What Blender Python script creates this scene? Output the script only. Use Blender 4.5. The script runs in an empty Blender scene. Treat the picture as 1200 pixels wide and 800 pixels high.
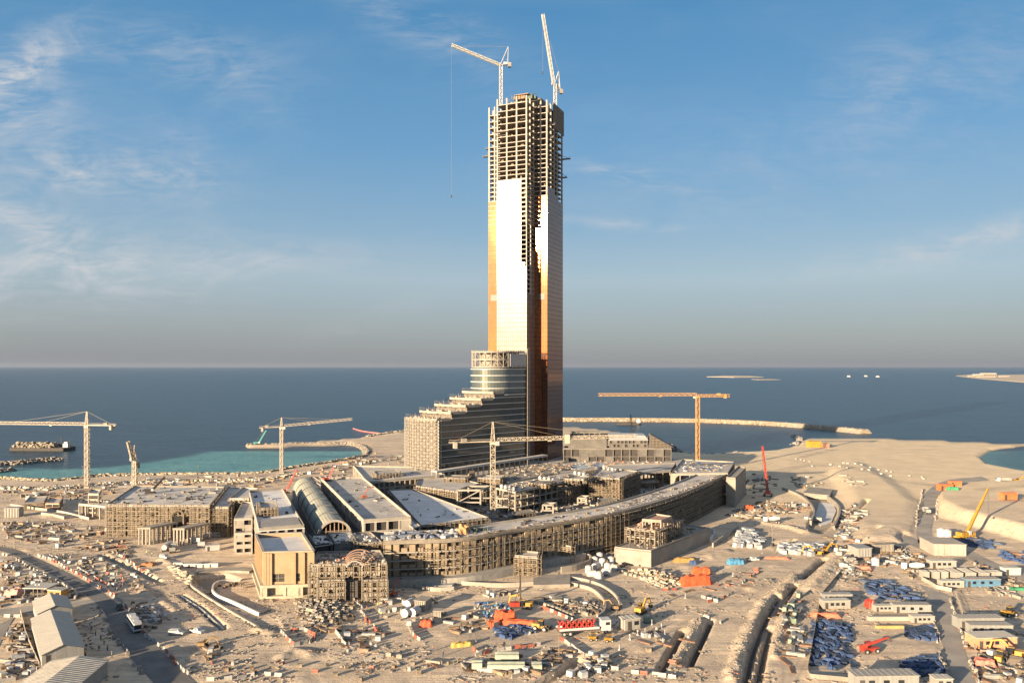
import bpy, math, random
import numpy as np
from mathutils import Vector, Matrix
R = math.radians
rnd = random.Random(7)
sc = bpy.context.scene
COL = sc.collection

# ---------------------------------------------------------------- camera
H, F, CY = 82.0, 900.0, 429.0
cd = bpy.data.cameras.new('camera'); cam = bpy.data.objects.new('camera', cd); COL.objects.link(cam)
cam.location = (0, 0, H); cam.rotation_euler = (R(90), 0, 0)
cd.sensor_width = 36; cd.lens = 27; cd.shift_y = 29/1200
cd.clip_start = 1; cd.clip_end = 400000
sc.camera = cam

# ---------------------------------------------------------------- sun and sky
SUN_AZ, SUN_EL = 43.1, 9.9            # sun is behind the camera to the left
sd = Vector((-math.sin(R(SUN_AZ))*math.cos(R(SUN_EL)), -math.cos(R(SUN_AZ))*math.cos(R(SUN_EL)), math.sin(R(SUN_EL))))
sl = bpy.data.lights.new('sun', 'SUN'); sl.energy = 5.0; sl.angle = R(0.5); sl.color = (1.0, 0.79, 0.53)
so = bpy.data.objects.new('sun', sl); COL.objects.link(so)
so.rotation_euler = sd.to_track_quat('Z', 'Y').to_euler(); so.location = sd*500 + Vector((0, 400, 0))

w = bpy.data.worlds.new('World'); sc.world = w; w.use_nodes = True
nt = w.node_tree; nt.nodes.clear()
def N(t, **k):
    n = nt.nodes.new(t)
    for a, b in k.items(): setattr(n, a, b)
    return n
sky = N('ShaderNodeTexSky', sky_type='NISHITA', sun_disc=False)
sky.sun_elevation = R(SUN_EL); sky.sun_rotation = R(180+SUN_AZ)
sky.altitude = 80; sky.air_density = 1.0; sky.dust_density = 0.5; sky.ozone_density = 3.0
bg = N('ShaderNodeBackground'); out = N('ShaderNodeOutputWorld')
HAZE = 1.5e-5
SKY_STRENGTH, EXPOSURE = 0.06, 1.74
bg.inputs['Strength'].default_value = SKY_STRENGTH
# thin cirrus: noise laid out on the view direction projected to a high cloud layer
tc = N('ShaderNodeTexCoord'); sep = N('ShaderNodeSeparateXYZ')
L = nt.links.new
L(tc.outputs['Generated'], sep.inputs[0])
def M(op, a, b=None, c=None, clamp=False):
    n = N('ShaderNodeMath', operation=op, use_clamp=clamp)
    for i, v in enumerate((a, b, c)):
        if v is None: continue
        if hasattr(v, 'links'): L(v, n.inputs[i])
        else: n.inputs[i].default_value = v
    return n.outputs[0]
den = M('MAXIMUM', sep.outputs['Y'], 0.05)
ta = M('DIVIDE', sep.outputs['X'], den); tb = M('DIVIDE', sep.outputs['Z'], den)   # bearing and height of each patch of cirrus
cmb = N('ShaderNodeCombineXYZ'); L(ta, cmb.inputs[0]); L(tb, cmb.inputs[1])
def cloud_noise(rot, sx, sy, scale, lo, hi, loc=(0, 0, 0), dist=.6):
    mp = N('ShaderNodeMapping'); mp.inputs['Rotation'].default_value = (0, 0, R(rot)); mp.inputs['Scale'].default_value = (sx, sy, 1); mp.inputs['Location'].default_value = loc
    L(cmb.outputs[0], mp.inputs[0]); n = N('ShaderNodeTexNoise'); n.inputs['Scale'].default_value = scale; n.inputs['Detail'].default_value = 10; n.inputs['Roughness'].default_value = .62; n.inputs['Distortion'].default_value = dist
    L(mp.outputs[0], n.inputs['Vector']); r = N('ShaderNodeMapRange', interpolation_type='SMOOTHSTEP'); r.inputs[1].default_value = lo; r.inputs[2].default_value = hi; L(n.outputs[0], r.inputs[0]); return r.outputs[0]
def patch(px, py, lx, ly, rot, amp):
    a0, b0 = (px-600)/900, (429-py)/900; c, s_ = math.cos(R(rot)), math.sin(R(rot))
    da = M('SUBTRACT', ta, a0); db = M('SUBTRACT', tb, b0)
    p = M('DIVIDE', M('ADD', M('MULTIPLY', da, c), M('MULTIPLY', db, s_)), lx/900); q = M('DIVIDE', M('SUBTRACT', M('MULTIPLY', db, c), M('MULTIPLY', da, s_)), ly/900)
    return M('MULTIPLY', M('EXPONENT', M('MULTIPLY', M('ADD', M('MULTIPLY', p, p), M('MULTIPLY', q, q)), -1.0)), amp)
tot = None
for pt in ((0,120,45,90,70,.8),(30,75,70,28,35,.7),(120,205,120,26,-4,.8),(30,262,90,26,-28,.9),(90,320,170,45,4,.85),(210,175,60,30,-20,.3),(170,60,150,30,-6,.30),(270,90,110,45,-30,.20),(330,305,110,16,2,.42),(470,15,80,30,-25,.4),(720,205,75,10,-9,.75),(725,263,70,6,-4,.5),(1030,100,60,50,30,.3),(1140,280,110,16,14,.6),(1050,305,140,22,8,.28),(400,385,120,14,20,.25),(900,200,200,80,10,.16),(1180,60,120,70,30,.22),(560,70,60,40,-20,.22)):
    g_ = patch(*pt); tot = g_ if tot is None else M('ADD', tot, g_)
nA = cloud_noise(-18, 1.0, 2.2, 7.5, .34, .76, dist=1.2); nB = cloud_noise(14, 1.0, 5.0, 13, .38, .70, (3, 2, 0), 1.2)
fac = M('MULTIPLY', tot, M('ADD', M('MULTIPLY', nA, .75), M('MULTIPLY', nB, .35)))
fac = M('ADD', M('MULTIPLY', fac, 1.25), M('MULTIPLY', cloud_noise(8, 1.0, 3.0, 3.0, .45, .85, (7, 1, 0)), .10))
hz = N('ShaderNodeMapRange'); hz.inputs[1].default_value = 0.0; hz.inputs[2].default_value = 0.10; L(sep.outputs['Z'], hz.inputs[0])
front = N('ShaderNodeMapRange'); front.inputs[1].default_value = .05; front.inputs[2].default_value = .25; L(sep.outputs['Y'], front.inputs[0])
fac = M('MULTIPLY', M('MULTIPLY', fac, hz.outputs[0]), front.outputs[0], clamp=True)
# the dusty lower air over the sea, away from the sun: a pale mauve layer that thins out upwards
K = 1/(SKY_STRENGTH*2**EXPOSURE)
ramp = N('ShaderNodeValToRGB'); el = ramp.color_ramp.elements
stops = [(0.0, (.235,.250,.305)), (0.045, (.325,.355,.385)), (0.11, (.395,.495,.560)), (0.17, (.270,.430,.575)), (0.27, (.155,.355,.585)), (0.42, (.080,.270,.510)), (0.70, (.62,.64,.67))]  # last stop: unseen sky overhead, brightness added to lift the fill in shadows
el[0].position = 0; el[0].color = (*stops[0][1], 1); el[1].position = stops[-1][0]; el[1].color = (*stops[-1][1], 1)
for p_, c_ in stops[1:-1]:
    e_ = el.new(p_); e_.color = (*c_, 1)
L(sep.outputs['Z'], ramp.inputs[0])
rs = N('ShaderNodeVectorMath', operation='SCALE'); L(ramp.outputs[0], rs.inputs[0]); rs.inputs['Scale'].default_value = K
anti = M('ADD', M('MULTIPLY', sep.outputs['X'], math.sin(R(SUN_AZ))), M('MULTIPLY', sep.outputs['Y'], math.cos(R(SUN_AZ))))
aw = N('ShaderNodeMapRange', interpolation_type='SMOOTHSTEP'); aw.inputs[1].default_value = -0.25; aw.inputs[2].default_value = 0.30; aw.inputs[3].default_value = 0; aw.inputs[4].default_value = 0.86
L(anti, aw.inputs[0])
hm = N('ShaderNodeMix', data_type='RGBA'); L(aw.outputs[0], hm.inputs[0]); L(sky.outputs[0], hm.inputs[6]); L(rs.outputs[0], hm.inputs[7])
mx = N('ShaderNodeMix', data_type='RGBA'); L(fac, mx.inputs[0]); L(hm.outputs[2], mx.inputs[6]); mx.inputs[7].default_value = (.62*K, .64*K, .67*K, 1)
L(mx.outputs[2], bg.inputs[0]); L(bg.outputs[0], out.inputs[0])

sc.view_settings.view_transform = 'Standard'; sc.view_settings.look = 'None'
sc.view_settings.gamma = 1; sc.view_settings.exposure = EXPOSURE
sc.view_settings.use_curve_mapping = False
# ---------------------------------------------------------------- helpers
def G(px, py, z=0.0):                      # a point of the photograph's view lying at height z
    D = (H-z)*F/(py-CY)
    return Vector(((px-600)/F*D, D, z))
def W(px, D, z=0.0):                       # a point at distance D
    return Vector(((px-600)/F*D, D, z))
def ZP(py, D): return H-(py-CY)/F*D        # height of something seen at row py at distance D

class MB:
    """collects boxes, bars and sheets; build() links them as ONE mesh object"""
    def __init__(s): s.v = []; s.f = []; s.m = []; s.mi = 0
    def _add(s, vs, fs):
        b = len(s.v); s.v.extend(vs)
        for f in fs: s.f.append(tuple(b+i for i in f)); s.m.append(s.mi)
    def obb(s, o, a, b, c):
        o = Vector(o); a = Vector(a); b = Vector(b); c = Vector(c)
        if a.cross(b).dot(c) < 0: a, b = b, a
        s._add([o, o+a, o+a+b, o+b, o+c, o+a+c, o+a+b+c, o+b+c],
               [(3,2,1,0), (4,5,6,7), (0,1,5,4), (1,2,6,5), (2,3,7,6), (3,0,4,7)])
    def box(s, c, d, rz=0.0, rx=0.0):
        x = Vector((math.cos(rz), math.sin(rz), 0)); y = Vector((-math.sin(rz), math.cos(rz), 0)); z = Vector((0,0,1))
        if rx: y, z = y*math.cos(rx)+z*math.sin(rx), z*math.cos(rx)-y*math.sin(rx)
        c = Vector(c); s.obb(c-x*d[0]/2-y*d[1]/2-z*d[2]/2, x*d[0], y*d[1], z*d[2])
    def bar(s, p, q, w=0.1, h=None):
        p = Vector(p); q = Vector(q); d = q-p
        if d.length < 1e-6: return
        up = Vector((0,0,1)) if abs(d.normalized().z) < 0.95 else Vector((1,0,0))
        x = d.cross(up).normalized(); y = d.cross(x).normalized(); h = h or w
        s.obb(p-x*w/2-y*h/2, d, x*w, y*h)
    def prism(s, poly, z0, z1, bottom=True, top=True):
        a = sum(poly[i][0]*poly[(i+1)%len(poly)][1]-poly[(i+1)%len(poly)][0]*poly[i][1] for i in range(len(poly)))
        if a < 0: poly = poly[::-1]
        n = len(poly)
        vs = [Vector((p[0], p[1], z0)) for p in poly]+[Vector((p[0], p[1], z1)) for p in poly]
        fs = [(i, (i+1)%n, (i+1)%n+n, i+n) for i in range(n)]
        if top: fs.append(tuple(range(n, 2*n)))
        if bottom: fs.append(tuple(range(n-1, -1, -1)))
        s._add(vs, fs)
    def tube(s, p, q, r0, r1=None, n=8, caps=True):
        p = Vector(p); q = Vector(q); r1 = r0 if r1 is None else r1; d = (q-p).normalized()
        up = Vector((0,0,1)) if abs(d.z) < 0.95 else Vector((1,0,0))
        x = d.cross(up).normalized(); y = d.cross(x)
        vs = []
        for c, r in ((p, r0), (q, r1)):
            for i in range(n):
                t = 2*math.pi*i/n; vs.append(c+x*math.cos(t)*r+y*math.sin(t)*r)
        fs = [(i, i+n, (i+1)%n+n, (i+1)%n) for i in range(n)]
        if caps: fs += [tuple(range(n)), tuple(range(2*n-1, n-1, -1))]
        s._add(vs, fs)
    def ribbon(s, A, B, flip=False):       # sheet between two point rows
        n = len(A); vs = [Vector(p) for p in A]+[Vector(p) for p in B]
        s._add(vs, [((i, i+1, i+1+n, i+n) if not flip else (i+n, i+1+n, i+1, i)) for i in range(n-1)])
    def quad(s, a, b, c, d): s._add([Vector(a), Vector(b), Vector(c), Vector(d)], [(0,1,2,3)])
    def lump(s, c, d, rz=0.0, seed=0, n=8, rough=.18):   # a rounded, uneven lump resting on its base
        r = random.Random(seed); rings = 3; vs = []; cx, sx = math.cos(rz), math.sin(rz)
        for j in range(rings+1):
            t = j/rings*math.pi/2*0.92
            for i in range(n):
                a = 2*math.pi*i/n; k = math.cos(t)**0.55*(1+r.uniform(-rough, rough))
                X = math.cos(a)*d[0]/2*k; Y = math.sin(a)*d[1]/2*k; Z = math.sin(t)*d[2]*(1+r.uniform(-rough, rough)*.6)
                vs.append(Vector((c[0]+X*cx-Y*sx, c[1]+X*sx+Y*cx, c[2]+(Z if j else 0))))
        fs = []
        for j in range(rings):
            for i in range(n): fs.append((j*n+i, j*n+(i+1)%n, (j+1)*n+(i+1)%n, (j+1)*n+i))
        fs.append(tuple(rings*n+i for i in range(n))); fs.append(tuple(range(n-1, -1, -1)))
        s._add(vs, fs)
    def rock(s, c, r, rn):
        o = Vector(c); vs = []
        for dx, dy, dz in ((-1,-1,-1),(1,-1,-1),(1,1,-1),(-1,1,-1),(-1,-1,1),(1,-1,1),(1,1,1),(-1,1,1)):
            vs.append(o+Vector((dx*r*rn.uniform(.45,1), dy*r*rn.uniform(.45,1), dz*r*rn.uniform(.3,.75))))
        s._add(vs, [(3,2,1,0),(4,5,6,7),(0,1,5,4),(1,2,6,5),(2,3,7,6),(3,0,4,7)])
    def build(s, name, mats, parent=None, world=False, smooth=False):
        me = bpy.data.meshes.new(name)
        off = parent.location if (parent is not None and world) else Vector((0,0,0))
        me.from_pydata([tuple(v-off) for v in s.v], [], s.f)
        if not isinstance(mats, (list, tuple)): mats = [mats]
        for m in mats: me.materials.append(m)
        if len(mats) > 1: me.polygons.foreach_set('material_index', s.m)
        if smooth: me.polygons.foreach_set('use_smooth', [True]*len(me.polygons))
        me.update()
        o = bpy.data.objects.new(name, me); COL.objects.link(o)
        if parent is not None: o.parent = parent
        return o

def tag(o, label=None, cat=None, group=None, kind=None):
    if label: o['label'] = label
    if cat: o['category'] = cat
    if group: o['group'] = group
    if kind: o['kind'] = kind
    return o
def thing(name, label, cat, loc=(0,0,0), rz=0.0, group=None):
    o = bpy.data.objects.new(name, None); COL.objects.link(o)
    o.empty_display_size = 0.5; o.location = loc; o.rotation_euler = (0, 0, rz)
    return tag(o, label, cat, group)
def center(o):                             # put the origin of a one-mesh thing at its base
    me = o.data; n = len(me.vertices); co = np.empty(n*3); me.vertices.foreach_get('co', co); co = co.reshape(-1,3)
    c = np.array([(co[:,0].min()+co[:,0].max())/2, (co[:,1].min()+co[:,1].max())/2, co[:,2].min()])
    me.vertices.foreach_set('co', (co-c).ravel()); me.update(); o.location = Vector(c)+o.location
    return o
KIDS = {}
def children(o):
    if o.name not in KIDS: KIDS[o.name] = list(o.children)
    return KIDS[o.name]
FIRST = {}
def copy_tree(o, parent=None):
    c = o.copy(); COL.objects.link(c)
    if parent is not None: c.parent = parent
    for ch in children(o): copy_tree(ch, c)
    return c
def place(proto, loc, rz=0.0, label=None, group=None, scale=None, parts=True):
    """the first call moves the model itself, later ones copy it with its parts"""
    if proto.name not in FIRST: FIRST[proto.name] = proto.name; children(proto); o = proto
    else: o = copy_tree(proto)
    o.location = loc; o.rotation_euler = (0, 0, rz)
    if label: o['label'] = label
    if group: o['group'] = group
    elif 'group' in o: del o['group']
    if scale: o.scale = (scale,)*3 if not isinstance(scale, tuple) else scale
    return o

def resample(pts, step):
    pts = [Vector(p) for p in pts]; out = [pts[0].copy()]; acc = 0.0
    L_ = sum((pts[i+1]-pts[i]).length for i in range(len(pts)-1)); n = max(1, round(L_/step)); st = L_/n
    d = 0.0; nxt = st
    for i in range(len(pts)-1):
        a, b = pts[i], pts[i+1]; l = (b-a).length
        while l > 0 and nxt <= d+l+1e-6 and len(out) < n+1:
            out.append(a.lerp(b, min(1, (nxt-d)/l))); nxt += st
        d += l
    return out
def smooth_path(pts, step=4):
    pts = [Vector(p) for p in pts]
    if len(pts) < 3: return resample(pts, step)
    P = [pts[0]*2-pts[1]]+pts+[pts[-1]*2-pts[-2]]; o = []
    for i in range(1, len(P)-2):
        for k in range(12):
            t = k/12; a, b, c, d = P[i-1], P[i], P[i+1], P[i+2]
            o.append(0.5*((2*b)+(c-a)*t+(2*a-5*b+4*c-d)*t*t+(3*b-a-3*c+d)*t**3))
    o.append(P[-2]); return resample(o, step)
def offset(path, d):                       # d > 0: to the left of the walking direction
    o = []
    for i, p in enumerate(path):
        t = (path[min(i+1, len(path)-1)]-path[max(i-1, 0)]); t.z = 0; t.normalize()
        o.append(p+Vector((-t.y, t.x, 0))*d)
    return o

# ---------------------------------------------------------------- materials
MATS = {}
def mat(name, col, rough=0.85, metal=0.0, var=0.12, scale=0.6, bump=0.0, col2=None, spec=None, streak=None):
    """Principled surface whose colour wanders with a noise laid out in the object's own space"""
    if name in MATS: return MATS[name]
    m = bpy.data.materials.new(name); m.use_nodes = True; t = m.node_tree; b = t.nodes['Principled BSDF']
    b.inputs['Roughness'].default_value = rough; b.inputs['Metallic'].default_value = metal
    if spec is not None: b.inputs['Specular IOR Level'].default_value = spec
    tcx = t.nodes.new('ShaderNodeTexCoord'); mpx = t.nodes.new('ShaderNodeMapping'); t.links.new(tcx.outputs['Object'], mpx.inputs[0])
    if streak: mpx.inputs['Scale'].default_value = streak
    nz = t.nodes.new('ShaderNodeTexNoise'); nz.inputs['Scale'].default_value = scale; nz.inputs['Detail'].default_value = 6; nz.inputs['Roughness'].default_value = 0.65
    t.links.new(mpx.outputs[0], nz.inputs['Vector'])
    r = t.nodes.new('ShaderNodeValToRGB'); e = r.color_ramp.elements
    c2 = col2 or tuple(c*(1-2.2*var) for c in col)
    e[0].position = 0.32; e[0].color = (*c2, 1); e[1].position = 0.66; e[1].color = (*[min(1, c*(1+var*.8)) for c in col], 1)
    t.links.new(nz.outputs[0], r.inputs[0])
    last = r.outputs[0]
    oi = t.nodes.new('ShaderNodeObjectInfo'); hs = t.nodes.new('ShaderNodeHueSaturation')
    mr = t.nodes.new('ShaderNodeMapRange'); mr.inputs[3].default_value = 1-var*.8; mr.inputs[4].default_value = 1+var*.8
    t.links.new(oi.outputs['Random'], mr.inputs[0]); t.links.new(mr.outputs[0], hs.inputs['Value']); t.links.new(last, hs.inputs['Color'])
    t.links.new(hs.outputs[0], b.inputs['Base Color'])
    if bump:
        bp = t.nodes.new('ShaderNodeBump'); bp.inputs['Strength'].default_value = bump; bp.inputs['Distance'].default_value = 0.2
        t.links.new(nz.outputs[0], bp.inputs['Height']); t.links.new(bp.outputs[0], b.inputs['Normal'])
    MATS[name] = m; return m
CONC = mat('concrete', (.26,.225,.185), .9, var=.14, scale=.25, bump=.1)
CONCL = mat('light_concrete', (.31,.27,.225), .88, var=.12, scale=.18)
DECK = mat('deck_screed', (.47,.42,.365), .85, var=.12, scale=.09, col2=(.30,.27,.235))
ROOFW = mat('white_membrane', (.62,.58,.54), .8, var=.08, scale=.10, col2=(.46,.43,.40))
FRAME = mat('pale_frame_concrete', (.27,.235,.19), .85, var=.12, scale=.3)
RAW = mat('raw_block', (.18,.135,.09), .92, var=.2, scale=.5)
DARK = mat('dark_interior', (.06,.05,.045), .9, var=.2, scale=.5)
SCAF = mat('scaffold_steel', (.20,.155,.11), .6, var=.15, scale=.6)
PLANK = mat('scaffold_plank', (.27,.205,.135), .85, var=.25, scale=.8)
STEELW = mat('white_steel', (.40,.385,.36), .5, var=.08)
CRANEW = mat('cream_crane_paint', (.36,.30,.23), .5, var=.1)
CRANEO = mat('orange_crane_paint', (.42,.23,.085), .5, var=.1)
RED = mat('red_paint', (.42,.05,.03), .5, var=.2)
ORANGE = mat('orange_tarp', (.48,.085,.025), .7, var=.16, scale=.7)
YEL = mat('yellow_paint', (.40,.215,.03), .5, var=.15)
WHITE = mat('white_paint', (.44,.42,.40), .5, var=.08)
BLUE = mat('blue_tarp', (.035,.068,.15), .85, var=.25, scale=.7, col2=(.02,.035,.09))
TEAL = mat('light_blue_plastic', (.08,.23,.36), .5, var=.2)
BLK = mat('black_rubber', (.025,.025,.025), .8, var=.1)
GLASSD = mat('dark_glass', (.02,.025,.03), .08, var=.2, spec=.8)
SHEET = mat('cabin_sheet', (.29,.265,.23), .6, var=.1, streak=(3,3,.4))
SHEETG = mat('grey_sheet_cladding', (.26,.25,.23), .55, var=.1, streak=(3,3,.3))
ROOFS = mat('shed_roof_sheet', (.40,.36,.30), .5, var=.1, streak=(.3,4,1))
TIMB = mat('timber', (.25,.17,.11), .85, var=.25, scale=.9)
SANDM = mat('spoil_sand', (.46,.37,.27), .95, var=.15, scale=.3, bump=.2)
ROCKM = mat('armour_rock', (.30,.25,.19), .92, var=.22, scale=.2)
RUBM = mat('rubble', (.33,.285,.235), .92, var=.25, scale=.4)
YELW = mat('yellow_render', (.31,.215,.125), .85, var=.07, scale=.3)
PINK = mat('terracotta_steel', (.36,.19,.13), .7, var=.2)
GREEN = mat('green_paint', (.06,.25,.12), .6, var=.2)
SKIN = mat('skin', (.28,.17,.11), .7, var=.05)
HIVIS = mat('hi_vis', (.55,.60,.05), .7, var=.1)
BLUEW = mat('blue_work_cloth', (.05,.08,.16), .85, var=.1)
# ---------------------------------------------------------------- ground, sea, roads
def px_poly(pts, z=0.0): return np.array([[G(x, y, z).x, G(x, y, z).y] for x, y in pts])
def inside(poly, X, Y):
    r = np.zeros(X.shape, bool); n = len(poly)
    for i in range(n):
        x0, y0 = poly[i]; x1, y1 = poly[(i+1)%n]
        if y0 == y1: continue
        c = ((y0 > Y) != (y1 > Y)) & (X < (x1-x0)*(Y-y0)/(y1-y0)+x0)
        r ^= c
    return r
def dist_line(pts, X, Y, closed=False):
    d = np.full(X.shape, 1e9); n = len(pts)
    for i in range(n if closed else n-1):
        x0, y0 = pts[i][0], pts[i][1]; x1, y1 = pts[(i+1)%n][0], pts[(i+1)%n][1]
        dx, dy = x1-x0, y1-y0; L2 = dx*dx+dy*dy+1e-9
        t = np.clip(((X-x0)*dx+(Y-y0)*dy)/L2, 0, 1)
        d = np.minimum(d, np.hypot(X-x0-t*dx, Y-y0-t*dy))
    return d
def sdist(poly, X, Y):                     # > 0 inside
    d = dist_line(poly, X, Y, True); return np.where(inside(poly, X, Y), d, -d)
def sstep(a, b, x): t = np.clip((x-a)/(b-a), 0, 1); return t*t*(3-2*t)
def vnoise(X, Y, s, seed):
    r = np.random.RandomState(seed).rand(256, 256); x = X/s+1000; y = Y/s+1000
    xi = np.floor(x).astype(int); yi = np.floor(y).astype(int); fx = x-xi; fy = y-yi
    fx = fx*fx*(3-2*fx); fy = fy*fy*(3-2*fy); a = lambda i, j: r[(xi+i)%256, (yi+j)%256]
    return (a(0,0)*(1-fx)+a(1,0)*fx)*(1-fy)+(a(0,1)*(1-fx)+a(1,1)*fx)*fy
SEA = -2.0
coast = px_poly([(-500,566),(-200,567),(0,563),(60,566),(120,560),(200,558),(300,557),(345,550),(385,544),(425,537),(431,531),(424,525),(408,522),(370,523),(330,525),(292,526),
                 (284,523),(292,520),(330,520),(380,517),(425,513),(465,507),(520,503),(600,500),(660,500),(700,503),(770,513),(790,531),(830,533),(868,531),(905,529),(935,522),(938,516),(950,514.5),(1010,514),
                 (1100,517),(1200,521.5),(1330,526),(1330,528),(1230,525.5),(1195,524),(1163,528),(1150,536),(1160,545),(1200,553),(1330,562),(2000,570),(2000,1300),(-1500,1300),(-1500,566)], SEA)
# raised or sunk shapes: polygons in the photograph's pixels at height 0
terrace = px_poly([(1000,543),(1020,555),(1043,572),(1062,590),(1064,604),(1052,616),(1040,632),(1024,634),(1012,615),(1008,595),(1000,575),(985,560),(985,548)])
plateau = px_poly([(1128,608),(1160,617),(1200,628),(1300,652),(1900,700),(1700,590),(1400,575),(1200,573),(1130,575),(1100,590),(1112,600)])
ramp_l = px_poly([(229,677),(223,686),(240,697),(259,709),(283,723),(304,736),(330,740),(322,728),(305,719),(274,705),(254,698),(250,689),(258,682),(281,679),(262,672)])
ramp_r = px_poly([(946,575),(968,575),(980,587),(981,597),(974,613),(962,624),(948,620),(952,606),(956,594),(948,584)])
trench = [([(774,786),(800,739)],1.1,2.4),([(807,779),(832,727)],1.1,2.4),([(872,803),(882,760),(896,725),(911,699)],1.2,2.6),([(886,806),(893,770),(902,735)],1.1,2.6),
          ([(907,720),(931,685)],1.1,2.3),([(939,677),(966,654)],1.5,2.2),([(620,808),(660,786),(676,772)],1.8,2.5),([(160,668),(185,681)],1.2,1.4),([(212,697),(236,712),(262,736)],1.0,1.2),([(120,650),(160,668)],1.5,1.4),
          ([(985,610),(1006,600),(1016,590)],1.6,2),([(1004,632),(1030,622)],1.2,1.6),([(905,637),(930,632)],1.4,1.6)]
berm = [([(793,776),(806,750),(819,727)],2.2,2.0),([(857,796),(867,765),(882,732),(896,706)],2.6,2.6),([(879,800),(887,765),(898,738)],1.2,1.2),([(899,706),(917,690),(930,676)],2.2,2.0),([(905,770),(915,735),(925,712)],1.8,1.6),
        ([(948,690),(975,662),(985,650)],3.5,2.4),([(978,650),(1005,664)],4,2.4),([(300,738),(318,744),(326,735)],2.8,2),([(190,655),(215,672),(238,688)],2.4,1.5),
        ([(330,770),(345,762),(362,766)],3.0,1.6),([(150,678),(180,700),(215,722)],2.2,1.0),([(890,612),(925,618),(945,624)],2.6,2.2),
        ([(862,602),(878,607)],2.5,2),([(880,690),(900,680)],3,1.5),([(100,731),(118,722),(110,738)],2.5,1.2),([(985,650),(1035,640)],5,3.2),([(820,655),(850,646)],3.5,2),([(140,790),(155,772)],2,1.4)]
road_edges = {
 'main': ([(-80,628),(0,638.5),(50,657),(100,682),(135,705),(155,722),(190,762),(238,808),(330,900)], [(-80,640),(0,645),(50,667),(82,685),(107,702),(122,716),(130,737),(150,767),(187,808),(250,900)]),
 'side': ([(-120,718),(0,713),(60,706),(108,702),(120,700)], [(-120,726),(0,721),(60,713),(112,707.5),(126,712)]),
 'yard': ([(1112,697),(1118,715),(1126,745),(1143,800),(1172,880)], [(1078,684),(1090,705),(1099,735),(1117,800),(1138,880)]),
 'diag': ([(1060,626),(1100,640),(1135,645),(1165,658),(1200,672),(1260,690)], [(1055,633),(1092,648),(1135,655),(1160,666),(1200,681),(1260,702)]),
 'coastal': ([(1096,636),(1092,622),(1096,600),(1100,580),(1120,568),(1160,562)], [(1076,636),(1074,620),(1081,600),(1084,578),(1108,563),(1150,558)]),
 'curve_left': ([(-60,740),(0,730),(12,724),(22,716)], [(-60,780),(-10,765),(4,745),(14,727)]),
}
roads = {}
for k_, (a_, b_) in road_edges.items():
    A_ = smooth_path([G(*p) for p in a_], 3); B_ = smooth_path([G(*p) for p in b_], 3)
    n_ = max(len(A_), len(B_)); A_ = resample(A_, sum((A_[i+1]-A_[i]).length for i in range(len(A_)-1))/n_); B_ = resample(B_, sum((B_[i+1]-B_[i]).length for i in range(len(B_)-1))/n_)
    m_ = min(len(A_), len(B_)); roads[k_] = (A_[:m_], B_[:m_])
def terrain(X, Y):
    z = 0.25*(vnoise(X, Y, 24, 1)-.5)+0.3*(vnoise(X, Y, 7, 2)-.5)+0.2*(vnoise(X, Y, 3.1, 3)-.5)
    near = (Y < 520)
    z += np.where(near, 0.9*np.maximum(0, vnoise(X, Y, 9, 5)-.62), 0)
    for pts, wd, h in berm:
        P_ = [(G(*p).x, G(*p).y) for p in pts]
        d = dist_line(P_, X, Y)+1.6*(vnoise(X, Y, 4.5, 8)-.5)+.9*(vnoise(X, Y, 1.7, 18)-.5); z = np.maximum(z, .52*h*(1-sstep(0, wd*1.3, np.abs(d)))*(0.75+.4*vnoise(X, Y, 5, 9)+.2*vnoise(X, Y, 1.9, 19)))
    s = sdist(terrace, X, Y); z = np.maximum(z, 2.6*sstep(-12, 2, s+.6*(vnoise(X, Y, 9, 11)-.5)*2)) if True else z
    s = sdist(plateau, X, Y); z = np.maximum(z, 6.0*sstep(-11, 1, s)+.3*(vnoise(X, Y, 12, 12)-.5))
    for pts, wd, dp in trench:
        P_ = [(G(*p).x, G(*p).y) for p in pts]
        z = z-(dp+.0)*(1-sstep(wd*.55, wd*.55+1.1, dist_line(P_, X, Y)))
    for pl in (ramp_l,): s = sdist(pl, X, Y); z = np.where(s > -1.0, np.minimum(z, -3.2*sstep(-1, .6, s)*sstep(255, 290, Y)-0.02), z)
    s = sdist(ramp_r, X, Y); z = np.where(s > -1.5, np.minimum(z, -3.4*sstep(-1.5, .3, s)), z)
    for a_, b_ in roads.values():
        pl = np.array([[p.x, p.y] for p in a_]+[[p.x, p.y] for p in b_[::-1]])
        bb = (X > pl[:,0].min()-8)&(X < pl[:,0].max()+8)&(Y > pl[:,1].min()-8)&(Y < pl[:,1].max()+8)
        sub = sdist(pl, X[bb], Y[bb]); zz_ = z[bb]; z[bb] = zz_*(1-sstep(-2.5, -.6, sub))-.06*sstep(-2.5, -.6, sub)
    c = sdist(coast, X, Y)
    k = sstep(-9, 6, c); z = z*k+(-8.0)*(1-k)*1.0
    z = np.where(c > 12, np.maximum(z, -1.8), z)
    z = np.where(c < 0, np.minimum(z, -2.3-3*sstep(0, -20, c)), z)
    return z
Ys = [-300, -100, 0, 60, 100, 125]+list(145*np.power(1.0042, np.arange(0, 400)))
Ys += list(Ys[-1]*np.power(1.025, np.arange(1, 40))); Ys += [3000, 6000, 15000, 30000, 50000]
Ys = np.array(Ys); T = np.concatenate([np.linspace(-3, -.8, 24)[:-1], np.linspace(-.8, .8, 620), np.linspace(.8, 3, 24)[1:]])
Wd = np.maximum(Ys, 150); XX = T[None,:]*Wd[:,None]; YY = np.repeat(Ys[:,None], len(T), 1)
ZZ = terrain(XX.copy(), YY.copy())
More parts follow.
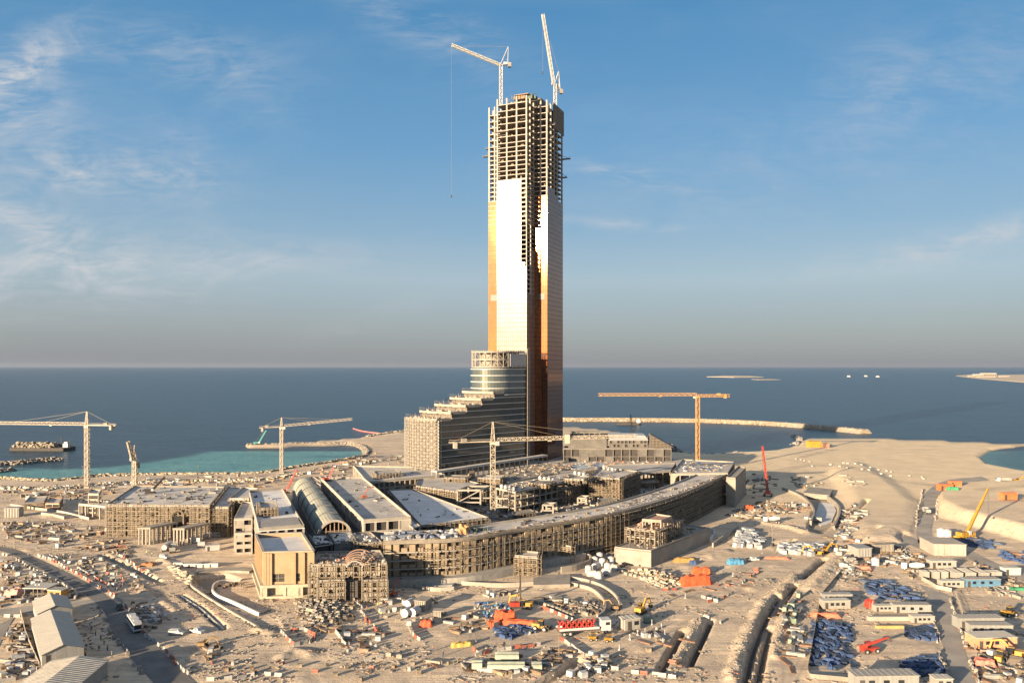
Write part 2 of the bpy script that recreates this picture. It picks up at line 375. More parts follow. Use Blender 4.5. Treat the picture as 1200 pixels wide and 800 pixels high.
def hz_at(x, y):                           # height of the ground sheet itself, read from its grid
    i = int(np.clip(np.searchsorted(Ys, y)-1, 0, len(Ys)-2)); fy = (y-Ys[i])/(Ys[i+1]-Ys[i]); r_ = []
    for k in (i, i+1):
        t = x/Wd[k]; j = int(np.clip(np.searchsorted(T, t)-1, 0, len(T)-2)); fx = (t-T[j])/(T[j+1]-T[j]); r_.append(ZZ[k, j]*(1-fx)+ZZ[k, j+1]*fx)
    return float(r_[0]*(1-fy)+r_[1]*fy)
def grid_mesh(name, X, Y, Z, m):
    r, c = X.shape; me = bpy.data.meshes.new(name)
    me.vertices.add(r*c); me.vertices.foreach_set('co', np.stack([X, Y, Z], -1).astype(np.float32).ravel())
    i = np.arange((r-1)*(c-1)); q = (i//(c-1))*c+i%(c-1)
    f = np.stack([q, q+1, q+c+1, q+c], -1).astype(np.int32)
    me.loops.add(f.size); me.loops.foreach_set('vertex_index', f.ravel()); me.polygons.add(len(f))
    me.polygons.foreach_set('loop_start', np.arange(0, f.size, 4, dtype=np.int32)); me.polygons.foreach_set('loop_total', np.full(len(f), 4, np.int32))
    me.update(calc_edges=True); me.validate(); me.polygons.foreach_set('use_smooth', [True]*len(f)); me.materials.append(m)
    o = bpy.data.objects.new(name, me); COL.objects.link(o); return o

def nodes(m):
    m.use_nodes = True; t = m.node_tree
    def new(ty, ins=None, **k):
        n = t.nodes.new(ty)
        for a, b in k.items(): setattr(n, a, b)
        for a, b in (ins or {}).items():
            if hasattr(b, 'links'): t.links.new(b, n.inputs[a])
            else: n.inputs[a].default_value = b
        return n
    return t, new
gm = bpy.data.materials.new('site_sand'); t_, new = nodes(gm); bs = t_.nodes['Principled BSDF']; bs.inputs['Roughness'].default_value = .95; bs.inputs['Specular IOR Level'].default_value = .15
geo = new('ShaderNodeNewGeometry')
def noi(sc_, det=5, ro=.6, vec=None, dist=0): return new('ShaderNodeTexNoise', {'Vector': vec or geo.outputs['Position'], 'Scale': sc_, 'Detail': det, 'Roughness': ro, 'Distortion': dist}).outputs[0]
def rng(src, a, b, c=0.0, d=1.0): return new('ShaderNodeMapRange', {0: src, 1: a, 2: b, 3: c, 4: d}).outputs[0]
def mixc(f_, a, b):
    n = new('ShaderNodeMix', data_type='RGBA')
    for i, v_ in ((0, f_), (6, a), (7, b)):
        if hasattr(v_, 'links'): t_.links.new(v_, n.inputs[i])
        else: n.inputs[i].default_value = v_ if i == 0 else (*v_, 1)
    return n.outputs[2]
c_ = mixc(rng(noi(.035, 6), .35, .65), (.56,.425,.29), (.70,.545,.385))
c_ = mixc(rng(noi(.22, 8, .7), .45, .75, 0, .6), c_, (.38,.295,.21))
c_ = mixc(rng(noi(1.3, 5, .7), .52, .8, 0, .55), c_, (.31,.24,.17))
c_ = mixc(rng(noi(2.4, 3, .6), .6, .72, 0, .5), c_, (.64,.56,.46))
c_ = mixc(rng(noi(.06, 7, .65, None, 1.2), .52, .62, 0, .45), c_, (.31,.255,.205))
c_ = mixc(rng(noi(.09, 6, .6, None, .8), .60, .66, 0, .5), c_, (.66,.56,.44))
# tyre tracks: noise stretched along the haul directions
for rot, s1, s2 in ((40, .02, .55), (-35, .025, .7), (5, .02, .6)):
    mpn = new('ShaderNodeMapping', {0: geo.outputs['Position'], 'Rotation': (0, 0, R(rot)), 'Scale': (s1, s2, 1)})
    c_ = mixc(rng(noi(1.0, 4, .6, mpn.outputs[0], .3), .52, .64, 0, .48), c_, (.30,.245,.195))
# the newly placed sand of the spit is paler and warmer
sp = new('ShaderNodeSeparateXYZ', {0: geo.outputs['Position']})
spit = new('ShaderNodeMath', {0: rng(sp.outputs[1], 385, 470), 1: rng(sp.outputs[0], 95, 150)}, operation='MULTIPLY').outputs[0]
fine = mixc(rng(noi(.05, 5), .35, .65), (.58,.45,.30), (.70,.545,.36))
mps = new('ShaderNodeMapping', {0: geo.outputs['Position'], 'Rotation': (0, 0, R(12)), 'Scale': (.01, .12, 1)})
fine = mixc(rng(noi(1.0, 6, .7, mps.outputs[0], .6), .5, .72, 0, .5), fine, (.50,.39,.26))
c_ = mixc(spit, c_, fine)
rut = new('ShaderNodeAttribute', attribute_name='ruts')
c_ = mixc(new('ShaderNodeMath', {0: rut.outputs['Fac'], 1: .62}, operation='MULTIPLY').outputs[0], c_, (.30,.245,.19))
# wet and stony towards the water line
wet = rng(sp.outputs[2], -2.4, -.6, 1, 0)
c_ = mixc(wet, c_, (.22,.19,.15))
t_.links.new(c_, bs.inputs['Base Color'])
bmp = new('ShaderNodeBump', {'Height': noi(1.1, 7, .75), 'Strength': .9, 'Distance': .42}); t_.links.new(bmp.outputs[0], bs.inputs['Normal'])
ground = tag(grid_mesh('ground', XX, YY, ZZ, gm), kind='structure')
# wheel ruts worn along the haul tracks: distance to each track turned into parallel lines
TR = [([(690,800),(760,735),(850,680),(930,640),(1000,615)],5),([(735,790),(800,735),(880,690),(950,655)],3.5),([(600,800),(560,745),(640,750),(720,720)],4),([(240,790),(330,770),(420,755),(520,765),(640,745)],5),([(470,745),(540,720),(600,700),(690,700),(740,690)],4),([(330,735),(380,712),(480,700)],3),
      ([(880,560),(960,545),(1060,565),(1150,570)],6),([(940,535),(1000,524),(1100,527)],5),([(1110,612),(1180,600),(1300,605)],5),([(1150,585),(1250,575)],5),([(0,600),(90,620),(190,650),(260,665)],4),([(60,660),(120,650),(180,660),(215,650)],4),([(215,790),(260,740),(330,735)],4),([(925,800),(940,740),(950,700)],3.5),([(1000,742),(1050,755),(1090,760)],4),([(860,700),(900,680),(960,670)],4),([(180,735),(240,770),(330,790)],4),([(1080,670),(1130,700),(1200,705)],5)]
RT = np.zeros(XX.shape); near_ = (YY > 140) & (YY < 760)
for pts, wd in TR:
    P_ = [(p.x, p.y) for p in smooth_path([G(*p) for p in pts], 8)]; xs_ = [p[0] for p in P_]; ys_ = [p[1] for p in P_]
    m_ = near_ & (XX > min(xs_)-12) & (XX < max(xs_)+12) & (YY > min(ys_)-12) & (YY < max(ys_)+12)
    d = dist_line(P_, XX[m_], YY[m_])+1.2*(vnoise(XX[m_], YY[m_], 18, 31)-.5)*3; RT[m_] = np.maximum(RT[m_], (1-sstep(wd*.6, wd*1.3, d))*(.45+.55*np.clip(np.sin(d*3.1+2*vnoise(XX[m_], YY[m_], 25, 33)), 0, 1))*(.5+.8*vnoise(XX[m_], YY[m_], 12, 34)))
a_ = ground.data.attributes.new('ruts', 'FLOAT', 'POINT'); a_.data.foreach_set('value', RT.astype(np.float32).ravel())

# sea
sm = bpy.data.materials.new('sea_water'); t_, new = nodes(sm); bs = t_.nodes['Principled BSDF']
geo = new('ShaderNodeNewGeometry'); at = new('ShaderNodeAttribute', attribute_name='shallow')
f1 = noi(.004, 4)
deep = mixc(rng(f1, .35, .65), (.004,.020,.032), (.006,.027,.042))
shal = mixc(rng(noi(.02, 5), .35, .65), (.06,.20,.20), (.11,.27,.25))
t_.links.new(mixc(at.outputs['Fac'], deep, shal), bs.inputs['Base Color'])
bs.inputs['Roughness'].default_value = .28; bs.inputs['Specular IOR Level'].default_value = .52; bs.inputs['Specular Tint'].default_value = (.78,.92,1,1)
swell = rng(noi(.11, 5, .7, new('ShaderNodeMapping', {0: geo.outputs['Position'], 'Rotation': (0, 0, R(15)), 'Scale': (.35, 1, 1)}).outputs[0]), .35, .68, .30, .74)
gust = rng(noi(.008, 5, .6, new('ShaderNodeMapping', {0: geo.outputs['Position'], 'Rotation': (0, 0, R(-8)), 'Scale': (.35, 1, 1)}).outputs[0]), .35, .65, .82, 1.12)
t_.links.new(new('ShaderNodeMath', {0: swell, 1: gust}, operation='MULTIPLY').outputs[0], bs.inputs['Specular IOR Level'])
mw = new('ShaderNodeMapping', {0: geo.outputs['Position'], 'Rotation': (0, 0, R(20)), 'Scale': (.6, 1.3, 1)})
wv = new('ShaderNodeMath', {0: noi(.16, 6, .65, mw.outputs[0]), 1: noi(.03, 4, .6, mw.outputs[0])}, operation='ADD').outputs[0]
bmp = new('ShaderNodeBump', {'Height': wv, 'Strength': 1.0, 'Distance': 3.2}); t_.links.new(bmp.outputs[0], bs.inputs['Normal'])
Ys2 = np.array([-200, 200]+list(np.linspace(380, 1000, 240))+[1200, 2000, 4000, 12000, 30000, 55000.]); T2 = np.linspace(-1.6, 1.6, 260)
X2 = T2[None,:]*np.maximum(Ys2, 400)[:,None]; Y2 = np.repeat(Ys2[:,None], len(T2), 1)
sea = grid_mesh('sea', X2, Y2, np.full(X2.shape, SEA), sm); tag(sea, kind='structure')
shp = px_poly([(-300,552),(0,550),(60,551),(130,549),(190,541),(240,531),(290,521),(330,517),(470,516),(470,560),(300,590),(-300,590)], SEA)
bsh = px_poly([(860,540),(905,529),(935,522),(990,519),(990,560),(860,560)], SEA)
lag = px_poly([(1140,520),(1230,520),(1260,560),(1140,560)], SEA)
S = sstep(-14, 10, sdist(shp, X2, Y2)+18*(vnoise(X2, Y2, 30, 21)-.5))*.9
S = np.maximum(S, .35*sstep(-12, 12, sdist(bsh, X2, Y2))); S = np.maximum(S, .25*sstep(-10, 10, sdist(lag, X2, Y2)))
S = np.maximum(S, .5*sstep(-26, 0, sdist(coast, X2, Y2)))
S *= (Y2 < 760)
a_ = sea.data.attributes.new('shallow', 'FLOAT', 'POINT'); a_.data.foreach_set('value', S.astype(np.float32).ravel())

# road surfaces, 6 cm proud of the levelled sand
ROADM = mat('haul_road_asphalt', (.17,.155,.14), .88, var=.16, scale=.12, col2=(.095,.088,.082))
ROADD = mat('dusty_track', (.30,.26,.215), .92, var=.14, scale=.1, col2=(.22,.19,.16))
for k_, (a_, b_) in roads.items():
    mb = MB(); zt = .03 if k_ == 'main' else (.025 if k_ == 'side' else .02)
    up = lambda p: Vector((p.x, p.y, zt))
    mb.ribbon([up(p) for p in a_], [up(p) for p in b_], flip=False)
    o = mb.build('road', ROADM if k_ == 'main' else ROADD)
    if o.data.polygons[0].normal.z < 0: o.data.flip_normals()
    tag(o, kind='structure')
# ---------------------------------------------------------------- the tower
U = Vector((math.cos(R(22.7)), -math.sin(R(22.7)), 0)); V = Vector((math.sin(R(22.7)), math.cos(R(22.7)), 0)); UP = Vector((0,0,1))
C0 = Vector((10.9, 560, 0))
def TP(a, b, z): return C0+U*a+V*b+UP*z
def panel_mat(name, col, rough, metal, diff):
    m = bpy.data.materials.new(name); t, new = nodes(m); b = t.nodes['Principled BSDF']
    g = new('ShaderNodeNewGeometry'); n = new('ShaderNodeTexNoise', {'Vector': g.outputs['Position'], 'Scale': .05, 'Detail': 5})
    rp = new('ShaderNodeMapRange', {0: g.outputs['Random Per Island'], 3: .90, 4: 1.06})
    h = new('ShaderNodeHueSaturation', {'Color': (*col, 1), 'Value': rp.outputs[0]}); t.links.new(h.outputs[0], b.inputs['Base Color'])
    rr = new('ShaderNodeMapRange', {0: n.outputs[0], 3: rough*.8, 4: rough*1.3}); t.links.new(rr.outputs[0], b.inputs['Roughness'])
    b.inputs['Metallic'].default_value = metal; return m
COPPER = panel_mat('copper_glass', (.36,.125,.05), .05, .8, 0)
COPPERD = panel_mat('copper_glass_side', (.34,.155,.095), .10, .7, 0)
SILVER = panel_mat('filmed_silver_glass', (.25,.245,.25), .075, .55, 0)
JOINT = mat('dark_joint', (.05,.03,.022), .6, var=.1)
JOINTS = mat('silver_joint', (.05,.042,.036), .6, var=.1)
TSLAB = mat('tower_slab', (.23,.19,.15), .9, var=.12, scale=.2)
TCOL = mat('tower_column', (.36,.32,.28), .85, var=.1, scale=.2)
tower = thing('hotel_tower', 'tall tower under construction, bare concrete floors above copper and silver glass', 'tower', TP(-10, 25, 0))
def floors_z():
    z = 12.0; out = []
    while z < 279.5: out.append(z); z += 3.4 if z < 246 else 4.75
    return out
FZ = [z for z in floors_z() if z > 186]
outline = [(-33.5,6),(-24,6),(-24,0),(0,0),(0,15),(10.3,15),(10.3,50),(-33.5,50)]
def tpoly(o): return [(TP(a, b, 0).x, TP(a, b, 0).y) for a, b in o]
mb = MB()
for i, z in enumerate(FZ):
    o = outline
    if z > 274: o = [(-24,0),(0,0),(0,15),(10.3,15),(10.3,50),(-24,50)]
    # slabs stop short at the core and stairs so that sun gets in
    mb.prism(tpoly(o), z-.28, z)
slabs = mb.build('floor_slabs', TSLAB, tower, world=True)
mb = MB(); ztop = 279.5
def colm(a, b, z0, z1, w=.95, d=.95): mb.obb(TP(a-w/2, b-d/2, z0), U*w, V*d, UP*(z1-z0))
cols = [(-23.6,.4),(-16,.4),(-8.2,.4),(-.5,.5),(-.5,7.5),(-.5,14.6),(9.8,15.5),(5,15.5),(9.8,24),(9.8,31),(9.8,38),(9.8,49.5),(-33,6.5),(-33,14),(-33,22),(-33,30),(-33,40),(-33,49.5),(-28.5,6.5),(-26,49.5),(-16,49.5),(-6,49.5),(4,49.5)]
for a, b in cols: colm(a, b, 186, ztop if a > -25 else 276.5, 1.05, 1.05)
for a in (-24.5,-16,-8,-1): colm(a, 9, 186, ztop-.4, .7, .7); colm(a, 36, 186, ztop-.4, .8, .8)
tc_ = mb.build('columns', TCOL, tower, world=True)
mb = MB()   # edge beams, thin pale lines at each floor
for z in FZ:
    for (a0, b0, a1, b1) in ((-24,-.05,0,-.05),(.05,0,.05,15),(0,14.95,10.3,14.95),(10.35,15,10.35,50),(-33.5,5.95,-24,5.95),(-33.55,6,-33.55,50)):
        if z > 274 and a0 < -25: continue
        p = TP(a0, b0, z-.3); q = TP(a1, b1, z-.3); mb.bar(p, q, .35, .5)
mb.build('edge_beams', TCOL, tower, world=True)
mb = MB()   # core walls
mb.obb(TP(-22, 19, 180), U*26, V*1, UP*(283-180)); mb.obb(TP(-22, 20, 180), U*1, V*12, UP*(283-180)); mb.obb(TP(3, 20, 180), U*1, V*12, UP*(283-180)); mb.obb(TP(-21, 31, 180), U*24, V*1, UP*(283-180))
mb.build('core_walls', mat('core_concrete', (.16,.125,.09), .9, var=.2, scale=.15), tower, world=True)
mb = MB(); rn = random.Random(3)   # partitions, stacked goods and dust sheets standing on the open floors
for z in FZ[:-1]:
    for k in range(9):
        a = rn.uniform(-22, -2); b = rn.uniform(2, 11); mb.obb(TP(a, b, z), U*rn.uniform(.6,3.5), V*rn.uniform(.3,1.5), UP*rn.uniform(.5,2.4))
    for k in range(3):
        a = rn.uniform(.5, 8); b = rn.uniform(17, 24); mb.obb(TP(a, b, z), U*rn.uniform(.5,2.0), V*rn.uniform(.3,1.5), UP*rn.uniform(.5,2.4))
    if rn.random() < .55: mb.obb(TP(-32, 12, z), U*.3, V*rn.uniform(3, 9), UP*2.9)
    if rn.random() < .5: mb.obb(TP(rn.choice((-24,-16,-8)), 10, z), U*rn.choice((7.8, 4)), V*.3, UP*2.9)
tag(mb.build('stored_materials', mat('blockwork', (.22,.15,.09), .9, var=.3, scale=.3), tower, world=True), kind='stuff')
# curtain walls: panes with tiny tilts in front of a dark grid
def curtain(name, A, B, zbot, tops, m, jm, nx, fh=3.4, tilt=.0003, gap=.12, seed=1):
    """A, B: plan corners seen from outside left to right; tops(t) gives the top height along the wall"""
    r = random.Random(seed); A = Vector(A); B = Vector(B); d = B-A; n = Vector((d.y, -d.x, 0)).normalized(); w_ = d/nx
    mb = MB(); z = zbot; back = MB()
    while z < 285:
        for i in range(nx):
            if z+fh <= tops((i+.5)/nx)+.5:
                g = w_.normalized()*gap; p0 = A+w_*i+g+n*.12; p1 = A+w_*(i+1)-g+n*.12
                t1, t2 = r.uniform(-tilt, tilt), r.uniform(-tilt, tilt); L1 = w_.length
                a = p0+UP*(z+gap); b = p1+UP*(z+gap)+n*t1*L1; c = p1+UP*(z+fh-gap)+n*(t1*L1+t2*fh); e = p0+UP*(z+fh-gap)+n*t2*fh
                mb.quad(a, b, c, e); back.quad(A+w_*i+UP*z+n*.05, A+w_*(i+1)+UP*z+n*.05, A+w_*(i+1)+UP*(z+fh)+n*.05, A+w_*i+UP*(z+fh)+n*.05)
        z += fh
    mb.build(name, m, tower, world=True); back.build(name+'_frame', jm, tower, world=True)
def P0(a, b): return TP(a, b, 0)
def tf(t): return 221 if t < .27 else (219 if t < .80 else (161 if t < .93 else 157 if t < .96 else 157))
curtain('silver_glass_wall', P0(-24, -.1), P0(0, -.1), 12, tf, SILVER, JOINTS, 15, seed=2)
curtain('copper_glass_wall', P0(-33.6, 5.9), P0(-24, 5.9), 12, lambda t: 208, COPPER, JOINT, 6, seed=3)
curtain('copper_glass_wall', P0(0, 14.9), P0(10.4, 14.9), 12, lambda t: 210 if t > .2 else 211, COPPER, JOINT, 7, seed=4)
curtain('copper_side_wall', P0(10.4, 15), P0(10.4, 50), 12, lambda t: 217 if t < .45 else (214 if t < .7 else 210), COPPERD, JOINT, 16, seed=5)
curtain('return_wall', P0(.1, 0), P0(.1, 15), 12, lambda t: 135 if t < .5 else 168, panel_mat('grey_return_glass', (.20,.17,.15), .3, .3, 0), JOINTS, 8, seed=6)
curtain('rear_glass_wall', P0(10.4, 50), P0(-33.6, 50), 12, lambda t: 208, COPPERD, JOINT, 18, seed=7)
curtain('left_glass_wall', P0(-33.6, 50), P0(-33.6, 6), 12, lambda t: 208, COPPERD, JOINT, 18, seed=8)
mb = MB()  # open service bays of the recess, lit side
z = 135
while z < 215:
    mb.obb(TP(-.2, .6, z), U*.5, V*6.6, UP*.6); mb.obb(TP(-.2, 8, z+.3), U*.5, V*6, UP*.5); z += 3.4
mb.obb(TP(-.25, 7, 120), U*.6, V*.8, UP*98); mb.obb(TP(-4.8, -.3, 157), U*.5, V*.8, UP*64); mb.obb(TP(-.6, -.35, 150), U*.6, V*.9, UP*71)
z = 157
while z < 221: mb.obb(TP(-4.6, -.2, z), U*4.2, V*.6, UP*.5); z += 3.4
mb.build('open_bays', TCOL, tower, world=True)
for a0, b0, z0 in ((-31.5,5.6,131),(2.2,14.6,131.6)):
    mb = MB()  # dark service louvres on the glass
    mb.obb(TP(a0, b0+.1, z0), U*6.2, V*.15, UP*4.5)
    for k in range(5): mb.obb(TP(a0, b0-.1, z0+k*.95), U*6.2, V*.25, UP*.6)
    mb.build('plant_louvre', mat('louvre', (.12,.07,.05), .5), tower, world=True)
mb = MB()  # climbing screen at the top right and its lower edge
mb.obb(TP(10.7, 26, 262), U*.3, V*24.6, UP*19); mb.obb(TP(10.7, 14.9, 0)+UP*270, U*.25, V*4, UP*6)
mb.build('climbing_screen', mat('screen_mesh', (.24,.18,.13), .8, var=.15, streak=(.2,.2,3)), tower, world=True)
mb = MB()
for k in range(7): mb.obb(TP(11.0, 26, 262.2+k*3.1), U*.18, V*24.6, UP*.25)
for k in range(9): mb.obb(TP(11.05, 26.2+k*3, 262), U*.18, V*.25, UP*19)
mb.build('screen_rails', mat('screen_rail', (.15,.11,.08), .7), tower, world=True)
PLS = mat('platform_steel', (.12,.10,.085), .7)
for a, b, z, dx in ((10.4,48,243,7),(10.4,49,229,4),(-33.5,8,240,-5),(-33.5,9,246,-3),(10.4,20,252,3.5),(10.4,22,262,4)):
    mb = MB(); mb.obb(TP(a, b-2, z), U*dx, V*3, UP*.5); mb.bar(TP(a+dx, b, z+.3), TP(a, b, z+3.2), .25); mb.bar(TP(a+dx, b-2, z), TP(a+dx, b-2, z+1.8), .25); mb.build('loading_platform', PLS, tower, world=True)
for a, b, z, l in ((-26, -1.4, 254.5, 12), (-24.5, -1.2, 252, 8), (-5,-1.2,262,4)):
    mb = MB(); mb.obb(TP(a, b, z), U*l, V*1.4, UP*.3); mb.build('catch_platform', PLS, tower, world=True)
mb = MB()  # rooftop formwork and crew
mb.obb(TP(-13, 6, 279.6), U*9, V*5, UP*2.4); mb.obb(TP(-12, 5, 282.4), U*11, V*7, UP*.5); 
for k in range(6): mb.bar(TP(-14+k*2, 4.8, 279.6), TP(-14+k*2, 4.8, 282.6), .25)
for k in range(22):
    a = rn.uniform(-23, 1); b = rn.uniform(1, 20); mb.bar(TP(a, b, 279.5), TP(a, b, 279.5+rn.uniform(.8, 1.8)), .3)
for k in range(14):
    a = rn.uniform(1, 9.5); b = rn.uniform(16, 30); mb.bar(TP(a, b, 279.5), TP(a, b, 279.5+rn.uniform(.8, 1.4)), .25)
tag(mb.build('roof_formwork', TIMB, tower, world=True), kind='stuff')
mb = MB()
mb.obb(TP(-4, 8, 279.6), U*5, V*5, UP*3.2); mb.obb(TP(-1, 10, 280), U*4, V*4, UP*2.2); mb.bar(TP(-5,8,283), TP(3,12,284.4), .4)
mb.build('roof_plant', mat('dark_green_formwork', (.05,.075,.06), .7), tower, world=True)

# ---------------------------------------------------------------- terraced glass wing
KS = .96
wA = Vector((-49, 506, 0))*KS; wf = Vector((.695, .719, 0)).normalized(); wm = Vector((-wf.y, wf.x, 0))
def WP(s, t, z): return wA+wf*s+wm*t+UP*z
def wz(z): return 82+(z-82)*KS
wing = thing('terraced_wing', 'stepped dark glass hotel wing rising to a rounded drum against the tower', 'building', WP(40, 15, 0))
steps = [(0, wz(46.6)), (12*KS, wz(50.7)), (25.5*KS, wz(54.8)), (40*KS, wz(59)), (52*KS, wz(63.3))]
WEND = 84*KS; WD = 31; FLH = 4.05
WGL = panel_mat('blue_grey_glass', (.10,.11,.115), .07, .55, 0)
body = MB()
def rounded(s0, s1, depth, r=7, bulge=3.5):
    pts = [WP(s1, 0, 0), WP(s1, depth, 0)]
    n = 8
    for i in range(n+1): t = i/n; pts.append(WP(s0-bulge*math.sin(math.pi*t), depth*(1-t), 0))
    return [(p.x, p.y) for p in pts]
wing_glass = MB(); wing_bands = MB(); decks = MB(); paraps = MB(); rails = MB(); clut = MB(); rn = random.Random(11)
for i, (s0, zt) in enumerate(steps):
    z0 = 10 if i == 0 else steps[i-1][1]
    se = WEND
    body.prism(rounded(s0+.8, se-.2, WD, bulge=3.0), z0, zt-.4)
    decks.prism(rounded(s0-.6, se-.2, WD+.3), zt-.4, zt)
    # parapet: pale upstand along the terrace's rounded end and front
    pth = [Vector((*p, 0)) for p in rounded(s0-.6, steps[i+1][0] if i < 4 else s0+2, WD+.3)]
    e = pth[2:]+[WP((steps[i+1][0] if i < 4 else s0+10)-1, -.3, 0)]
    for a, b in zip(e[:-1], e[1:]): paraps.bar(a+UP*(zt-.1), b+UP*(zt-.1), .4, 1.7)
    for p in resample(e, 2.2): rails.bar(p+UP*(zt+1.4), p+UP*(zt+2.9), .16)
    if i < 4:
        for k in range(26):
            s = rn.uniform(s0+1, steps[i+1][0]-2); t = rn.uniform(1, WD-2); q = WP(s, t, zt); clut.box(q+UP*.6, (rn.uniform(.6,2.4), rn.uniform(.5,1.6), rn.uniform(.5,1.6)), rn.uniform(0,3))
        for k in range(5):
            t = 3+k*5.5; rails.bar(WP(s0+2, t, zt), WP(s0+2, t, zt+3.2), .25); rails.bar(WP(s0+2, t, zt+3.2), WP(s0+8, t, zt+3.2), .3)
bodym = mat('wing_concrete', (.15,.125,.10), .9, var=.2, scale=.3)
body.build('frame', bodym, wing, world=True); decks.build('terrace_decks', CONC, wing, world=True)
paraps.build('parapets', CONCL, wing, world=True); tag(rails.build('railings', SCAF, wing, world=True), kind='stuff'); tag(clut.build('terrace_materials', RUBM, wing, world=True), kind='stuff')
def top_at(s):
    z = steps[0][1]
    for s0, zt in steps:
        if s >= s0: z = zt
    return z
nx = 42
for j in range(nx):
    s0 = j*WEND/nx; s1 = (j+1)*WEND/nx; z = 12.0; zt = top_at((s0+s1)/2)
    while z < zt-1:
        ze = min(z+FLH, zt); tl = rn.uniform(-.012, .012)
        wing_glass.quad(WP(s0+.06, -.25, z+.3), WP(s1-.06, -.25+tl, z+.3), WP(s1-.06, -.25+tl, ze-.15), WP(s0+.06, -.25, ze-.15)); z = ze
wing_glass.build('curtain_wall', WGL, wing, world=True)
k = 0; z = 12.0
while z < wz(63)-1:
    s0 = 0
    for ss, zt in steps:
        if z > zt-2: s0 = ss
    s0 = next((steps[i+1][0] for i in range(4, -1, -1) if i < 4 and z > steps[i][1]-1), 0)
    wing_bands.bar(WP(s0, -.55, z), WP(WEND, -.55, z), .5, .42); z += FLH
wing_bands.bar(WP(.1, -.6, 12), WP(.1, -.6, wz(46)), .6); wing_bands.bar(WP(2.4, -.6, 12), WP(2.4, -.6, wz(46)), .35)
wing_bands.build('floor_bands', STEELW, wing, world=True)
# lattice of white props wrapped round the sunlit rounded end
lat = MB(); e = [WP(-.8-3.5*math.sin(math.pi*t/12), WD*(1-t/12), 0) for t in range(13)]; e = [p-wf*1.3 for p in e]
e = resample(e, 2.6); zt = wz(46.6)
z = 11.0; row = 0
while z < zt-1:
    for i, (a, b) in enumerate(zip(e[:-1], e[1:])):
        lat.bar(a+UP*z, b+UP*z, .22)
        if (i+row) % 2: lat.bar(a+UP*z, b+UP*(z+2), .17)
        else: lat.bar(b+UP*z, a+UP*(z+2), .17)
    z += 2.0; row += 1
for p in e: lat.bar(p+UP*10, p+UP*(zt+.3), .34)
lat.build('facade_scaffold', mat('pale_scaffold', (.30,.265,.22), .6, var=.12), wing, world=True)
lat = MB(); z = 11
while z < zt-1:
    for a, b in zip(e[:-1], e[1:]): lat.bar(a+wf*.7+UP*(z+.1), b+wf*.7+UP*(z+.1), .8, .12)
    z += 2.0
for i, s in enumerate((-.7, 1.6)):
    for k in range(int((zt-12)/2)): lat.bar(WP(s, -1.2, 12+2*k), WP(-.7+1.6-s, -1.2, 14+2*k), .2)
lat.build('scaffold_boards', PLANK, wing, world=True)
# drum
dc = WP(66*KS, 15.5*KS, 0); dr = 15.5*KS
def drum_path(r, n=22):
    o = [WP(WEND+.6, -r+15.5*KS, 0)]
    for i in range(n+1):
        a = math.pi*i/n; o.append(dc-wf*math.sin(a)*r-wm*math.cos(a)*r)
    o.append(WP(WEND+.6, r+15.5*KS, 0)); return o
ZD0, ZD1 = wz(61.5), wz(92.0)
mb = MB(); mb.prism([(p.x, p.y) for p in drum_path(dr-1.2)], ZD0-2, ZD1-10.5)
mb.build('drum_core', bodym, wing, world=True)
gl = MB(); bd = MB(); pth = drum_path(dr); z = ZD0
while z < ZD1-12:
    for a, b in zip(pth[:-1], pth[1:]):
        for c, d in zip(resample([a, b], 1.9)[:-1], resample([a, b], 1.9)[1:]):
            g = (d-c)*.03; gl.quad(c+g+UP*(z+.5), d-g+UP*(z+.5), d-g+UP*(z+4.2), c+g+UP*(z+4.2))
    z += 4.4
gl.build('drum_glass', panel_mat('drum_glass_panes', (.16,.185,.19), .12, .6, 0), wing, world=True)
z = ZD0; out_ = drum_path(dr+.35)
while z < ZD1-8:
    for a, b in zip(out_[:-1], out_[1:]): bd.bar(a+UP*(z+.1), b+UP*(z+.1), .7, .7)
    z += 4.4
bd.build('drum_bands', STEELW, wing, world=True)
tr = MB(); top = drum_path(dr-.2); posts = resample(top, 4.4)
for zz_ in (ZD1, ZD1-5, ZD1-10.2):
    for a, b in zip(top[:-1], top[1:]): tr.bar(a+UP*zz_, b+UP*zz_, .5, .7)
for i, p in enumerate(posts):
    tr.bar(p+UP*(ZD1-10.5), p+UP*(ZD1+.2), .42)
    if 0 < i < len(posts): 
        q = posts[i-1]
        for zz_ in (ZD1-10, ZD1-5): tr.bar((p if i % 2 else q)+UP*zz_, (q if i % 2 else p)+UP*(zz_+4.8), .28)
tr.build('crown_truss', mat('crown_steel', (.27,.235,.195), .6), wing, world=True)
mb = MB(); mb.prism([(p.x, p.y) for p in drum_path(dr-.1)], ZD1+.2, ZD1+.7); mb.prism([(p.x, p.y) for p in drum_path(dr-3)], ZD1-10, ZD1-9.6); mb.prism([(p.x, p.y) for p in drum_path(dr-6)], ZD1-10, ZD1)
for p in resample(top, 1.7): mb.box(p+UP*(ZD1+1.1), (.5,.5,.8), rn.uniform(0,2))
mb.build('crown_deck', FRAME, wing, world=True)
mb = MB(); mb.obb(WP(68*KS, -.75, ZD1-9.6), wf*17*KS, wm*.4, UP*8.6)
mb.build('crown_panel', mat('pale_panel', (.36,.34,.33), .6), wing, world=True)
mb = MB()   # hoist mast up the joint between wing and tower
a = WP(WEND+.4, -2.2, 0)
for dx in (0, 1.6): mb.bar(a+wf*dx+UP*10, a+wf*dx+UP*(ZD1+3), .4)
for k in range(38): mb.bar(a+UP*(12+2*k), a+wf*1.6+UP*(14+2*k), .22)
mb.build('hoist_mast', mat('hoist_steel', (.20,.17,.14), .6), wing, world=True)
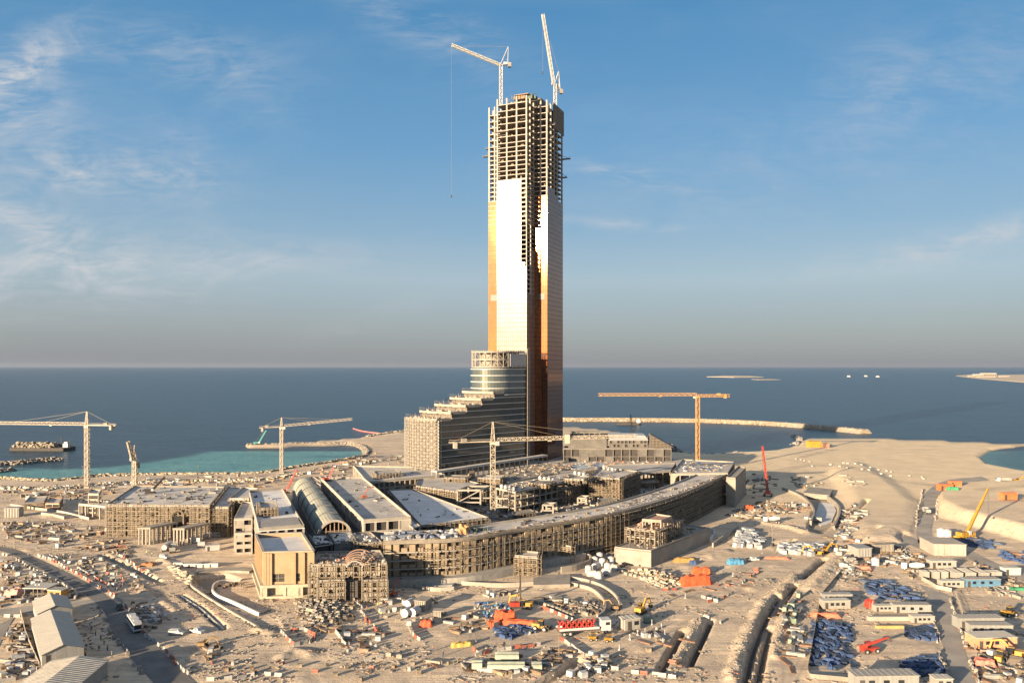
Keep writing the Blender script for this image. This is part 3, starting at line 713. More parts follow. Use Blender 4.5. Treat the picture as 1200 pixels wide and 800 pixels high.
# ---------------------------------------------------------------- podium: blocks, crescent, vault and their scaffolds
def facade_scaffold(name_parent, path, z0, z1, out=1.3, bay=2.4, lift=2.0, miss=.08, seed=0, w=.13, boards=True, closed_depth=1.0, pole=None):
    """path walked with the outside on the right hand"""
    r = random.Random(seed); P1 = resample(path, bay); A = offset(P1, -.35); B = offset(P1, -.35-closed_depth)
    st = MB(); bo = st; n = len(P1); top = [z1+r.uniform(-.2, 1.4) for _ in range(n)]
    for i in range(n):
        for Q in (A, B): st.bar(Q[i]+UP*z0, Q[i]+UP*top[i], w)
    z = z0+lift
    while z <= z1+.2:
        for i in range(n-1):
            if r.random() < miss: continue
            st.bar(B[i]+UP*z, B[i+1]+UP*z, w); 
            if r.random() < .7: st.bar(B[i]+UP*(z+1), B[i+1]+UP*(z+1), w*.8)
            if boards and r.random() < .8: st.mi = 1; bo.bar((A[i]+B[i])/2+UP*(z+.08), (A[i+1]+B[i+1])/2+UP*(z+.08), closed_depth*.9, .15); st.mi = 0
            if r.random() < .22: st.bar(B[i]+UP*(z-lift), B[i+1]+UP*z, w*.8)
        z += lift
    st.build('scaffold', [pole or SCAF, PLANK], name_parent, world=True)
def ccw(p):
    a = sum(p[i].x*p[(i+1)%len(p)].y-p[(i+1)%len(p)].x*p[i].y for i in range(len(p)))
    return p if a > 0 else p[::-1]
def shrink(p, d):
    """inset a convex-ish polygon by d metres"""
    n = len(p); o = []
    for i in range(n):
        a, b, c = p[i-1], p[i], p[(i+1)%n]; e1 = (b-a).normalized(); e2 = (c-b).normalized()
        n1 = Vector((-e1.y, e1.x, 0)); n2 = Vector((-e2.y, e2.x, 0)); m = n1+n2; k = d/max(.35, (1+n1.dot(n2))/2*1.0)
        o.append(b+m*.5*k)
    return o
def block(name, label, roof_px, z, z0=0.0, fh=3.2, pier=3.6, wall=CONC, roof=DECK, inner=DARK, scaf=(), parapet=.7, cat='building', spand=.9, seed=0, group=None, openings=True, frame=False, solid=(), scaf_kw=None):
    """a floor-by-floor block whose roof outline is given in pixels at height z"""
    P_ = ccw([G(x, y, z)*1 for x, y in roof_px]); P_ = [Vector((p.x, p.y, 0)) for p in P_]; n = len(P_)
    c = sum(P_, Vector())/n; t = thing(name, label, cat, Vector((c.x, c.y, z0)), 0, group)
    r = random.Random(seed+len(label)); nf = max(1, round((z-z0)/fh)); h = (z-z0)/nf
    I = shrink(P_, 1.1)
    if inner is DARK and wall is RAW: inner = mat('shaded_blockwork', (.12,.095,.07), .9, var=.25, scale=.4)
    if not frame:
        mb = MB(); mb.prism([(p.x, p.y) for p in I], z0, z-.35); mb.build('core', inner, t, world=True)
    mb = MB()
    for k in range(1, nf): mb.prism([(p.x, p.y) for p in shrink(P_, .12)], z0+k*h-.28, z0+k*h)
    sl = mb
    wl = MB()
    for i in range(n):
        a, b = P_[i], P_[(i+1)%n]; d = (b-a); L1 = d.length
        if L1 < 2: continue
        m = max(1, round(L1/pier)); e = d/m; u = e.normalized(); nn = Vector((u.y, -u.x, 0))
        if i in solid or not openings:
            wl.obb(a-nn*.5+UP*z0, d, nn*.5, UP*(z-z0-.02)); continue
        for k in range(m+1):
            pw = .75 if not frame else .55
            q = a+e*k-u*pw/2; q = a+u*.02 if k == 0 else (b-u*(pw+.02) if k == m else q)
            wl.obb(q-nn*.62+UP*z0, u*pw, nn*.6, UP*(z-z0-.3))
        for f in range(nf):
            if frame: wl.obb(a-nn*.5+UP*(z0+(f+1)*h-.55), d, nn*.42, UP*.5); continue
            wl.obb(a-nn*.55+UP*(z0+f*h-(.0 if f == 0 else .3)), d, nn*.5, UP*spand*(.6 if f == 0 else 1))
            for k in range(m):
                if r.random() < .32: wl.obb(a+e*k-nn*.58+UP*(z0+f*h), e, nn*.4, UP*(h-.3))
    if nf > 1: sl.build('floor_slabs', CONC, t, world=True)
    wl.build('walls', wall, t, world=True)
    mb = MB(); mb.prism([(p.x, p.y) for p in P_], z-.3, z); mb.build('roof', roof, t, world=True)
    if parapet:
        mb = MB(); J = shrink(P_, .22)
        for i in range(n): mb.bar(J[i]+UP*(z+parapet/2+.01), J[(i+1)%n]+UP*(z+parapet/2+.01), .34, parapet)
        mb.build('parapet', wall if wall is not RAW else CONC, t, world=True)
    for i in scaf:
        a, b = P_[i], P_[(i+1)%n]; facade_scaffold(t, [a, b], z0, z, seed=seed+i, **(scaf_kw or {}))
    t['_p'] = 0; del t['_p']
    return t, P_
def edges_facing(P_):      # indices of edges that face the camera
    o = []
    for i in range(len(P_)):
        a, b = P_[i], P_[(i+1)%len(P_)]; nn = Vector(((b-a).y, -(b-a).x, 0)); 
        if nn.dot(-(a+b)/2) > 0: o.append(i)
    return o
def auto_block(name, label, px, z, scaf=True, only=None, **k):
    P_ = ccw([Vector((G(x, y, z).x, G(x, y, z).y, 0)) for x, y in px]); e = edges_facing(P_)
    return block(name, label, px, z, scaf=e if scaf else (), **k)
def roof_clutter(label, px, z, n, mats=(RUBM,), seed=0, smax=2.2, hmax=1.0, cat='materials', lumps=.3, name='roof_materials'):
    P_ = [Vector((G(x, y, z).x, G(x, y, z).y, 0)) for x, y in px]; r = random.Random(seed); mb = MB()
    xs = [p.x for p in P_]; ys = [p.y for p in P_]; poly = np.array([[p.x, p.y] for p in P_]); k = 0
    while k < n:
        x = r.uniform(min(xs), max(xs)); y = r.uniform(min(ys), max(ys))
        if not inside(poly, np.array([x]), np.array([y]))[0]: continue
        k += 1; mb.mi = r.randrange(len(mats)); s = r.uniform(.3, 1)**1.5*smax
        if r.random() < lumps: mb.lump((x, y, z+.01), (s*1.3, s, r.uniform(.3, 1)*hmax*1.2), r.uniform(0, 3), r.random(), n=7)
        else: mb.box((x, y, z+.01+s*.2), (s*r.uniform(.8, 2.2), s*r.uniform(.3, .8), s*.4), r.choice((.4, .4+math.pi/2, r.uniform(0, 3))))
    o = mb.build(name, list(mats)); tag(o, label, cat, kind='stuff'); return o

# base slab of the podium
def slab(name, label, px, z, z0, m, kind=None, cat='deck'):
    P_ = ccw([Vector((G(x, y, z).x, G(x, y, z).y, 0)) for x, y in px]); c = sum(P_, Vector())/len(P_)
    mb = MB(); mb.prism([(p.x-c.x, p.y-c.y) for p in P_], 0, z-z0); o = mb.build(name, m); o.location = (c.x, c.y, z0)
    tag(o, label, cat) if not kind else tag(o, kind=kind); return o
slab('podium_floor', 'lower concrete podium floor littered with materials behind the crescent', [(455,640),(520,637),(560,633),(620,620),(700,606),(770,590),(825,573),(858,553),(800,541),(700,541),(600,542),(520,552),(430,556),(350,566),(340,590),(352,628),(380,646)], 6, -1, CONC)
slab('upper_deck', 'raised pale deck slab round the foot of the tower', [(512,561),(560,566),(600,564),(650,558),(700,552),(790,549),(800,538),(740,533),(660,531),(600,535),(520,546)], 12, -1, DECK)
slab('terrace_deck', 'grey brown flat deck between the white canopy and the gallery roof', [(545,564),(600,564),(655,553),(672,546),(640,543),(590,550)], 14, 11, mat('brown_deck', (.27,.235,.195), .9))
slab('reflecting_pool', 'pale empty pool basin right of the tower foot', [(664,549),(690,549),(712,545),(706,542.5),(672,543)], 13.2, 11, mat('pool_liner', (.38,.43,.46), .5))
# left hall
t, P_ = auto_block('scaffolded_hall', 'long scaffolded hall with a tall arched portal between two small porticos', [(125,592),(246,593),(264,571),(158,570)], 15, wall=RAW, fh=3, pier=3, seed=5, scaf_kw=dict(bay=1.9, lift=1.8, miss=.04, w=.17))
a = G(196, 634, 0); mb = MB(); Yf = P_[0].y
ang = 0
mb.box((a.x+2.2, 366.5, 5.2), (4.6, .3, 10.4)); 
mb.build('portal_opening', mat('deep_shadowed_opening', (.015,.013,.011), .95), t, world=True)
mb = MB()
for dx in (-.6, 5.0): mb.box((a.x+dx, 366.2, 5.4), (.6, .9, 10.8))
for k in range(9):
    t0 = math.pi*k/8; t1 = math.pi*(k+1)/8
    if k < 8: mb.bar((a.x+2.2-2.8*math.cos(t0), 366.2, 10.8+2.6*math.sin(t0)), (a.x+2.2-2.8*math.cos(t1), 366.2, 10.8+2.6*math.sin(t1)), .5, .8)
mb.build('portal_arch', RAW, t, world=True)
for i, (x0, x1, yb) in enumerate(((163,187,638),(204,226,639))):
    p = G(x0, yb, 0); q = G(x1, yb, 0); t = thing('colonnaded_portico', ('pale columned portico standing left of the arched portal', 'pale columned portico standing right of the arched portal')[i], 'portico', (p+q)/2)
    mb = MB(); n = 6; wd = (q.x-p.x)*.52; dp = 12
    xs = [p.x+wd*k/3 for k in range(4)]
    for x in xs: mb.bar((x, p.y, 0), (x, p.y, 7.2), .55)
    for k in range(1, 7): mb.bar((xs[-1]+k*1.2, p.y+k*2, 0), (xs[-1]+k*1.2, p.y+k*2, 7.2), .5); mb.bar((xs[0]+k*1.2, p.y+k*2, 0), (xs[0]+k*1.2, p.y+k*2, 7.2), .5)
    mb.build('columns', CONCL, t, world=True)
    mb = MB(); mb.prism([(p.x-.5, p.y-.5), (p.x+wd+.5, p.y-.5), (p.x+wd+8, p.y+12), (p.x+7, p.y+12)], 7.2, 8.1); mb.build('roof', FRAME, t, world=True)
auto_block('scaffolded_block', 'dark scaffolded block in the gap right of the long hall', [(251,595),(268,595),(284,572),(268,571)], 14, wall=RAW, seed=8, scaf_kw=dict(bay=2, lift=1.8, w=.16))
auto_block('frame_block', 'open framed block with small cream window openings behind the cream annex', [(268,585),(292,585),(303,573),(285,572)], 15.5, wall=CONCL, pier=2.6, seed=9)
auto_block('cream_annex', 'cream rendered annex with a stepped roof beside the terracotta box', [(274,609),(296,608),(301,590),(284,589)], 14, wall=CONCL, pier=3.2, scaf=False, seed=10, spand=1.4)
auto_block('cream_annex_porch', 'low cream porch with red railing below the stepped annex', [(275,626),(296,625),(297,612),(277,613)], 9, wall=CONCL, pier=4.5, scaf=False, seed=12, spand=1.8)
t, P_ = auto_block('long_roofed_hall', 'long low hall with a pale parapet roof behind the yellow box', [(303,622),(357,618),(331,573.5),(292,577)], 17, wall=CONCL, roof=ROOFW, scaf=False, seed=13, parapet=1.1)
mb = MB(); a, b, c, d = G(302,602,17), G(341,600,17), G(354,617,17), G(305,621,17)
auto_block('scaffolded_box', 'scaffolded stair head box standing on the long hall roof', [(305,597),(326,596),(324,589),(304,590)], 20, z0=17.05, wall=RAW, seed=14, scaf_kw=dict(bay=1.6, lift=1.5))
mb = MB(); pts = [G(x, y, 17) for x, y in ((306,611),(348,608),(353,616.5),(305,620.5))]; mb.prism([(p.x, p.y) for p in pts], 17.05, 18.0); o = mb.build('sunk_roof_bay', mat('grey_block_roof', (.24,.22,.20), .9)); center(o); tag(o, 'grey raised roof bay at the near end of the long hall', 'roof bay')
# yellow box
def yellow_box():
    z = 16.2; P_ = ccw([Vector((G(x, y, z).x, G(x, y, z).y, 0)) for x, y in [(308.6,647),(367.6,645.5),(354,624),(299.5,626)]]); t = thing('yellow_box_hall', 'tall yellow rendered cube with ribbed front and sunken pale roof', 'building', Vector(((P_[0].x+P_[2].x)/2, (P_[0].y+P_[2].y)/2, 0)))
    e = edges_facing(P_); fi = min(e, key=lambda i: ((P_[i]+P_[(i+1)%4])/2).y); a, b = P_[fi], P_[(fi+1)%4]
    u = (b-a).normalized(); nn = Vector((u.y, -u.x, 0)); Lw = (b-a).length
    mb = MB(); mb.prism([(p.x, p.y) for p in shrink(P_, .35)], 4.9, z-1.6); mb.build('core', YELW, t, world=True)
    fr = MB(); ops = [(.17,.30,5.6,8.4),(.28,.42,5.6,8.4),(.645,.73,5.6,8.4),(.88,.955,5.8,8.6)]
    # front wall in strips around the openings
    cuts = sorted({0, 1, *[o[0] for o in ops], *[o[1] for o in ops]}); cuts = [0,.17,.42,.645,.73,.88,.955,1]
    for i in range(len(cuts)-1):
        s0, s1 = cuts[i], cuts[i+1]
        if i in (1, 3, 5):
            fr.obb(a+u*Lw*s0+UP*4.9-nn*.3, u*Lw*(s1-s0), nn*.35, UP*.8); fr.obb(a+u*Lw*s0+UP*8.5-nn*.3, u*Lw*(s1-s0), nn*.35, UP*(z-8.5))
        else: fr.obb(a+u*Lw*s0+UP*4.9-nn*.3, u*Lw*(s1-s0), nn*.35, UP*(z-4.9))
    for s in (.02,.075,.13,.60,.78,.97): fr.obb(a+u*(Lw*s)+nn*.06+UP*4.9, u*.85, nn*.7, UP*(z-5.2))
    fr.build('front_wall', YELW, t, world=True)
    for s0, s1 in ((.17,.42),(.645,.73),(.88,.955)):
        w_ = MB(); w_.obb(a+u*Lw*s0-nn*.29+UP*5.7, u*Lw*(s1-s0), nn*.08, UP*2.8); win = w_.build('window', DARK, t, world=True)
        g_ = MB(); g_.obb(a+u*(Lw*(s0+s1)/2)-nn*.2+UP*5.7, u*.15, nn*.12, UP*2.8); g_.obb(a+u*Lw*s0-nn*.2+UP*7.0, u*Lw*(s1-s0), nn*.12, UP*.12); fr_ = g_.build('window_frame', CONC, t, world=True)
        fr_.parent = win; fr_.matrix_parent_inverse.identity()
    sd_ = MB()
    for i in range(4):
        if i == fi: continue
        p, q = P_[i], P_[(i+1)%4]; uu = (q-p).normalized(); n2 = Vector((uu.y, -uu.x, 0)); sd_.obb(p+UP*4.9-n2*.34+uu*.36, (q-p)-uu*.72, n2*.35, UP*(z-4.9))
        for k in range(7): sd_.obb(p+(q-p)*(k+.5)/7.5+n2*.02+UP*4.9, uu*.7, n2*.5, UP*(z-5.3))
    sd_.build('side_walls', YELW, t, world=True)
    rf = MB(); rf.prism([(p.x, p.y) for p in shrink(P_, .4)], z-1.7, z-1.3); rf.build('roof', ROOFW, t, world=True)
    cp = MB()
    J = shrink(P_, .05)
    for i in range(4): cp.bar(J[i]+UP*(z+.18), J[(i+1)%4]+UP*(z+.18), .9, .35)
    cp.build('coping', CONCL, t, world=True)
    pl = MB(); Q = shrink(P_, -1.2); pl.prism([(p.x, p.y) for p in Q], 0, .9); pl.prism([(p.x, p.y) for p in Q], 3.9, 4.85); pl.prism([(p.x, p.y) for p in shrink(P_, 1)], .9, 3.9)
    aa, bb = Q[fi], Q[(fi+1)%4]
    for s in (0,.04,.40,.62,.66,.95): pl.obb(aa+(bb-aa)*s-nn*.9+UP*.9, u*(1.6 if s in (.04,.62,.66) else 1.0), nn*.88, UP*3.0)
    pl.obb(aa+(bb-aa)*.42-nn*.8+UP*.9, u*Lw*.28, nn*.5, UP*3.0)
    pl.build('plinth', mat('cream_plinth', (.36,.30,.22), .9), t, world=True)
    return t
yellow_box()
auto_block('glazed_link', 'small dark fronted link block right of the yellow box', [(369,640),(390,637),(382,626.5),(361,627.5)], 13, wall=mat('dark_steel_wall', (.07,.065,.06), .5), pier=5, scaf=False, seed=20, spand=.4, roof=ROOFW)
auto_block('grey_wall_block', 'block with a blank grey wall in front of the glass vault', [(391.5,636.5),(418,634),(411,623.5),(384,625.5)], 13, wall=mat('grey_plaster', (.17,.16,.145), .9), openings=False, scaf=False, seed=21, roof=ROOFW)
auto_block('braced_block', 'densely propped block between the grey wall and the crescent end', [(419,638),(449,637),(434,624),(413,626)], 12.5, wall=RAW, seed=22, scaf_kw=dict(bay=1.8, lift=1.8, w=.2))
# vault
def vault():
    c0 = Vector((-73.5, 318, 0)); c1 = Vector((-119, 442, 0)); ax = (c1-c0).normalized(); sx = Vector((ax.y, -ax.x, 0)); rr = 6.6; zb = 11.5; L_ = (c1-c0).length
    t = thing('glass_vault', 'long barrel vaulted glass roof with rib bands and an arched open end', 'building', (c0+c1)/2+UP*6)
    def pt(s, a, r=rr): return c0+ax*s+sx*(math.cos(a)*r)+UP*(zb+math.sin(a)*r)
    g = MB(); n = 16; m = int(L_/2.2)
    for i in range(m):
        for k in range(n):
            a0 = math.pi*k/n; a1 = math.pi*(k+1)/n; s0 = L_*i/m; s1 = L_*(i+1)/m
            g.quad(pt(s0+.08, a0+.012), pt(s1-.08, a0+.012), pt(s1-.08, a1-.012), pt(s0+.08, a1-.012))
    g.build('glazing', mat('vault_glass', (.36,.34,.26), .6, metal=0, var=.12, scale=.15), t, world=True)
    bmd = MB()
    for i in range(m+1):
        s = L_*i/m
        for k in range(n): bmd.bar(pt(s, math.pi*k/n, rr-.08), pt(s, math.pi*(k+1)/n, rr-.08), .14, .14)
    for k in range(n+1): bmd.bar(pt(0, math.pi*k/n, rr-.08), pt(L_, math.pi*k/n, rr-.08), .13, .13)
    bmd.build('glazing_bars', mat('vault_bars', (.27,.25,.21), .6), t, world=True)
    for s in [0.2]+[L_*q/7 for q in range(1, 7)]+[L_-.2]:
        rb = MB()
        for k in range(n): rb.bar(pt(s, math.pi*k/n, rr+.15), pt(s, math.pi*(k+1)/n, rr+.15), .8, .4) if s > 1 else rb.bar(pt(s-.5, math.pi*k/n, rr+.1), pt(s-.5, math.pi*(k+1)/n, rr+.1), 1.0, .9)
        rb.build('rib', CONCL if s < 1 else mat('rib_metal', (.15,.15,.14), .5), t, world=True)
    w_ = MB()
    for sgn in (-1, 1): w_.obb(c0+sx*(sgn*(rr+.2)-.3)+UP*5.5, ax*L_, sx*.6, UP*(zb-5.4))
    w_.build('side_walls', CONC, t, world=True)
    e = MB(); 
    for k in range(-3, 4): e.bar(c0+sx*k*1.7+UP*6, c0+sx*k*1.7+UP*(zb+math.sqrt(max(.5, rr*rr-(k*1.7)**2))-.3), .35)
    for zq in (zb-2.5, zb, zb+2.4): hw = math.sqrt(max(1, rr*rr-max(0, zq-zb)**2))-.3; e.bar(c0-sx*hw+UP*zq, c0+sx*hw+UP*zq, .35)
    e.build('end_frame', TIMB, t, world=True)
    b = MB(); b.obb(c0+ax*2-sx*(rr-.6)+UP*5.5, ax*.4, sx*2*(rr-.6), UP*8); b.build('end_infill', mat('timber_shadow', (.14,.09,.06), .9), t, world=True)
vault()
t, P_ = auto_block('flat_roofed_hall', 'long flat pale roofed hall right of the glass vault with an orange lift on top', [(426,612),(482,608),(425,560.5),(376,562)], 17, z0=3, wall=CONCL, pier=5.2, fh=4.6, roof=DECK, scaf=False, seed=25, parapet=1.3, spand=1.2)
t, P_ = auto_block('narrow_gutter_roof', 'narrow raised roof strip along the right side of the flat roofed hall', [(484,619),(493,616.5),(437,569.5),(427,570)], 14.5, z0=3, parapet=.3, wall=CONCL, roof=mat('metal_gutter', (.34,.33,.33), .5), scaf=False, seed=26, pier=6)
auto_block('membrane_roof_hall', 'low hall under a broad bright white membrane roof', [(493,617),(573,607.5),(483,573.5),(455,574.5)], 13, z0=3, wall=CONC, roof=ROOFW, scaf=True, seed=27, scaf_kw=dict(bay=2.2, lift=2))
auto_block('far_terrace_block', 'flat roofed framed block at the left foot of the stepped wing', [(431,566),(522,557.5),(502,548.5),(414,546.5)], 16, z0=5, wall=FRAME, fh=3.6, pier=3.4, scaf=False, seed=28, parapet=.9, inner=RAW)
auto_block('textured_block', 'rough scaffold wrapped block behind the white membrane roof', [(487,570),(536,577),(562,567),(532,560),(490,562)], 15, z0=5, wall=RAW, seed=29, scaf_kw=dict(bay=1.9, lift=1.8, w=.2, miss=.05))
auto_block('gallery_block', 'long open framed gallery with rooftop fans in the podium court', [(581,572),(604,577),(660,565),(690,559),(684,551.5),(655,555),(598,566)], 18, z0=6, wall=FRAME, frame=True, pier=5.2, fh=4, scaf=False, seed=30, parapet=.5)
auto_block('gallery_block', 'taller scaffolded gallery block right of the long framed gallery', [(690,560),(726,561),(748,553),(704,548)], 18.5, z0=6, wall=RAW, pier=4, seed=31, scaf_kw=dict(bay=2, lift=2, w=.18), roof=DECK)
auto_block('court_block', 'scaffolded middle block in the podium court with barred dark front', [(640,571),(664,572),(690,564),(668,560)], 15, z0=6, wall=RAW, pier=3.6, seed=33, scaf_kw=dict(bay=2, lift=2, w=.18))
auto_block('columned_deck', 'pale deck on open columns left of the orange crane', [(741,556),(786,552),(792,543),(706,545)], 15, z0=6, wall=FRAME, frame=True, fh=9, pier=6, scaf=False, seed=34, parapet=.5)
auto_block('columned_deck', 'broad pale deck at the foot of the orange crane', [(786,556),(853,555),(861,542),(800,539)], 17, z0=2, wall=FRAME, frame=True, fh=15, pier=6, scaf=False, seed=35, parapet=.8)
for i, (px, zt, lb) in enumerate((
  ([(548,572),(566,575),(577,570),(560,567)], 14, 'low scaffolded block just left of the centre crane mast'),
  ([(600,588),(632,584),(628,580),(600,583)], 11, 'low scaffold block below the long gallery'),
  ([(618,566),(640,568),(650,563.5),(630,562)], 19.5, 'raised scaffold box on the middle of the gallery'),
  ([(662,561),(684,562),(692,558.5),(672,557.5)], 20, 'raised scaffold box at the far end of the gallery'),
  ([(726,556),(742,556.5),(750,552.5),(734,552)], 17, 'narrow scaffold block left of the columned deck'),
  ([(752,566),(772,564),(770,559.5),(753,561)], 10, 'small scaffold block among white ducts'),
  ([(700,590),(722,587),(718,583),(700,585)], 10, 'squat scaffold block behind the crescent roof'),
  ([(560,560),(586,561),(592,557.5),(568,557)], 16.5, 'low rough block behind the centre crane'),
  ([(520,560),(545,561),(550,557.5),(528,557)], 17, 'low rough block at the left foot of the white canopy'),
  ([(440,556),(470,553.5),(464,550.5),(438,552.5)], 18.5, 'small scaffold block on the far terrace roof'),
  ([(600,604),(626,600),(622,597),(600,600)], 9, 'low framed strip behind the crescent roof'),
  ([(655,556),(700,550.5),(697,548),(652,553)], 15.5, 'long low parapet block near the pool basin'))):
    auto_block('scaffold_block', lb, px, zt, z0=(6 if zt < 18 else 17.5 if zt > 19 else 12), wall=(RAW if i % 3 else FRAME), frame=bool(i % 3 == 0), pier=3.2, fh=2.6, seed=200+i, parapet=.4, roof=(DECK if i % 2 else CONC), scaf_kw=dict(bay=2.0, lift=1.8, w=.15, miss=.15))
# braced steel portal in the court
def portal(px0, px1, py, z0, h, dep, label, m=CONCL, brace=True):
    p = G(px0, py, z0); q = G(px1, py, z0); t = thing('portal_frame', label, 'frame', (p+q)/2); mb = MB(); d = Vector((.35, .94, 0))*dep
    for o in (Vector(), d):
        for e in (p, q): mb.bar(e+o, e+o+UP*h, .8)
        mb.bar(p+o+UP*h, q+o+UP*h, .8, .9); mb.bar(p+o+UP*h*.45, q+o+UP*h*.45, .7, .7)
    for e in (p, q): mb.bar(e+UP*h, e+d+UP*h, .6, .7)
    mb.build('posts_and_beams', m, t, world=True)
    if brace: b = MB(); b.bar(p+UP*h*.45, q+UP*h, .5); b.build('brace', m, t, world=True)
portal(536, 563, 600, 6, 11.5, 14, 'cream portal frame with one diagonal brace left of the centre crane')
portal(582, 603, 602, 6, 8, 8, 'low open frame just right of the centre crane mast', brace=False)
portal(636, 648, 603, 6, 5, 6, 'small pale portal standing among pipes in the court', brace=False)
portal(677, 687, 592, 6, 4, 7, 'small lit portal frame below the court blocks', brace=False)
portal(716, 725, 583, 6, 4, 7, 'small cream portal frame at the right side of the court', brace=False)
# canopy
def canopy():
    a = G(512, 553, 19); b = G(642, 533.5, 19); t = thing('white_canopy', 'long slim white canopy on posts at the foot of the stepped wing', 'canopy', (a+b)/2-UP*7)
    u = (b-a).normalized(); n_ = Vector((-u.y, u.x, 0)); mb = MB(); mb.obb(a, b-a, n_*5, UP*.5); mb.obb(a-UP*.7, b-a, n_*.5, UP*1.1); mb.build('roof', mat('canopy_white', (.55,.50,.43), .6), t, world=True)
    mb = MB(); P1 = resample([a, b], 5.2)
    for p in P1: mb.bar(p+n_*.6-UP*7, p+n_*.6, .45); mb.bar(p+n_*4.4-UP*7, p+n_*4.4, .45)
    mb.build('posts', CONCL, t, world=True)
canopy()
auto_block('kiosk_box', 'small timber brown box under the middle of the white canopy', [(549,555),(556,554),(556,551),(550,551.5)], 17, z0=12, wall=TIMB, openings=False, scaf=False, parapet=0, roof=TIMB)
# crescent
cpx = [(449,636),(480,635),(515,634),(545,632),(575,627.5),(605,622),(650,614.8),(700,606.5),(740,598),(775,588),(805,577.5),(830,567),(851,557)]
cres = smooth_path([Vector((G(x, y, 16).x, G(x, y, 16).y, 0)) for x, y in cpx], 3.0)
t = thing('crescent_building', 'long curved four storey block wrapped in scaffolding, pale strip roof', 'building', (cres[len(cres)//2].x, cres[len(cres)//2].y+8, 0))
back = offset(cres, 15); inner_f = offset(cres, 1.6)
def strip(mb, A, B, z0, z1):
    mb.ribbon([p+UP*z1 for p in A], [p+UP*z1 for p in B]); mb.ribbon([p+UP*z0 for p in A], [p+UP*z1 for p in A]); mb.ribbon([p+UP*z1 for p in B], [p+UP*z0 for p in B]); mb.ribbon([p+UP*z0 for p in B], [p+UP*z0 for p in A])
    for q in (0, -1): mb.quad(A[q]+UP*z0, B[q]+UP*z0, B[q]+UP*z1, A[q]+UP*z1)
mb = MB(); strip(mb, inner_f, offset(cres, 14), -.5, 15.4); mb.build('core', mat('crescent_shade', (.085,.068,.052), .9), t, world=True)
mb = MB()
for z in (3.1, 6.2, 9.3, 12.4): strip(mb, offset(cres, -.35), inner_f, z-.4, z)
mb.build('floor_slabs', CONCL, t, world=True)
mb = MB(); strip(mb, offset(cres, 1.5), offset(cres, 4), 15.4, 16.0); strip(mb, offset(cres, .0), offset(cres, 1.0), 15.4, 15.9); mb.build('roof_edge', mat('roof_edge_gravel', (.26,.225,.19), .9), t, world=True)
mb = MB(); strip(mb, offset(cres, 4), offset(cres, 15), 15.45, 16.2); mb.build('roof', DECK, t, world=True)
pi_ = MB(); wa_ = MB(); rn = random.Random(5); n = len(cres)
for i in range(n-1):
    a, b = cres[i], cres[i+1]; u = (b-a).normalized(); nn = Vector((u.y, -u.x, 0)); L1 = (b-a).length
    pi_.obb(a-nn*1.5, u*.5, nn*.6, UP*15.4)
    left = i < n*.42
    for f in range(5):
        z = f*3.1
        if left or rn.random() < .35:
            wa_.obb(a-nn*1.3+u*.7+UP*z, u*(L1-.72), nn*.9, UP*(1.35 if rn.random() < .7 else 2.6))
        else: wa_.obb(a-nn*1.3+u*.7+UP*z, u*(L1-.72), nn*.6, UP*.5)
    if left and i % 5 < 2: wa_.obb(a-nn*1.3+u*.7, u*(L1-.72), nn*1.1, UP*15.2)
pi_.build('piers', RAW, t, world=True); wa_.build('infill_walls', mat('warm_infill', (.25,.19,.125), .9, var=.15, scale=.3), t, world=True)
mb = MB(); strip(mb, offset(cres, -.3), offset(cres, .3), 16.0, 16.9)
mb.build('roof_railing', mat('rail_mesh', (.20,.165,.125), .8), t, world=True)
half = int(n*.42); facade_scaffold(t, cres[half-1:], 0, 15.5, bay=3.2, lift=1.55, seed=40, w=.10, miss=.03)
facade_scaffold(t, cres[4:half], 4, 14.0, bay=2.8, lift=3.1, seed=41, w=.14, miss=.45, boards=True)
mb = MB(); ba = offset(cres, 16.2)
strip(mb, offset(cres, 15.1), offset(cres, 15.6), 15, 17); mb.build('rear_upstand', CONCL, t, world=True)
slb = MB(); lo = offset(cres[:int(n*.36)], -4); strip(slb, lo, offset(cres[:int(n*.36)], -.2), -.4, 3.0); o = slb.build('crescent_plinth', mat('plinth_concrete', (.33,.30,.26), .9), t, world=True)
# end pier
e0 = Vector((G(851,553,16).x, G(851,553,16).y, 0))
auto_block('end_pier_wall', 'tall blank concrete end wall closing the right end of the crescent', [(851,560),(862,561),(874,549),(866,546.5)], 16.5, wall=CONC, openings=False, scaf=False, seed=44, roof=CONC)
# scaffolded stair tower, pavilion, portico
auto_block('stair_tower', 'squat scaffolded stair tower in front of the crescent', [(603,652),(630,653.5),(632,648),(607,646)], 7, wall=RAW, seed=45, scaf_kw=dict(bay=1.7, lift=1.6, w=.15))
auto_block('stair_tower', 'scaffolded cube tower against the crescent above the curved wall', [(648,639),(670,641),(672,635),(652,633)], 6.5, wall=RAW, seed=46, scaf_kw=dict(bay=1.7, lift=1.6, w=.15))
auto_block('pavilion_plinth', 'pale concrete plinth with a blank front under the ruin like pavilion', [(720,641.5),(763,646),(832,619),(795,614)], 6.5, wall=CONCL, openings=False, scaf=False, seed=47, parapet=.5, roof=CONC)
t, P_ = auto_block('pavilion', 'half built pavilion of stacked open frames with terracotta steel on top', [(733,619),(768,622.5),(800,610),(770,606)], 12.5, z0=6.5, wall=FRAME, frame=True, fh=3, pier=4.2, seed=48, inner=RAW, scaf_kw=dict(bay=2.2, lift=2, w=.16, miss=.3), parapet=.4, roof=PINK)
auto_block('upper_pavilion', 'small upper tier of the half built pavilion', [(752,609.5),(775,611),(788,606),(768,603)], 15.5, z0=12.55, wall=FRAME, frame=True, fh=3, pier=3.5, scaf=False, seed=49, roof=PINK)
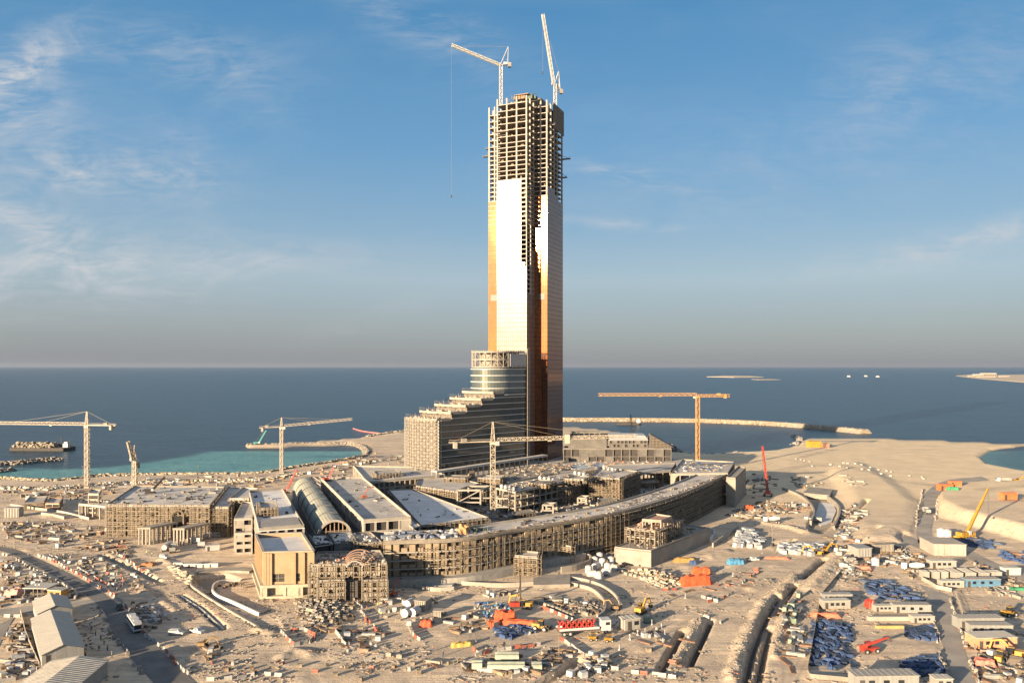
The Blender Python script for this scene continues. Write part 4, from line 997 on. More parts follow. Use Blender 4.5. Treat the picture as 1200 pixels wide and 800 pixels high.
def entrance():
    t, P_ = auto_block('entrance_building', 'scaffolded entrance block with a ribbed timber arch above its door', [(362,663),(454,661),(446,646),(372,648)], 11.5, wall=FRAME, pier=3, fh=2.9, seed=50, inner=RAW, scaf_kw=dict(bay=2.0, lift=1.9, w=.17, miss=.12), roof=CONC)
    q0 = G(366, 672, 8.5); q1 = G(456, 671, 8.5)
    c = G(416, 664, 11.5); c.z = 11.6
    for k, (rr, dy) in enumerate(((5.2, 9), (4.6, 7), (4.1, 5), (3.6, 3), (3.2, 1), (2.8, -.6))):
        rb = MB(); n = 14
        for i in range(n): a0 = math.pi*i/n; a1 = math.pi*(i+1)/n; rb.bar(c+Vector((math.cos(a0)*rr, dy, math.sin(a0)*rr*.75)), c+Vector((math.cos(a1)*rr, dy, math.sin(a1)*rr*.75)), .4, .35)
        rb.build('arch_rib', (mat('brown_arch', (.22,.13,.09), .8) if k < 5 else CONCL), t, world=True)
    mb = MB(); mb.box((c.x-1, P_[0].y-1.6, 3.4), (4.2, .4, 6.8)); mb.build('door_opening', DARK, t, world=True)
    for i, (x0, x1) in enumerate(((372,405),(424,455))):
        auto_block('entrance_flank', ('low scaffolded flank left of the entrance arch', 'low scaffolded flank right of the entrance arch')[i], [(x0,682),(x1,681),(x1-1,671),(x0+1,672)], 7, wall=FRAME, pier=2.8, fh=2.4, seed=52+i, inner=RAW, scaf_kw=dict(bay=1.8, lift=1.8, w=.16, miss=.1), roof=CONC)
entrance()
# annex right of the tower
ANX = mat('shaded_annex_concrete', (.13,.115,.10), .9, var=.15, scale=.2)  # concrete darkened, the shade over the annex is put into its colour
def fblock(name, label, px0, px1, D, dep, z0, z1, **k):
    a = W(px0, D); b = W(px1, D); n_ = Vector((.15, 1, 0))*dep
    pts = [a, b, b+n_, a+n_]; px = [(600+F*p.x/p.y, CY+(H-z1)*F/p.y) for p in pts]
    return auto_block(name, label, px, z1, z0=z0, **k)
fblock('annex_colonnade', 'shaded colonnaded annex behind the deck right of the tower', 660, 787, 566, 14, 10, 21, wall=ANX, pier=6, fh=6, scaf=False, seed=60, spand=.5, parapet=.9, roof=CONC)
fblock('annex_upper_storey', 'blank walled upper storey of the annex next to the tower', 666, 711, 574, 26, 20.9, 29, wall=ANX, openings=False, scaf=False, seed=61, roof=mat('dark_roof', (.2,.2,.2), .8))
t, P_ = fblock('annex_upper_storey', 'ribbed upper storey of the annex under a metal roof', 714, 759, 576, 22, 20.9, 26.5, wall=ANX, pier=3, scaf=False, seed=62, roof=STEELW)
def sloped(name, label, pts, m, cat='roof'):
    """prism between a front outline and the same outline pushed back"""
    mb = MB(); A_ = [Vector(p) for p in pts]; d = Vector((2, 20, 0)); n = len(A_)
    mb._add(A_+[p+d for p in A_], [tuple(range(n)), tuple(range(2*n-1, n-1, -1))]+[(i, i+n, (i+1)%n+n, (i+1)%n) for i in range(n)])
    o = mb.build(name, m); center(o); return tag(o, label, cat)
sloped('annex_metal_roof', 'pale sloping metal roof on the ribbed annex storey', [W(712,575,26.55), W(760,575,26.55), W(756,581,29.6), W(713,581,30.2)], STEELW)
sloped('annex_ramped_roof', 'dark raking roof of the annex falling towards the sea', [W(760,572,21.1), W(790,572,21.1), W(787,572,22.5), W(763,572,31)], mat('raking_roof', (.10,.09,.085), .9))
mb = MB(); 
for k in range(15): p = W(763+k*1.6, 571.6, 21); mb.bar(p, p+UP*(9.5-k*.6), .3)
for zz_ in (23, 25, 27, 29): mb.bar(W(763, 571.6, zz_), W(763+1.6*(31-zz_)/.62, 571.6, zz_), .3)
o = mb.build('annex_side_scaffold', SCAF); center(o); tag(o, 'raking scaffold frame at the right end of the annex', 'scaffold')
mb = MB(); p = W(670, 590, 29.4); mb.box(p+Vector((11, 0, 2.1)), (22, 10, .5)); 
for k in range(6): mb.bar(p+Vector((1+k*4, -4.5, 0)), p+Vector((1+k*4, -4.5, 2)), .4); mb.bar(p+Vector((1+k*4, 4.5, 0)), p+Vector((1+k*4, 4.5, 2)), .4)
o = mb.build('roof_shelter', FRAME); center(o); tag(o, 'open sided shelter on the annex roof beside the tower', 'shelter')
# small structures far left
auto_block('unfinished_portico', 'low unfinished frame with thick pale columns left of the long hall', [(92,591),(125,594),(128,588),(97,586)], 7, wall=CONCL, frame=True, fh=7, pier=5.5, scaf=False, seed=70)
auto_block('stair_core', 'stacked slab stair core near the shore crane', [(103,579),(116,579.5),(119,575),(107,574)], 12, wall=FRAME, frame=True, fh=2.4, pier=5, scaf=False, seed=71, inner=RAW)
auto_block('low_shed', 'dark low frame on the shore side far left', [(28,590),(52,588),(56,582),(34,583)], 4, wall=RAW, seed=72, scaf=False, frame=True, fh=4)
auto_block('low_shed', 'low brown frame beside the long pale wall far left', [(53,590),(70,590),(74,584),(58,584)], 4, wall=TIMB, seed=73, scaf=False, frame=True, fh=2)
auto_block('pump_house', 'small flat roofed cream pump house on the shore', [(201,568.5),(215,568.5),(216,564.5),(203,564.5)], 6, wall=CONCL, openings=False, scaf=False, seed=74, parapet=.3)
# open timber pergola trusses at the shore end of the vault
mb = MB(); a = G(354,560,9); b = G(408,556,9); c = G(412,566,9); d = G(372,570,9)
for k in range(9): s = k/8; mb.bar(a.lerp(b, s)+UP*0, d.lerp(c, s), .5, .8)
mb.bar(a, b, .6, .9); mb.bar(d, c, .6, .9)
for s in (0, .33, .66, 1):
    mb.bar(a.lerp(b, s)-UP*4, a.lerp(b, s), .6); mb.bar(d.lerp(c, s)-UP*4, d.lerp(c, s), .6)
o = mb.build('pergola_frame', CONCL); center(o); tag(o, 'pale open roof beams at the shore end of the glass vault', 'frame')
# retaining walls and curved ramps
def wall_path(name, label, px, zt, thick=.6, depth=5, m=CONCL, zg=None, cat='wall', cap=None):
    P1 = smooth_path([Vector((G(x, y, zt).x, G(x, y, zt).y, 0)) for x, y in px], 2.5); mb = MB()
    strip(mb, P1, offset(P1, thick), zt-depth, zt); o = mb.build(name, m); o.data.update(); center(o)
    return tag(o, label, cat)
wall_path('ramp_wall', 'outer curved wall of the underpass ramp left of the yellow box', [(232,673),(225,678),(223,684),(239,696),(258,708),(282,722),(303,734)], .7, depth=5)
wall_path('ramp_wall', 'whitewashed inner curved wall of the underpass ramp', [(305,717),(274,703),(255,695),(250,687),(257,680),(281,677)], 1.2, depth=5, m=mat('whitewash', (.48,.45,.42), .85))
wall_path('bridge_slab', 'flat concrete slab bridging the mouth of the underpass', [(232,671),(262,668),(292,669)], .9, thick=5, depth=1.2, m=CONC, cat='slab')
wall_path('low_wall', 'long low pale wall behind the dark frames far left', [(12,590),(40,594),(70,598),(104,606)], 1.4, depth=3)
wall_path('low_wall', 'short chunky white wall right of the long pale wall', [(48,600),(62,602),(75,605)], 1.6, depth=3, thick=1)
wall_path('driveway_wall', 'outer kerb wall of the curved driveway below the crescent', [(669,675),(690,679),(708,686),(721,696),(727,707)], 1.4, depth=3)
wall_path('driveway_wall', 'inner kerb wall of the curved driveway below the crescent', [(669,682),(690,687),(702,695),(708,704),(707,714),(699,720)], 1.4, depth=3)
wall_path('driveway_wall', 'long low straight wall from the round forecourt to the driveway', [(536,680),(560,682),(590,683),(625,681)], 1.6, depth=3)
slab('driveway_slab', 'pale flat slab linking the low wall and the curved driveway', [(625,685),(668,684),(668,672),(640,673),(625,677)], 1.5, -.5, CONC)
slab('round_forecourt', 'grey round forecourt slab in front of the crescent plinth', [(474,674),(480,680),(492,684),(510,686),(530,685),(537,679),(530,672),(500,670)], 1.2, -.5, mat('grey_slab', (.28,.27,.26), .85))
wall_path('forecourt_kerb', 'pale kerb round the grey forecourt', [(472,674),(479,681),(492,686),(512,688),(532,687)], 1.5, depth=2)
slab('sunk_well_floor', 'dark sunken court walled against the crescent plinth', [(540,678),(575,676),(566,671),(545,671)], .6, -.5, mat('dark_slab', (.13,.12,.11), .9))
wall_path('spiral_wall', 'curved retaining wall at the foot of the cube tower', [(658,664),(676,661),(692,655),(692,649),(680,647)], 2.6, depth=4)
wall_path('sunk_ramp_wall', 'concrete side wall of the short ramp beyond the pavilion', [(836,636),(850,626),(866,616)], 2.0, depth=3)
wall_path('sunk_ramp_wall', 'curved kerb of the short ramp beyond the pavilion', [(822,634),(834,629),(838,621),(830,617)], 2.0, depth=3, m=ROOFW)
wall_path('tunnel_ramp_wall', 'left curved wall of the sunken roadway by the red crane', [(951,610),(955,598),(949,587),(936,578),(918,571)], 1.6, depth=5.5, m=CONCL, thick=.9)
wall_path('tunnel_ramp_wall', 'right curved wall of the sunken roadway by the red crane', [(969,580),(981,590),(983,600),(976,616)], 1.6, depth=5.5, m=CONC, thick=.9)
slab('tunnel_portal_slab', 'brown concrete head over the tunnel mouth of the sunken roadway', [(942,577),(972,580),(976,573),(948,570)], 1.8, -1.2, CONC)
slab('sunken_roadway', 'pale concrete floor of the sunken roadway', [(953,607),(958,596),(960,588),(976,590),(980,598),(974,612),(962,616)], -1.4, -1.9, ROOFW)
# clutter on roofs and in the court
roof_clutter('white ducts, bales and bags crowded along the inner edge of the crescent roof', [(700,592),(760,577),(800,566),(790,560),(740,570),(700,580)], 6.5, 260, (WHITE, CONCL, RUBM), 3, 2.6, 2.0)
roof_clutter('pipes, pallets and props strewn over the podium court floor', [(500,604),(600,612),(690,596),(760,580),(690,572),(600,585),(560,590),(520,585)], 6.05, 520, (RUBM, TIMB, CONC, DARK, WHITE), 4, 2.6, 1.4)
roof_clutter('pale and dark loads spread over the long hall roof', [(130,590),(240,590),(255,573),(165,572)], 15.05, 90, (RUBM, DARK, CONCL), 5, 2.2)
roof_clutter('grey sheeted bundles and rubble bags on the left roof of the crescent', [(452,632),(500,631),(540,629),(540,622),(500,624),(455,624)], 16.25, 120, (WHITE, mat('grey_blue_sheet', (.20,.22,.27), .7), RUBM), 6, 2.8, 1.4)
roof_clutter('orange tan heap of wrapped goods on the crescent roof', [(536,627),(553,626),(551,620),(538,621)], 16.25, 16, (mat('peach_wrap', (.50,.27,.12), .7),), 7, 3.2, 2.2, lumps=1)
roof_clutter('dark green drums heaped beside the tan goods on the crescent roof', [(555,625),(572,622),(568,618),(554,620)], 16.25, 24, (mat('dark_drums', (.06,.075,.06), .7),), 8, 1.8, 1.4, lumps=.6)
roof_clutter('small loads and people dotted along the crescent roof', [(600,617),(700,602),(800,572),(820,562),(700,598),(600,612)], 16.25, 90, (RUBM, TIMB, DARK), 9, 1.5, .8)
roof_clutter('scattered pallets on the long roof behind the yellow box', [(304,612),(345,606),(328,576),(294,580)], 17.05, 22, (RUBM, DARK), 10, 1.6)
roof_clutter('terracotta bars and boards on the entrance roof', [(372,661),(450,659),(444,648),(376,650)], 11.55, 90, (PINK, TIMB, RUBM), 11, 1.8)
roof_clutter('dark mats and bags spotted over the white membrane roof', [(500,612),(560,605),(490,578),(465,577)], 13.05, 22, (DARK, RUBM), 12, 1.8, .4)
roof_clutter('loads and small boxes along the far terrace block roof', [(436,563),(510,556),(496,550),(424,549)], 16.05, 24, (RUBM, CONC), 13, 2)
roof_clutter('gear and orange barriers across the deck at the foot of the tower', [(640,556),(780,547),(770,537),(690,537)], 12.05, 200, (RUBM, mat('rust_orange', (.36,.14,.07), .7), WHITE, TIMB), 14, 2, 1.2)
roof_clutter('site gear spread over the deck by the orange crane', [(790,553),(845,552),(855,544),(805,541)], 17.05, 70, (RUBM, BLUE, WHITE, TIMB), 15, 2)
roof_clutter('loads packed on top of the half built pavilion', [(735,618),(766,621),(795,610),(772,607)], 12.55, 50, (PINK, RUBM, TIMB), 16, 1.5)
roof_clutter('props and offcuts along the pavilion plinth', [(723,640),(762,644),(828,619),(800,616),(770,628),(740,626)], 6.55, 80, (RUBM, TIMB), 17, 1.4)
roof_clutter('timber and bags on the low roofs between vault and crescent', [(370,638),(445,636),(430,625),(365,629)], 13.05, 70, (RUBM, WHITE, DARK), 18, 1.6)
# rooftop fans in rows of four
fan = thing('roof_fan', 'x', 'fan'); mb = MB(); mb.tube((0,0,0), (0,0,1.0), .9, .9, 10); mb.build('housing', STEELW, fan)
mb = MB(); mb.tube((0,0,1.0), (0,0,1.9), 1.15, .5, 10); mb.build('cowl', WHITE, fan)
for (px, py, dx, nm) in ((588,571.5,4.6,'white round roof fan on the gallery edge right of the centre crane mast'),(633,561.5,5.2,'white round roof fan on the middle of the long gallery'),(674,555.5,5,'white round roof fan at the far end of the long gallery'),(708,549.5,4.8,'white round roof fan on the taller gallery block')):
    for k in range(4): place(fan, G(px+k*dx, py+k*.9, 18.6), 0, nm, 'round fans on the podium roofs')

roof_clutter('loads and cable drums dotted over the gallery roofs', [(584,570),(604,575),(660,563),(690,558),(684,553),(655,557),(600,567)], 18.05, 110, (RUBM, TIMB, CONC, DARK), 31, 1.8)
roof_clutter('planks, mats and low kerbs spread on the brown deck', [(548,563),(600,563),(655,552),(668,547),(640,545),(592,551)], 14.05, 130, (RUBM, TIMB, CONC, DARK), 32, 2.2, .6)
roof_clutter('pallets and bags scattered on the flat roofed hall', [(430,608),(476,604),(425,564),(382,566)], 17.05, 40, (RUBM, DARK, CONC), 33, 1.5, .6)
roof_clutter('fine scatter of boards along the crescent roof edge', [(452,635),(545,631),(605,621),(700,605.5),(800,577),(846,560),(840,559),(795,575),(698,603),(600,618),(540,629),(452,633)], 16.05, 240, (RUBM, TIMB, DARK), 34, 1.2, .8)
roof_clutter('props and trays over the flat roofs of the middle blocks', [(640,570),(664,571),(726,560),(745,553),(706,549),(690,557),(668,561)], 18.6, 90, (RUBM, TIMB), 35, 1.4)
roof_clutter('low kerbs, bags and boards on the deck beside the tower', [(600,562),(650,556),(700,549),(700,541),(640,541),(590,549),(560,558)], 14.08, 120, (RUBM, CONC, TIMB), 36, 2.0, .6)
# ---------------------------------------------------------------- cranes
def lattice(mb, p, q, w, step=None, bar=.2, tri=False, taper=1.0, up=None):
    """box (or triangular) lattice from p to q"""
    p = Vector(p); q = Vector(q); d = q-p; L1 = d.length; u = d/L1
    ref = up or (Vector((0,0,1)) if abs(u.z) < .9 else Vector((0,1,0)))
    x = u.cross(ref).normalized(); y = x.cross(u).normalized(); step = step or w*1.15; n = max(2, round(L1/step))
    if tri: cs = [(-.5, 0), (.5, 0), (0, 1.0)]
    else: cs = [(-.5,-.5), (.5,-.5), (.5,.5), (-.5,.5)]
    P_ = []
    for i in range(n+1):
        s = i/n; k = w*(1+(taper-1)*s); P_.append([p+u*L1*s+x*a*k+y*b*k for a, b in cs])
    m = len(cs)
    for j in range(m): mb.bar(P_[0][j], P_[-1][j], bar*1.5)
    for i in range(n):
        for j in range(m):
            a, b = (P_[i][j], P_[i+1][(j+1)%m]) if (i+j) % 2 else (P_[i][(j+1)%m], P_[i+1][j])
            mb.bar(a, b, bar)
        for j in range(m): mb.bar(P_[i][j], P_[i][(j+1)%m], bar)
def hammer_crane(label, px, base_py, z0, zj, ztop, jib_end, cj_end, m, w=2.0, flat=False, D=None, ballast=CONCL, jh=1.7, bar=.2, label_cat='tower crane'):
    b = G(px, base_py, z0) if D is None else W(px, D, z0)
    t = thing('tower_crane', label, label_cat, b); J = Vector((b.x, b.y, zj))
    mb = MB(); lattice(mb, b, J-UP*1.5, w, bar=bar*1.1); mb.build('mast', m, t, world=True)
    mb = MB(); mb.box(b+UP*.5, (w*2.6, w*2.6, 1.0)); mb.build('base', CONC, t, world=True)
    mb = MB(); mb.box(J-UP*.9, (w*1.3, w*1.3, 1.2)); mb.build('slewing_ring', m, t, world=True)
    je = Vector(jib_end); ce = Vector(cj_end); u = (je-J).normalized()
    mb = MB(); lattice(mb, J+u*.6, je, jh, bar=bar*.9, tri=True); mb.build('jib', m, t, world=True)
    mb = MB(); uc = (ce-J).normalized()
    if flat: lattice(mb, J+uc*.6, ce, jh*.9, bar=bar)
    else:
        s_ = uc.cross(UP).normalized(); 
        for k in (-.6, .6): mb.bar(J+s_*k+uc*.5, ce+s_*k, .3, .5)
        mb.obb(J-s_*.6+uc*.6, ce-J-uc*.6, s_*1.2, UP*.1)
        for k in (-.7, .7): mb.bar(J+s_*k+UP*1.1, ce+s_*k+UP*1.1, .1)
    mb.build('counter_jib', m, t, world=True)
    mb = MB(); c = J.lerp(ce, .86)
    mb.box(c+UP*(-1.3 if not flat else -.4), (1.6, 3.4, 3.2), math.atan2(uc.y, uc.x)); mb.build('counterweight', ballast if not flat else m, t, world=True)
    mb = MB(); c = J.lerp(ce, .66); mb.box(c+UP*1.0, (2.6, 1.8, 1.6), math.atan2(uc.y, uc.x)); mb.build('winch', m if flat else CONC, t, world=True)
    mb = MB(); c = J+u*2+u.cross(UP).normalized()*1.4; mb.box(c-UP*.9, (1.7, 1.5, 2.1), math.atan2(u.y, u.x)); cb = mb.build('cab', WHITE, t, world=True)
    if not flat:
        mb = MB(); T_ = Vector((J.x, J.y, ztop)); lattice(mb, J, T_, w*.85, bar=bar, taper=.25); mb.build('apex', m, t, world=True)
        mb = MB(); mb.bar(T_, J.lerp(je, .45)+UP*jh, .14); mb.bar(T_, J.lerp(je, .78)+UP*jh, .14); mb.build('jib_ties', SCAF, t, world=True)
        mb = MB(); mb.bar(T_, J.lerp(ce, .9)+UP*.3, .14); mb.build('counter_tie', SCAF, t, world=True)
    mb = MB(); q = J.lerp(je, .38); mb.box(q-UP*.5, (1.8, 1.2, .6), math.atan2(u.y, u.x)); tr = mb.build('trolley', m, t, world=True)
    return t
b = G(577.5, 607, 6); D0 = b.y; zj = ZP(517, D0)
je = Vector((68, D0+22, 0)); je.z = zj; ce = Vector((-.0-34, D0-8.5, zj))
ce = Vector((b.x-21.5, b.y-6, zj)); je = Vector((b.x+76, b.y+22, zj))
centre = hammer_crane('cream hammerhead crane rising from the middle of the podium court', 577.5, 607, 6, zj, ZP(494, D0), je, ce, CRANEW, w=2.3, bar=.2)
mb = MB(); p = Vector((b.x, b.y, zj)).lerp(je, .50); mb.quad(p+Vector((-1.5,-1.2,2.6)), p+Vector((-.6,-1.2,-2.2)), p+Vector((1.4,-1.2,-1.2)), p+Vector((1.4,-1.2,1.2))); mb.quad(p+Vector((-1.5,-1.1,2.6)), p+Vector((1.4,-1.1,1.2)), p+Vector((1.4,-1.1,-1.2)), p+Vector((-.6,-1.1,-2.2)))
mb = MB(); mb.box(p+Vector((0,-1.2,.2)), (2.6,.15,4.4)); mb.build('jib_banner', CRANEW, centre, world=True)
D1 = 590; zj = ZP(463.5, D1); b = W(817.5, D1)
hammer_crane('orange flat topped crane on the right with its jib pointing left', 817.5, 0, 0, zj, zj, Vector((b.x-77, D1-6, zj)), Vector((b.x+25, D1+2, zj)), CRANEO, w=2.5, flat=True, D=D1, jh=2.0, bar=.22)
D2 = 520; zj = ZP(498, D2); b = W(102, D2)
hammer_crane('cream hammerhead crane on the shore at the far left with a long jib', 102, 0, 0, zj, ZP(482, D2), Vector((b.x-70, D2+10, zj)), Vector((b.x+21, D2-3, zj)), CRANEW, w=2.3, D=D2)
D3 = 590; zj = ZP(500, D3); b = W(330, D3)
hammer_crane('slim hammerhead crane by the turquoise bay with its jib pointing right', 330, 0, 0, zj, ZP(489, D3), Vector((b.x+52, D3+12, zj+4.5)), Vector((b.x-16, D3-4, zj-.5)), CRANEW, w=2.1, D=D3, jh=1.5)
def luffer(label, base, zp, tip, apex, cw, m, w=2.2, jw=1.7, hook=None, bar=.2, folded=None):
    t = thing('luffing_crane', label, 'tower crane', base); J = Vector((base.x, base.y, zp))
    mb = MB(); lattice(mb, base, J, w, bar=bar*1.2); mb.build('mast', m, t, world=True)
    tip = Vector(tip); u = (tip-J).normalized(); hz_ = Vector((u.x, u.y, 0)).normalized(); s_ = hz_.cross(UP)
    mb = MB(); lattice(mb, J+hz_*1.2+UP*.6, tip, jw, bar=bar, up=s_.cross(u)); mb.build('jib', m, t, world=True)
    mb = MB(); cw = Vector(cw); mb.bar(J+UP*.4, cw+UP*.4, 2.0, .5); mb.build('counter_platform', m, t, world=True)
    mb = MB(); mb.box(cw+UP*(-.3), (2.4, 2.8, 3.2), math.atan2(hz_.y, hz_.x)); mb.build('counterweight', CONC, t, world=True)
    mb = MB(); mb.box(J.lerp(cw, .5)+UP*1.3, (2.6, 2.0, 1.6), math.atan2(hz_.y, hz_.x)); mb.build('winch_house', WHITE, t, world=True)
    mb = MB(); mb.box(J+hz_*1.0+s_*1.8+UP*1.2, (2.0, 1.6, 2.2), math.atan2(hz_.y, hz_.x)); mb.build('cab', WHITE, t, world=True)
    mb = MB(); apex = Vector(apex)
    for k in (-.8, .8): mb.bar(J+s_*k+hz_*.8, apex+s_*k*.3, .4); mb.bar(J.lerp(cw, .8)+s_*k, apex+s_*k*.3, .3)
    for q in (.3, .55, .8): mb.bar((J+hz_*.8).lerp(apex, q)+s_*.6, J.lerp(cw, .8).lerp(apex, q)+s_*.6, .2)
    mb.build('a_frame', m, t, world=True)
    mb = MB(); mb.bar(apex, tip.lerp(J, .05), .12); mb.build('luffing_rope', SCAF, t, world=True)
    if hook:
        mb = MB(); mb.bar(tip, (tip.x, tip.y, hook), .10); mb.build('hoist_rope', SCAF, t, world=True)
        mb = MB(); mb.box((tip.x, tip.y, hook), (.9, .9, 1.8)); mb.build('hook_block', DARK, t, world=True)
    return t
b = TP(-20, 14, 279.5); b.x = (587-600)/F*b.y; D4 = b.y
luffer('white luffing crane on the tower roof with its jib lowered to the left', b, ZP(77, D4), W(529, D4-4, ZP(53, D4-4)), W(595.5, D4, ZP(55, D4)), W(597, D4+1.5, ZP(75, D4)), STEELW, hook=ZP(230, D4-4), bar=.25)
b = TP(3, 40, 279.5); D5 = b.y; b.x = (650.5-600)/F*D5
luffer('white luffing crane at the right edge of the tower roof, jib almost upright', b, ZP(99, D5), W(636, D5-3, ZP(17, D5-3)), W(654.5, D5, ZP(84, D5)), W(657.5, D5+2, ZP(106, D5)), STEELW, hook=ZP(87, D5), bar=.26)
b = W(158, 473, 0)
luffer('small cream luffing crane with folded jib behind the long hall', b, ZP(540, 473), W(150, 470, ZP(517, 470)), W(157.5, 473, ZP(521, 473)), W(160.5, 475, ZP(545, 473)), CRANEW, w=2.2, jw=1.5)
# crawler and mobile cranes
def mobile_crane(label, base, tip, m, rz=0.0, boom_w=1.0, tele=False, s=1.0, carrier=None, name='crawler_crane'):
    t = thing(name, label, 'mobile crane', base); ca, sa = math.cos(rz), math.sin(rz)
    def L_(x, y, z): return Vector(base)+Vector((x*ca-y*sa, x*sa+y*ca, z))*s
    carrier = carrier or m
    if tele:
        mb = MB(); mb.box(L_(0,0,1.3), (11*s, 2.7*s, 1.0*s), rz); mb.build('chassis', carrier, t, world=True)
        for i in range(5):
            for sd in (-1, 1): mb = MB(); c = L_(-4.4+i*2.1, sd*1.25, .65); mb.tube(c-Vector((-sa, ca, 0))*.25, c+Vector((-sa, ca, 0))*.25, .65*s, n=10); mb.build('wheel', BLK, t, world=True)
        mb = MB(); mb.box(L_(4.9,0,2.3), (1.6*s, 2.4*s, 1.3*s), rz); mb.build('driving_cab', carrier, t, world=True)
        for sx in (-3.5, 3.5): mb = MB(); mb.bar(L_(sx,-3.4,.9), L_(sx,3.4,.9), .35*s); mb.bar(L_(sx,-3.4,.9), L_(sx,-3.4,0), .3*s); mb.bar(L_(sx,3.4,.9), L_(sx,3.4,0), .3*s); mb.build('outrigger', carrier, t, world=True)
    else:
        for sd in (-1, 1): mb = MB(); mb.box(L_(0, sd*2.2, .65), (6.4*s, .95*s, 1.2*s), rz); mb.box(L_(0, sd*2.2, .65), (7.2*s, .8*s, .7*s), rz); mb.build('crawler_track', DARK, t, world=True)
    mb = MB(); mb.box(L_(-1.2,0,2.6), (5.4*s, 3.0*s, 1.5*s), rz); mb.box(L_(-3.6,0,2.6), (1.4*s, 3.4*s, 1.7*s), rz); mb.build('upper_body', m, t, world=True)
    mb = MB(); mb.box(L_(1.6,-1.2,2.9), (1.7*s, 1.1*s, 1.8*s), rz); mb.build('cab', WHITE, t, world=True)
    tip = Vector(tip); st = L_(1.2, .2, 2.4); mb = MB()
    if tele:
        d = tip-st
        for a, b_, w_ in ((0,.45,1.25),(.4,.72,1.0),(.7,1,.75)): mb.bar(st+d*a, st+d*b_, w_*s)
    else: lattice(mb, st, tip, boom_w*s, bar=.16*max(1, s), taper=.7)
    mb.build('boom', m, t, world=True)
    mb = MB(); mb.bar(tip, (tip.x, tip.y, max(st.z, tip.z*.35)), .09); mb.box((tip.x, tip.y, max(st.z, tip.z*.35)), (.6,.6,1.0)); mb.build('hook', DARK, t, world=True)
    if not tele: mb = MB(); mb.bar(L_(-3.4,0,3.2), tip, .12); mb.build('pendant', SCAF, t, world=True)
    return t
def gz(px, py): p = G(px, py); p.z = hz_at(p.x, p.y); return p
p = gz(900, 581); mobile_crane('red crawler crane with upright boom right of the crescent end', p, W(893.5, p.y+2, ZP(523, p.y)), RED, 1.2, boom_w=1.05)
p = gz(1131, 631); mobile_crane('yellow mobile crane with long raised boom on the far right yard', p, W(1158, p.y+14, ZP(572, p.y+14)), YEL, .4, tele=True, name='mobile_crane')
p = gz(334, 578); mobile_crane('red crawler crane leaning right beside the glass vault', p, W(348, p.y, ZP(550, p.y)), RED, .6, boom_w=1.1, s=.8)
p = gz(386, 566); p.z = 17; p = G(384, 563.5, 17); mobile_crane('small red lattice crane at the far end of the flat roofed hall', p, W(391.5, p.y, ZP(546, p.y)), RED, .6, boom_w=.9, s=.6)
p = G(176, 578, 15); mobile_crane('dark crawler crane crouched on the long hall roof edge', p, W(193, p.y+8, ZP(561, p.y)), DARK, .3, boom_w=1.0, s=.7)
p = gz(744, 505); mobile_crane('dark lattice crane standing by the sea behind the annex', W(745, 640, 0), W(739, 640, ZP(486, 640)), DARK, .3, boom_w=1.4)
# ---------------------------------------------------------------- models of site goods, all in local space (x = length)
def model(name, cat, parts):
    """parts: list of (part name, material, function(mb), [sub parts])"""
    t = thing(name, 'x', cat)
    def mk(ps, par):
        for p in ps:
            mb = MB(); p[2](mb); o = mb.build(p[0], p[1], par)
            if len(p) > 3: mk(p[3], o)
    mk(parts, t); return t
def single(name, cat, m, fn):
    mb = MB(); fn(mb); o = mb.build(name, m); o['category'] = cat; return o
def wheel(x, y, r=.36, w=.26): return ('wheel', BLK, lambda mb: mb.tube((x, y-w/2, r), (x, y+w/2, r), r, n=12), [('rim', STEELW, lambda mb: mb.tube((x, y-w/2-.02 if y < 0 else y+w/2-.05, r), (x, y-w/2+.05 if y < 0 else y+w/2+.02, r), r*.55, n=10))])
def carbody(L_, hood, boot, h, w=1.8, zb=.35, mid=.95):
    def f(mb):
        prof = [(-L_/2, zb), (L_/2, zb), (L_/2, mid-.15), (L_/2-.1, mid), (L_/2-hood, mid+.05), (L_/2-hood-.55, h), (-L_/2+boot+.2, h), (-L_/2+(boot if boot > .5 else .02), mid+.05), (-L_/2, mid)]
        n = len(prof); vs = [Vector((x, -w/2+(.12 if z > mid+.1 else 0), z)) for x, z in prof]+[Vector((x, w/2-(.12 if z > mid+.1 else 0), z)) for x, z in prof]
        mb._add(vs, [tuple(range(n)), tuple(range(2*n-1, n-1, -1))]+[(i, i+n, (i+1)%n+n, (i+1)%n) for i in range(n)])
    return f
def car_model(name, L_, hood, boot, h, m, bed=False):
    zt = h-.42
    ps = [('body', m, carbody(L_, hood, boot, h)),
          ('side_windows', GLASSD, lambda mb: [mb.box(((-L_/2+boot+L_/2-hood-.5)/2, s*.845, zt+.16), ((L_-hood-boot-.9), .03, .30)) for s in (-1, 1)]),
          ('windscreen', GLASSD, lambda mb: mb.quad((L_/2-hood-.08, -.75, 1.03), (L_/2-hood-.08, .75, 1.03), (L_/2-hood-.52, .68, h-.06), (L_/2-hood-.52, -.68, h-.06)))]
    ps += [wheel(sx*L_*.31, sy*.82) for sx in (-1, 1) for sy in (-1, 1)]
    ps += [('headlight', WHITE, (lambda s: lambda mb: mb.box((L_/2+.005, s*.65, .75), (.05, .35, .18)))(s)) for s in (-1, 1)]
    if bed: ps.append(('load_bed', DARK, lambda mb: mb.box((-L_/2+.8, 0, 1.03), (1.4, 1.5, .12))))
    return model(name, 'car', ps)
SUV = car_model('parked_car', 4.7, 1.1, .1, 1.75, WHITE)
PICK = car_model('pickup_truck', 5.2, 1.15, 1.75, 1.72, WHITE, bed=True)
BCAR = car_model('parked_car', 4.5, 1.1, .5, 1.5, DARK)
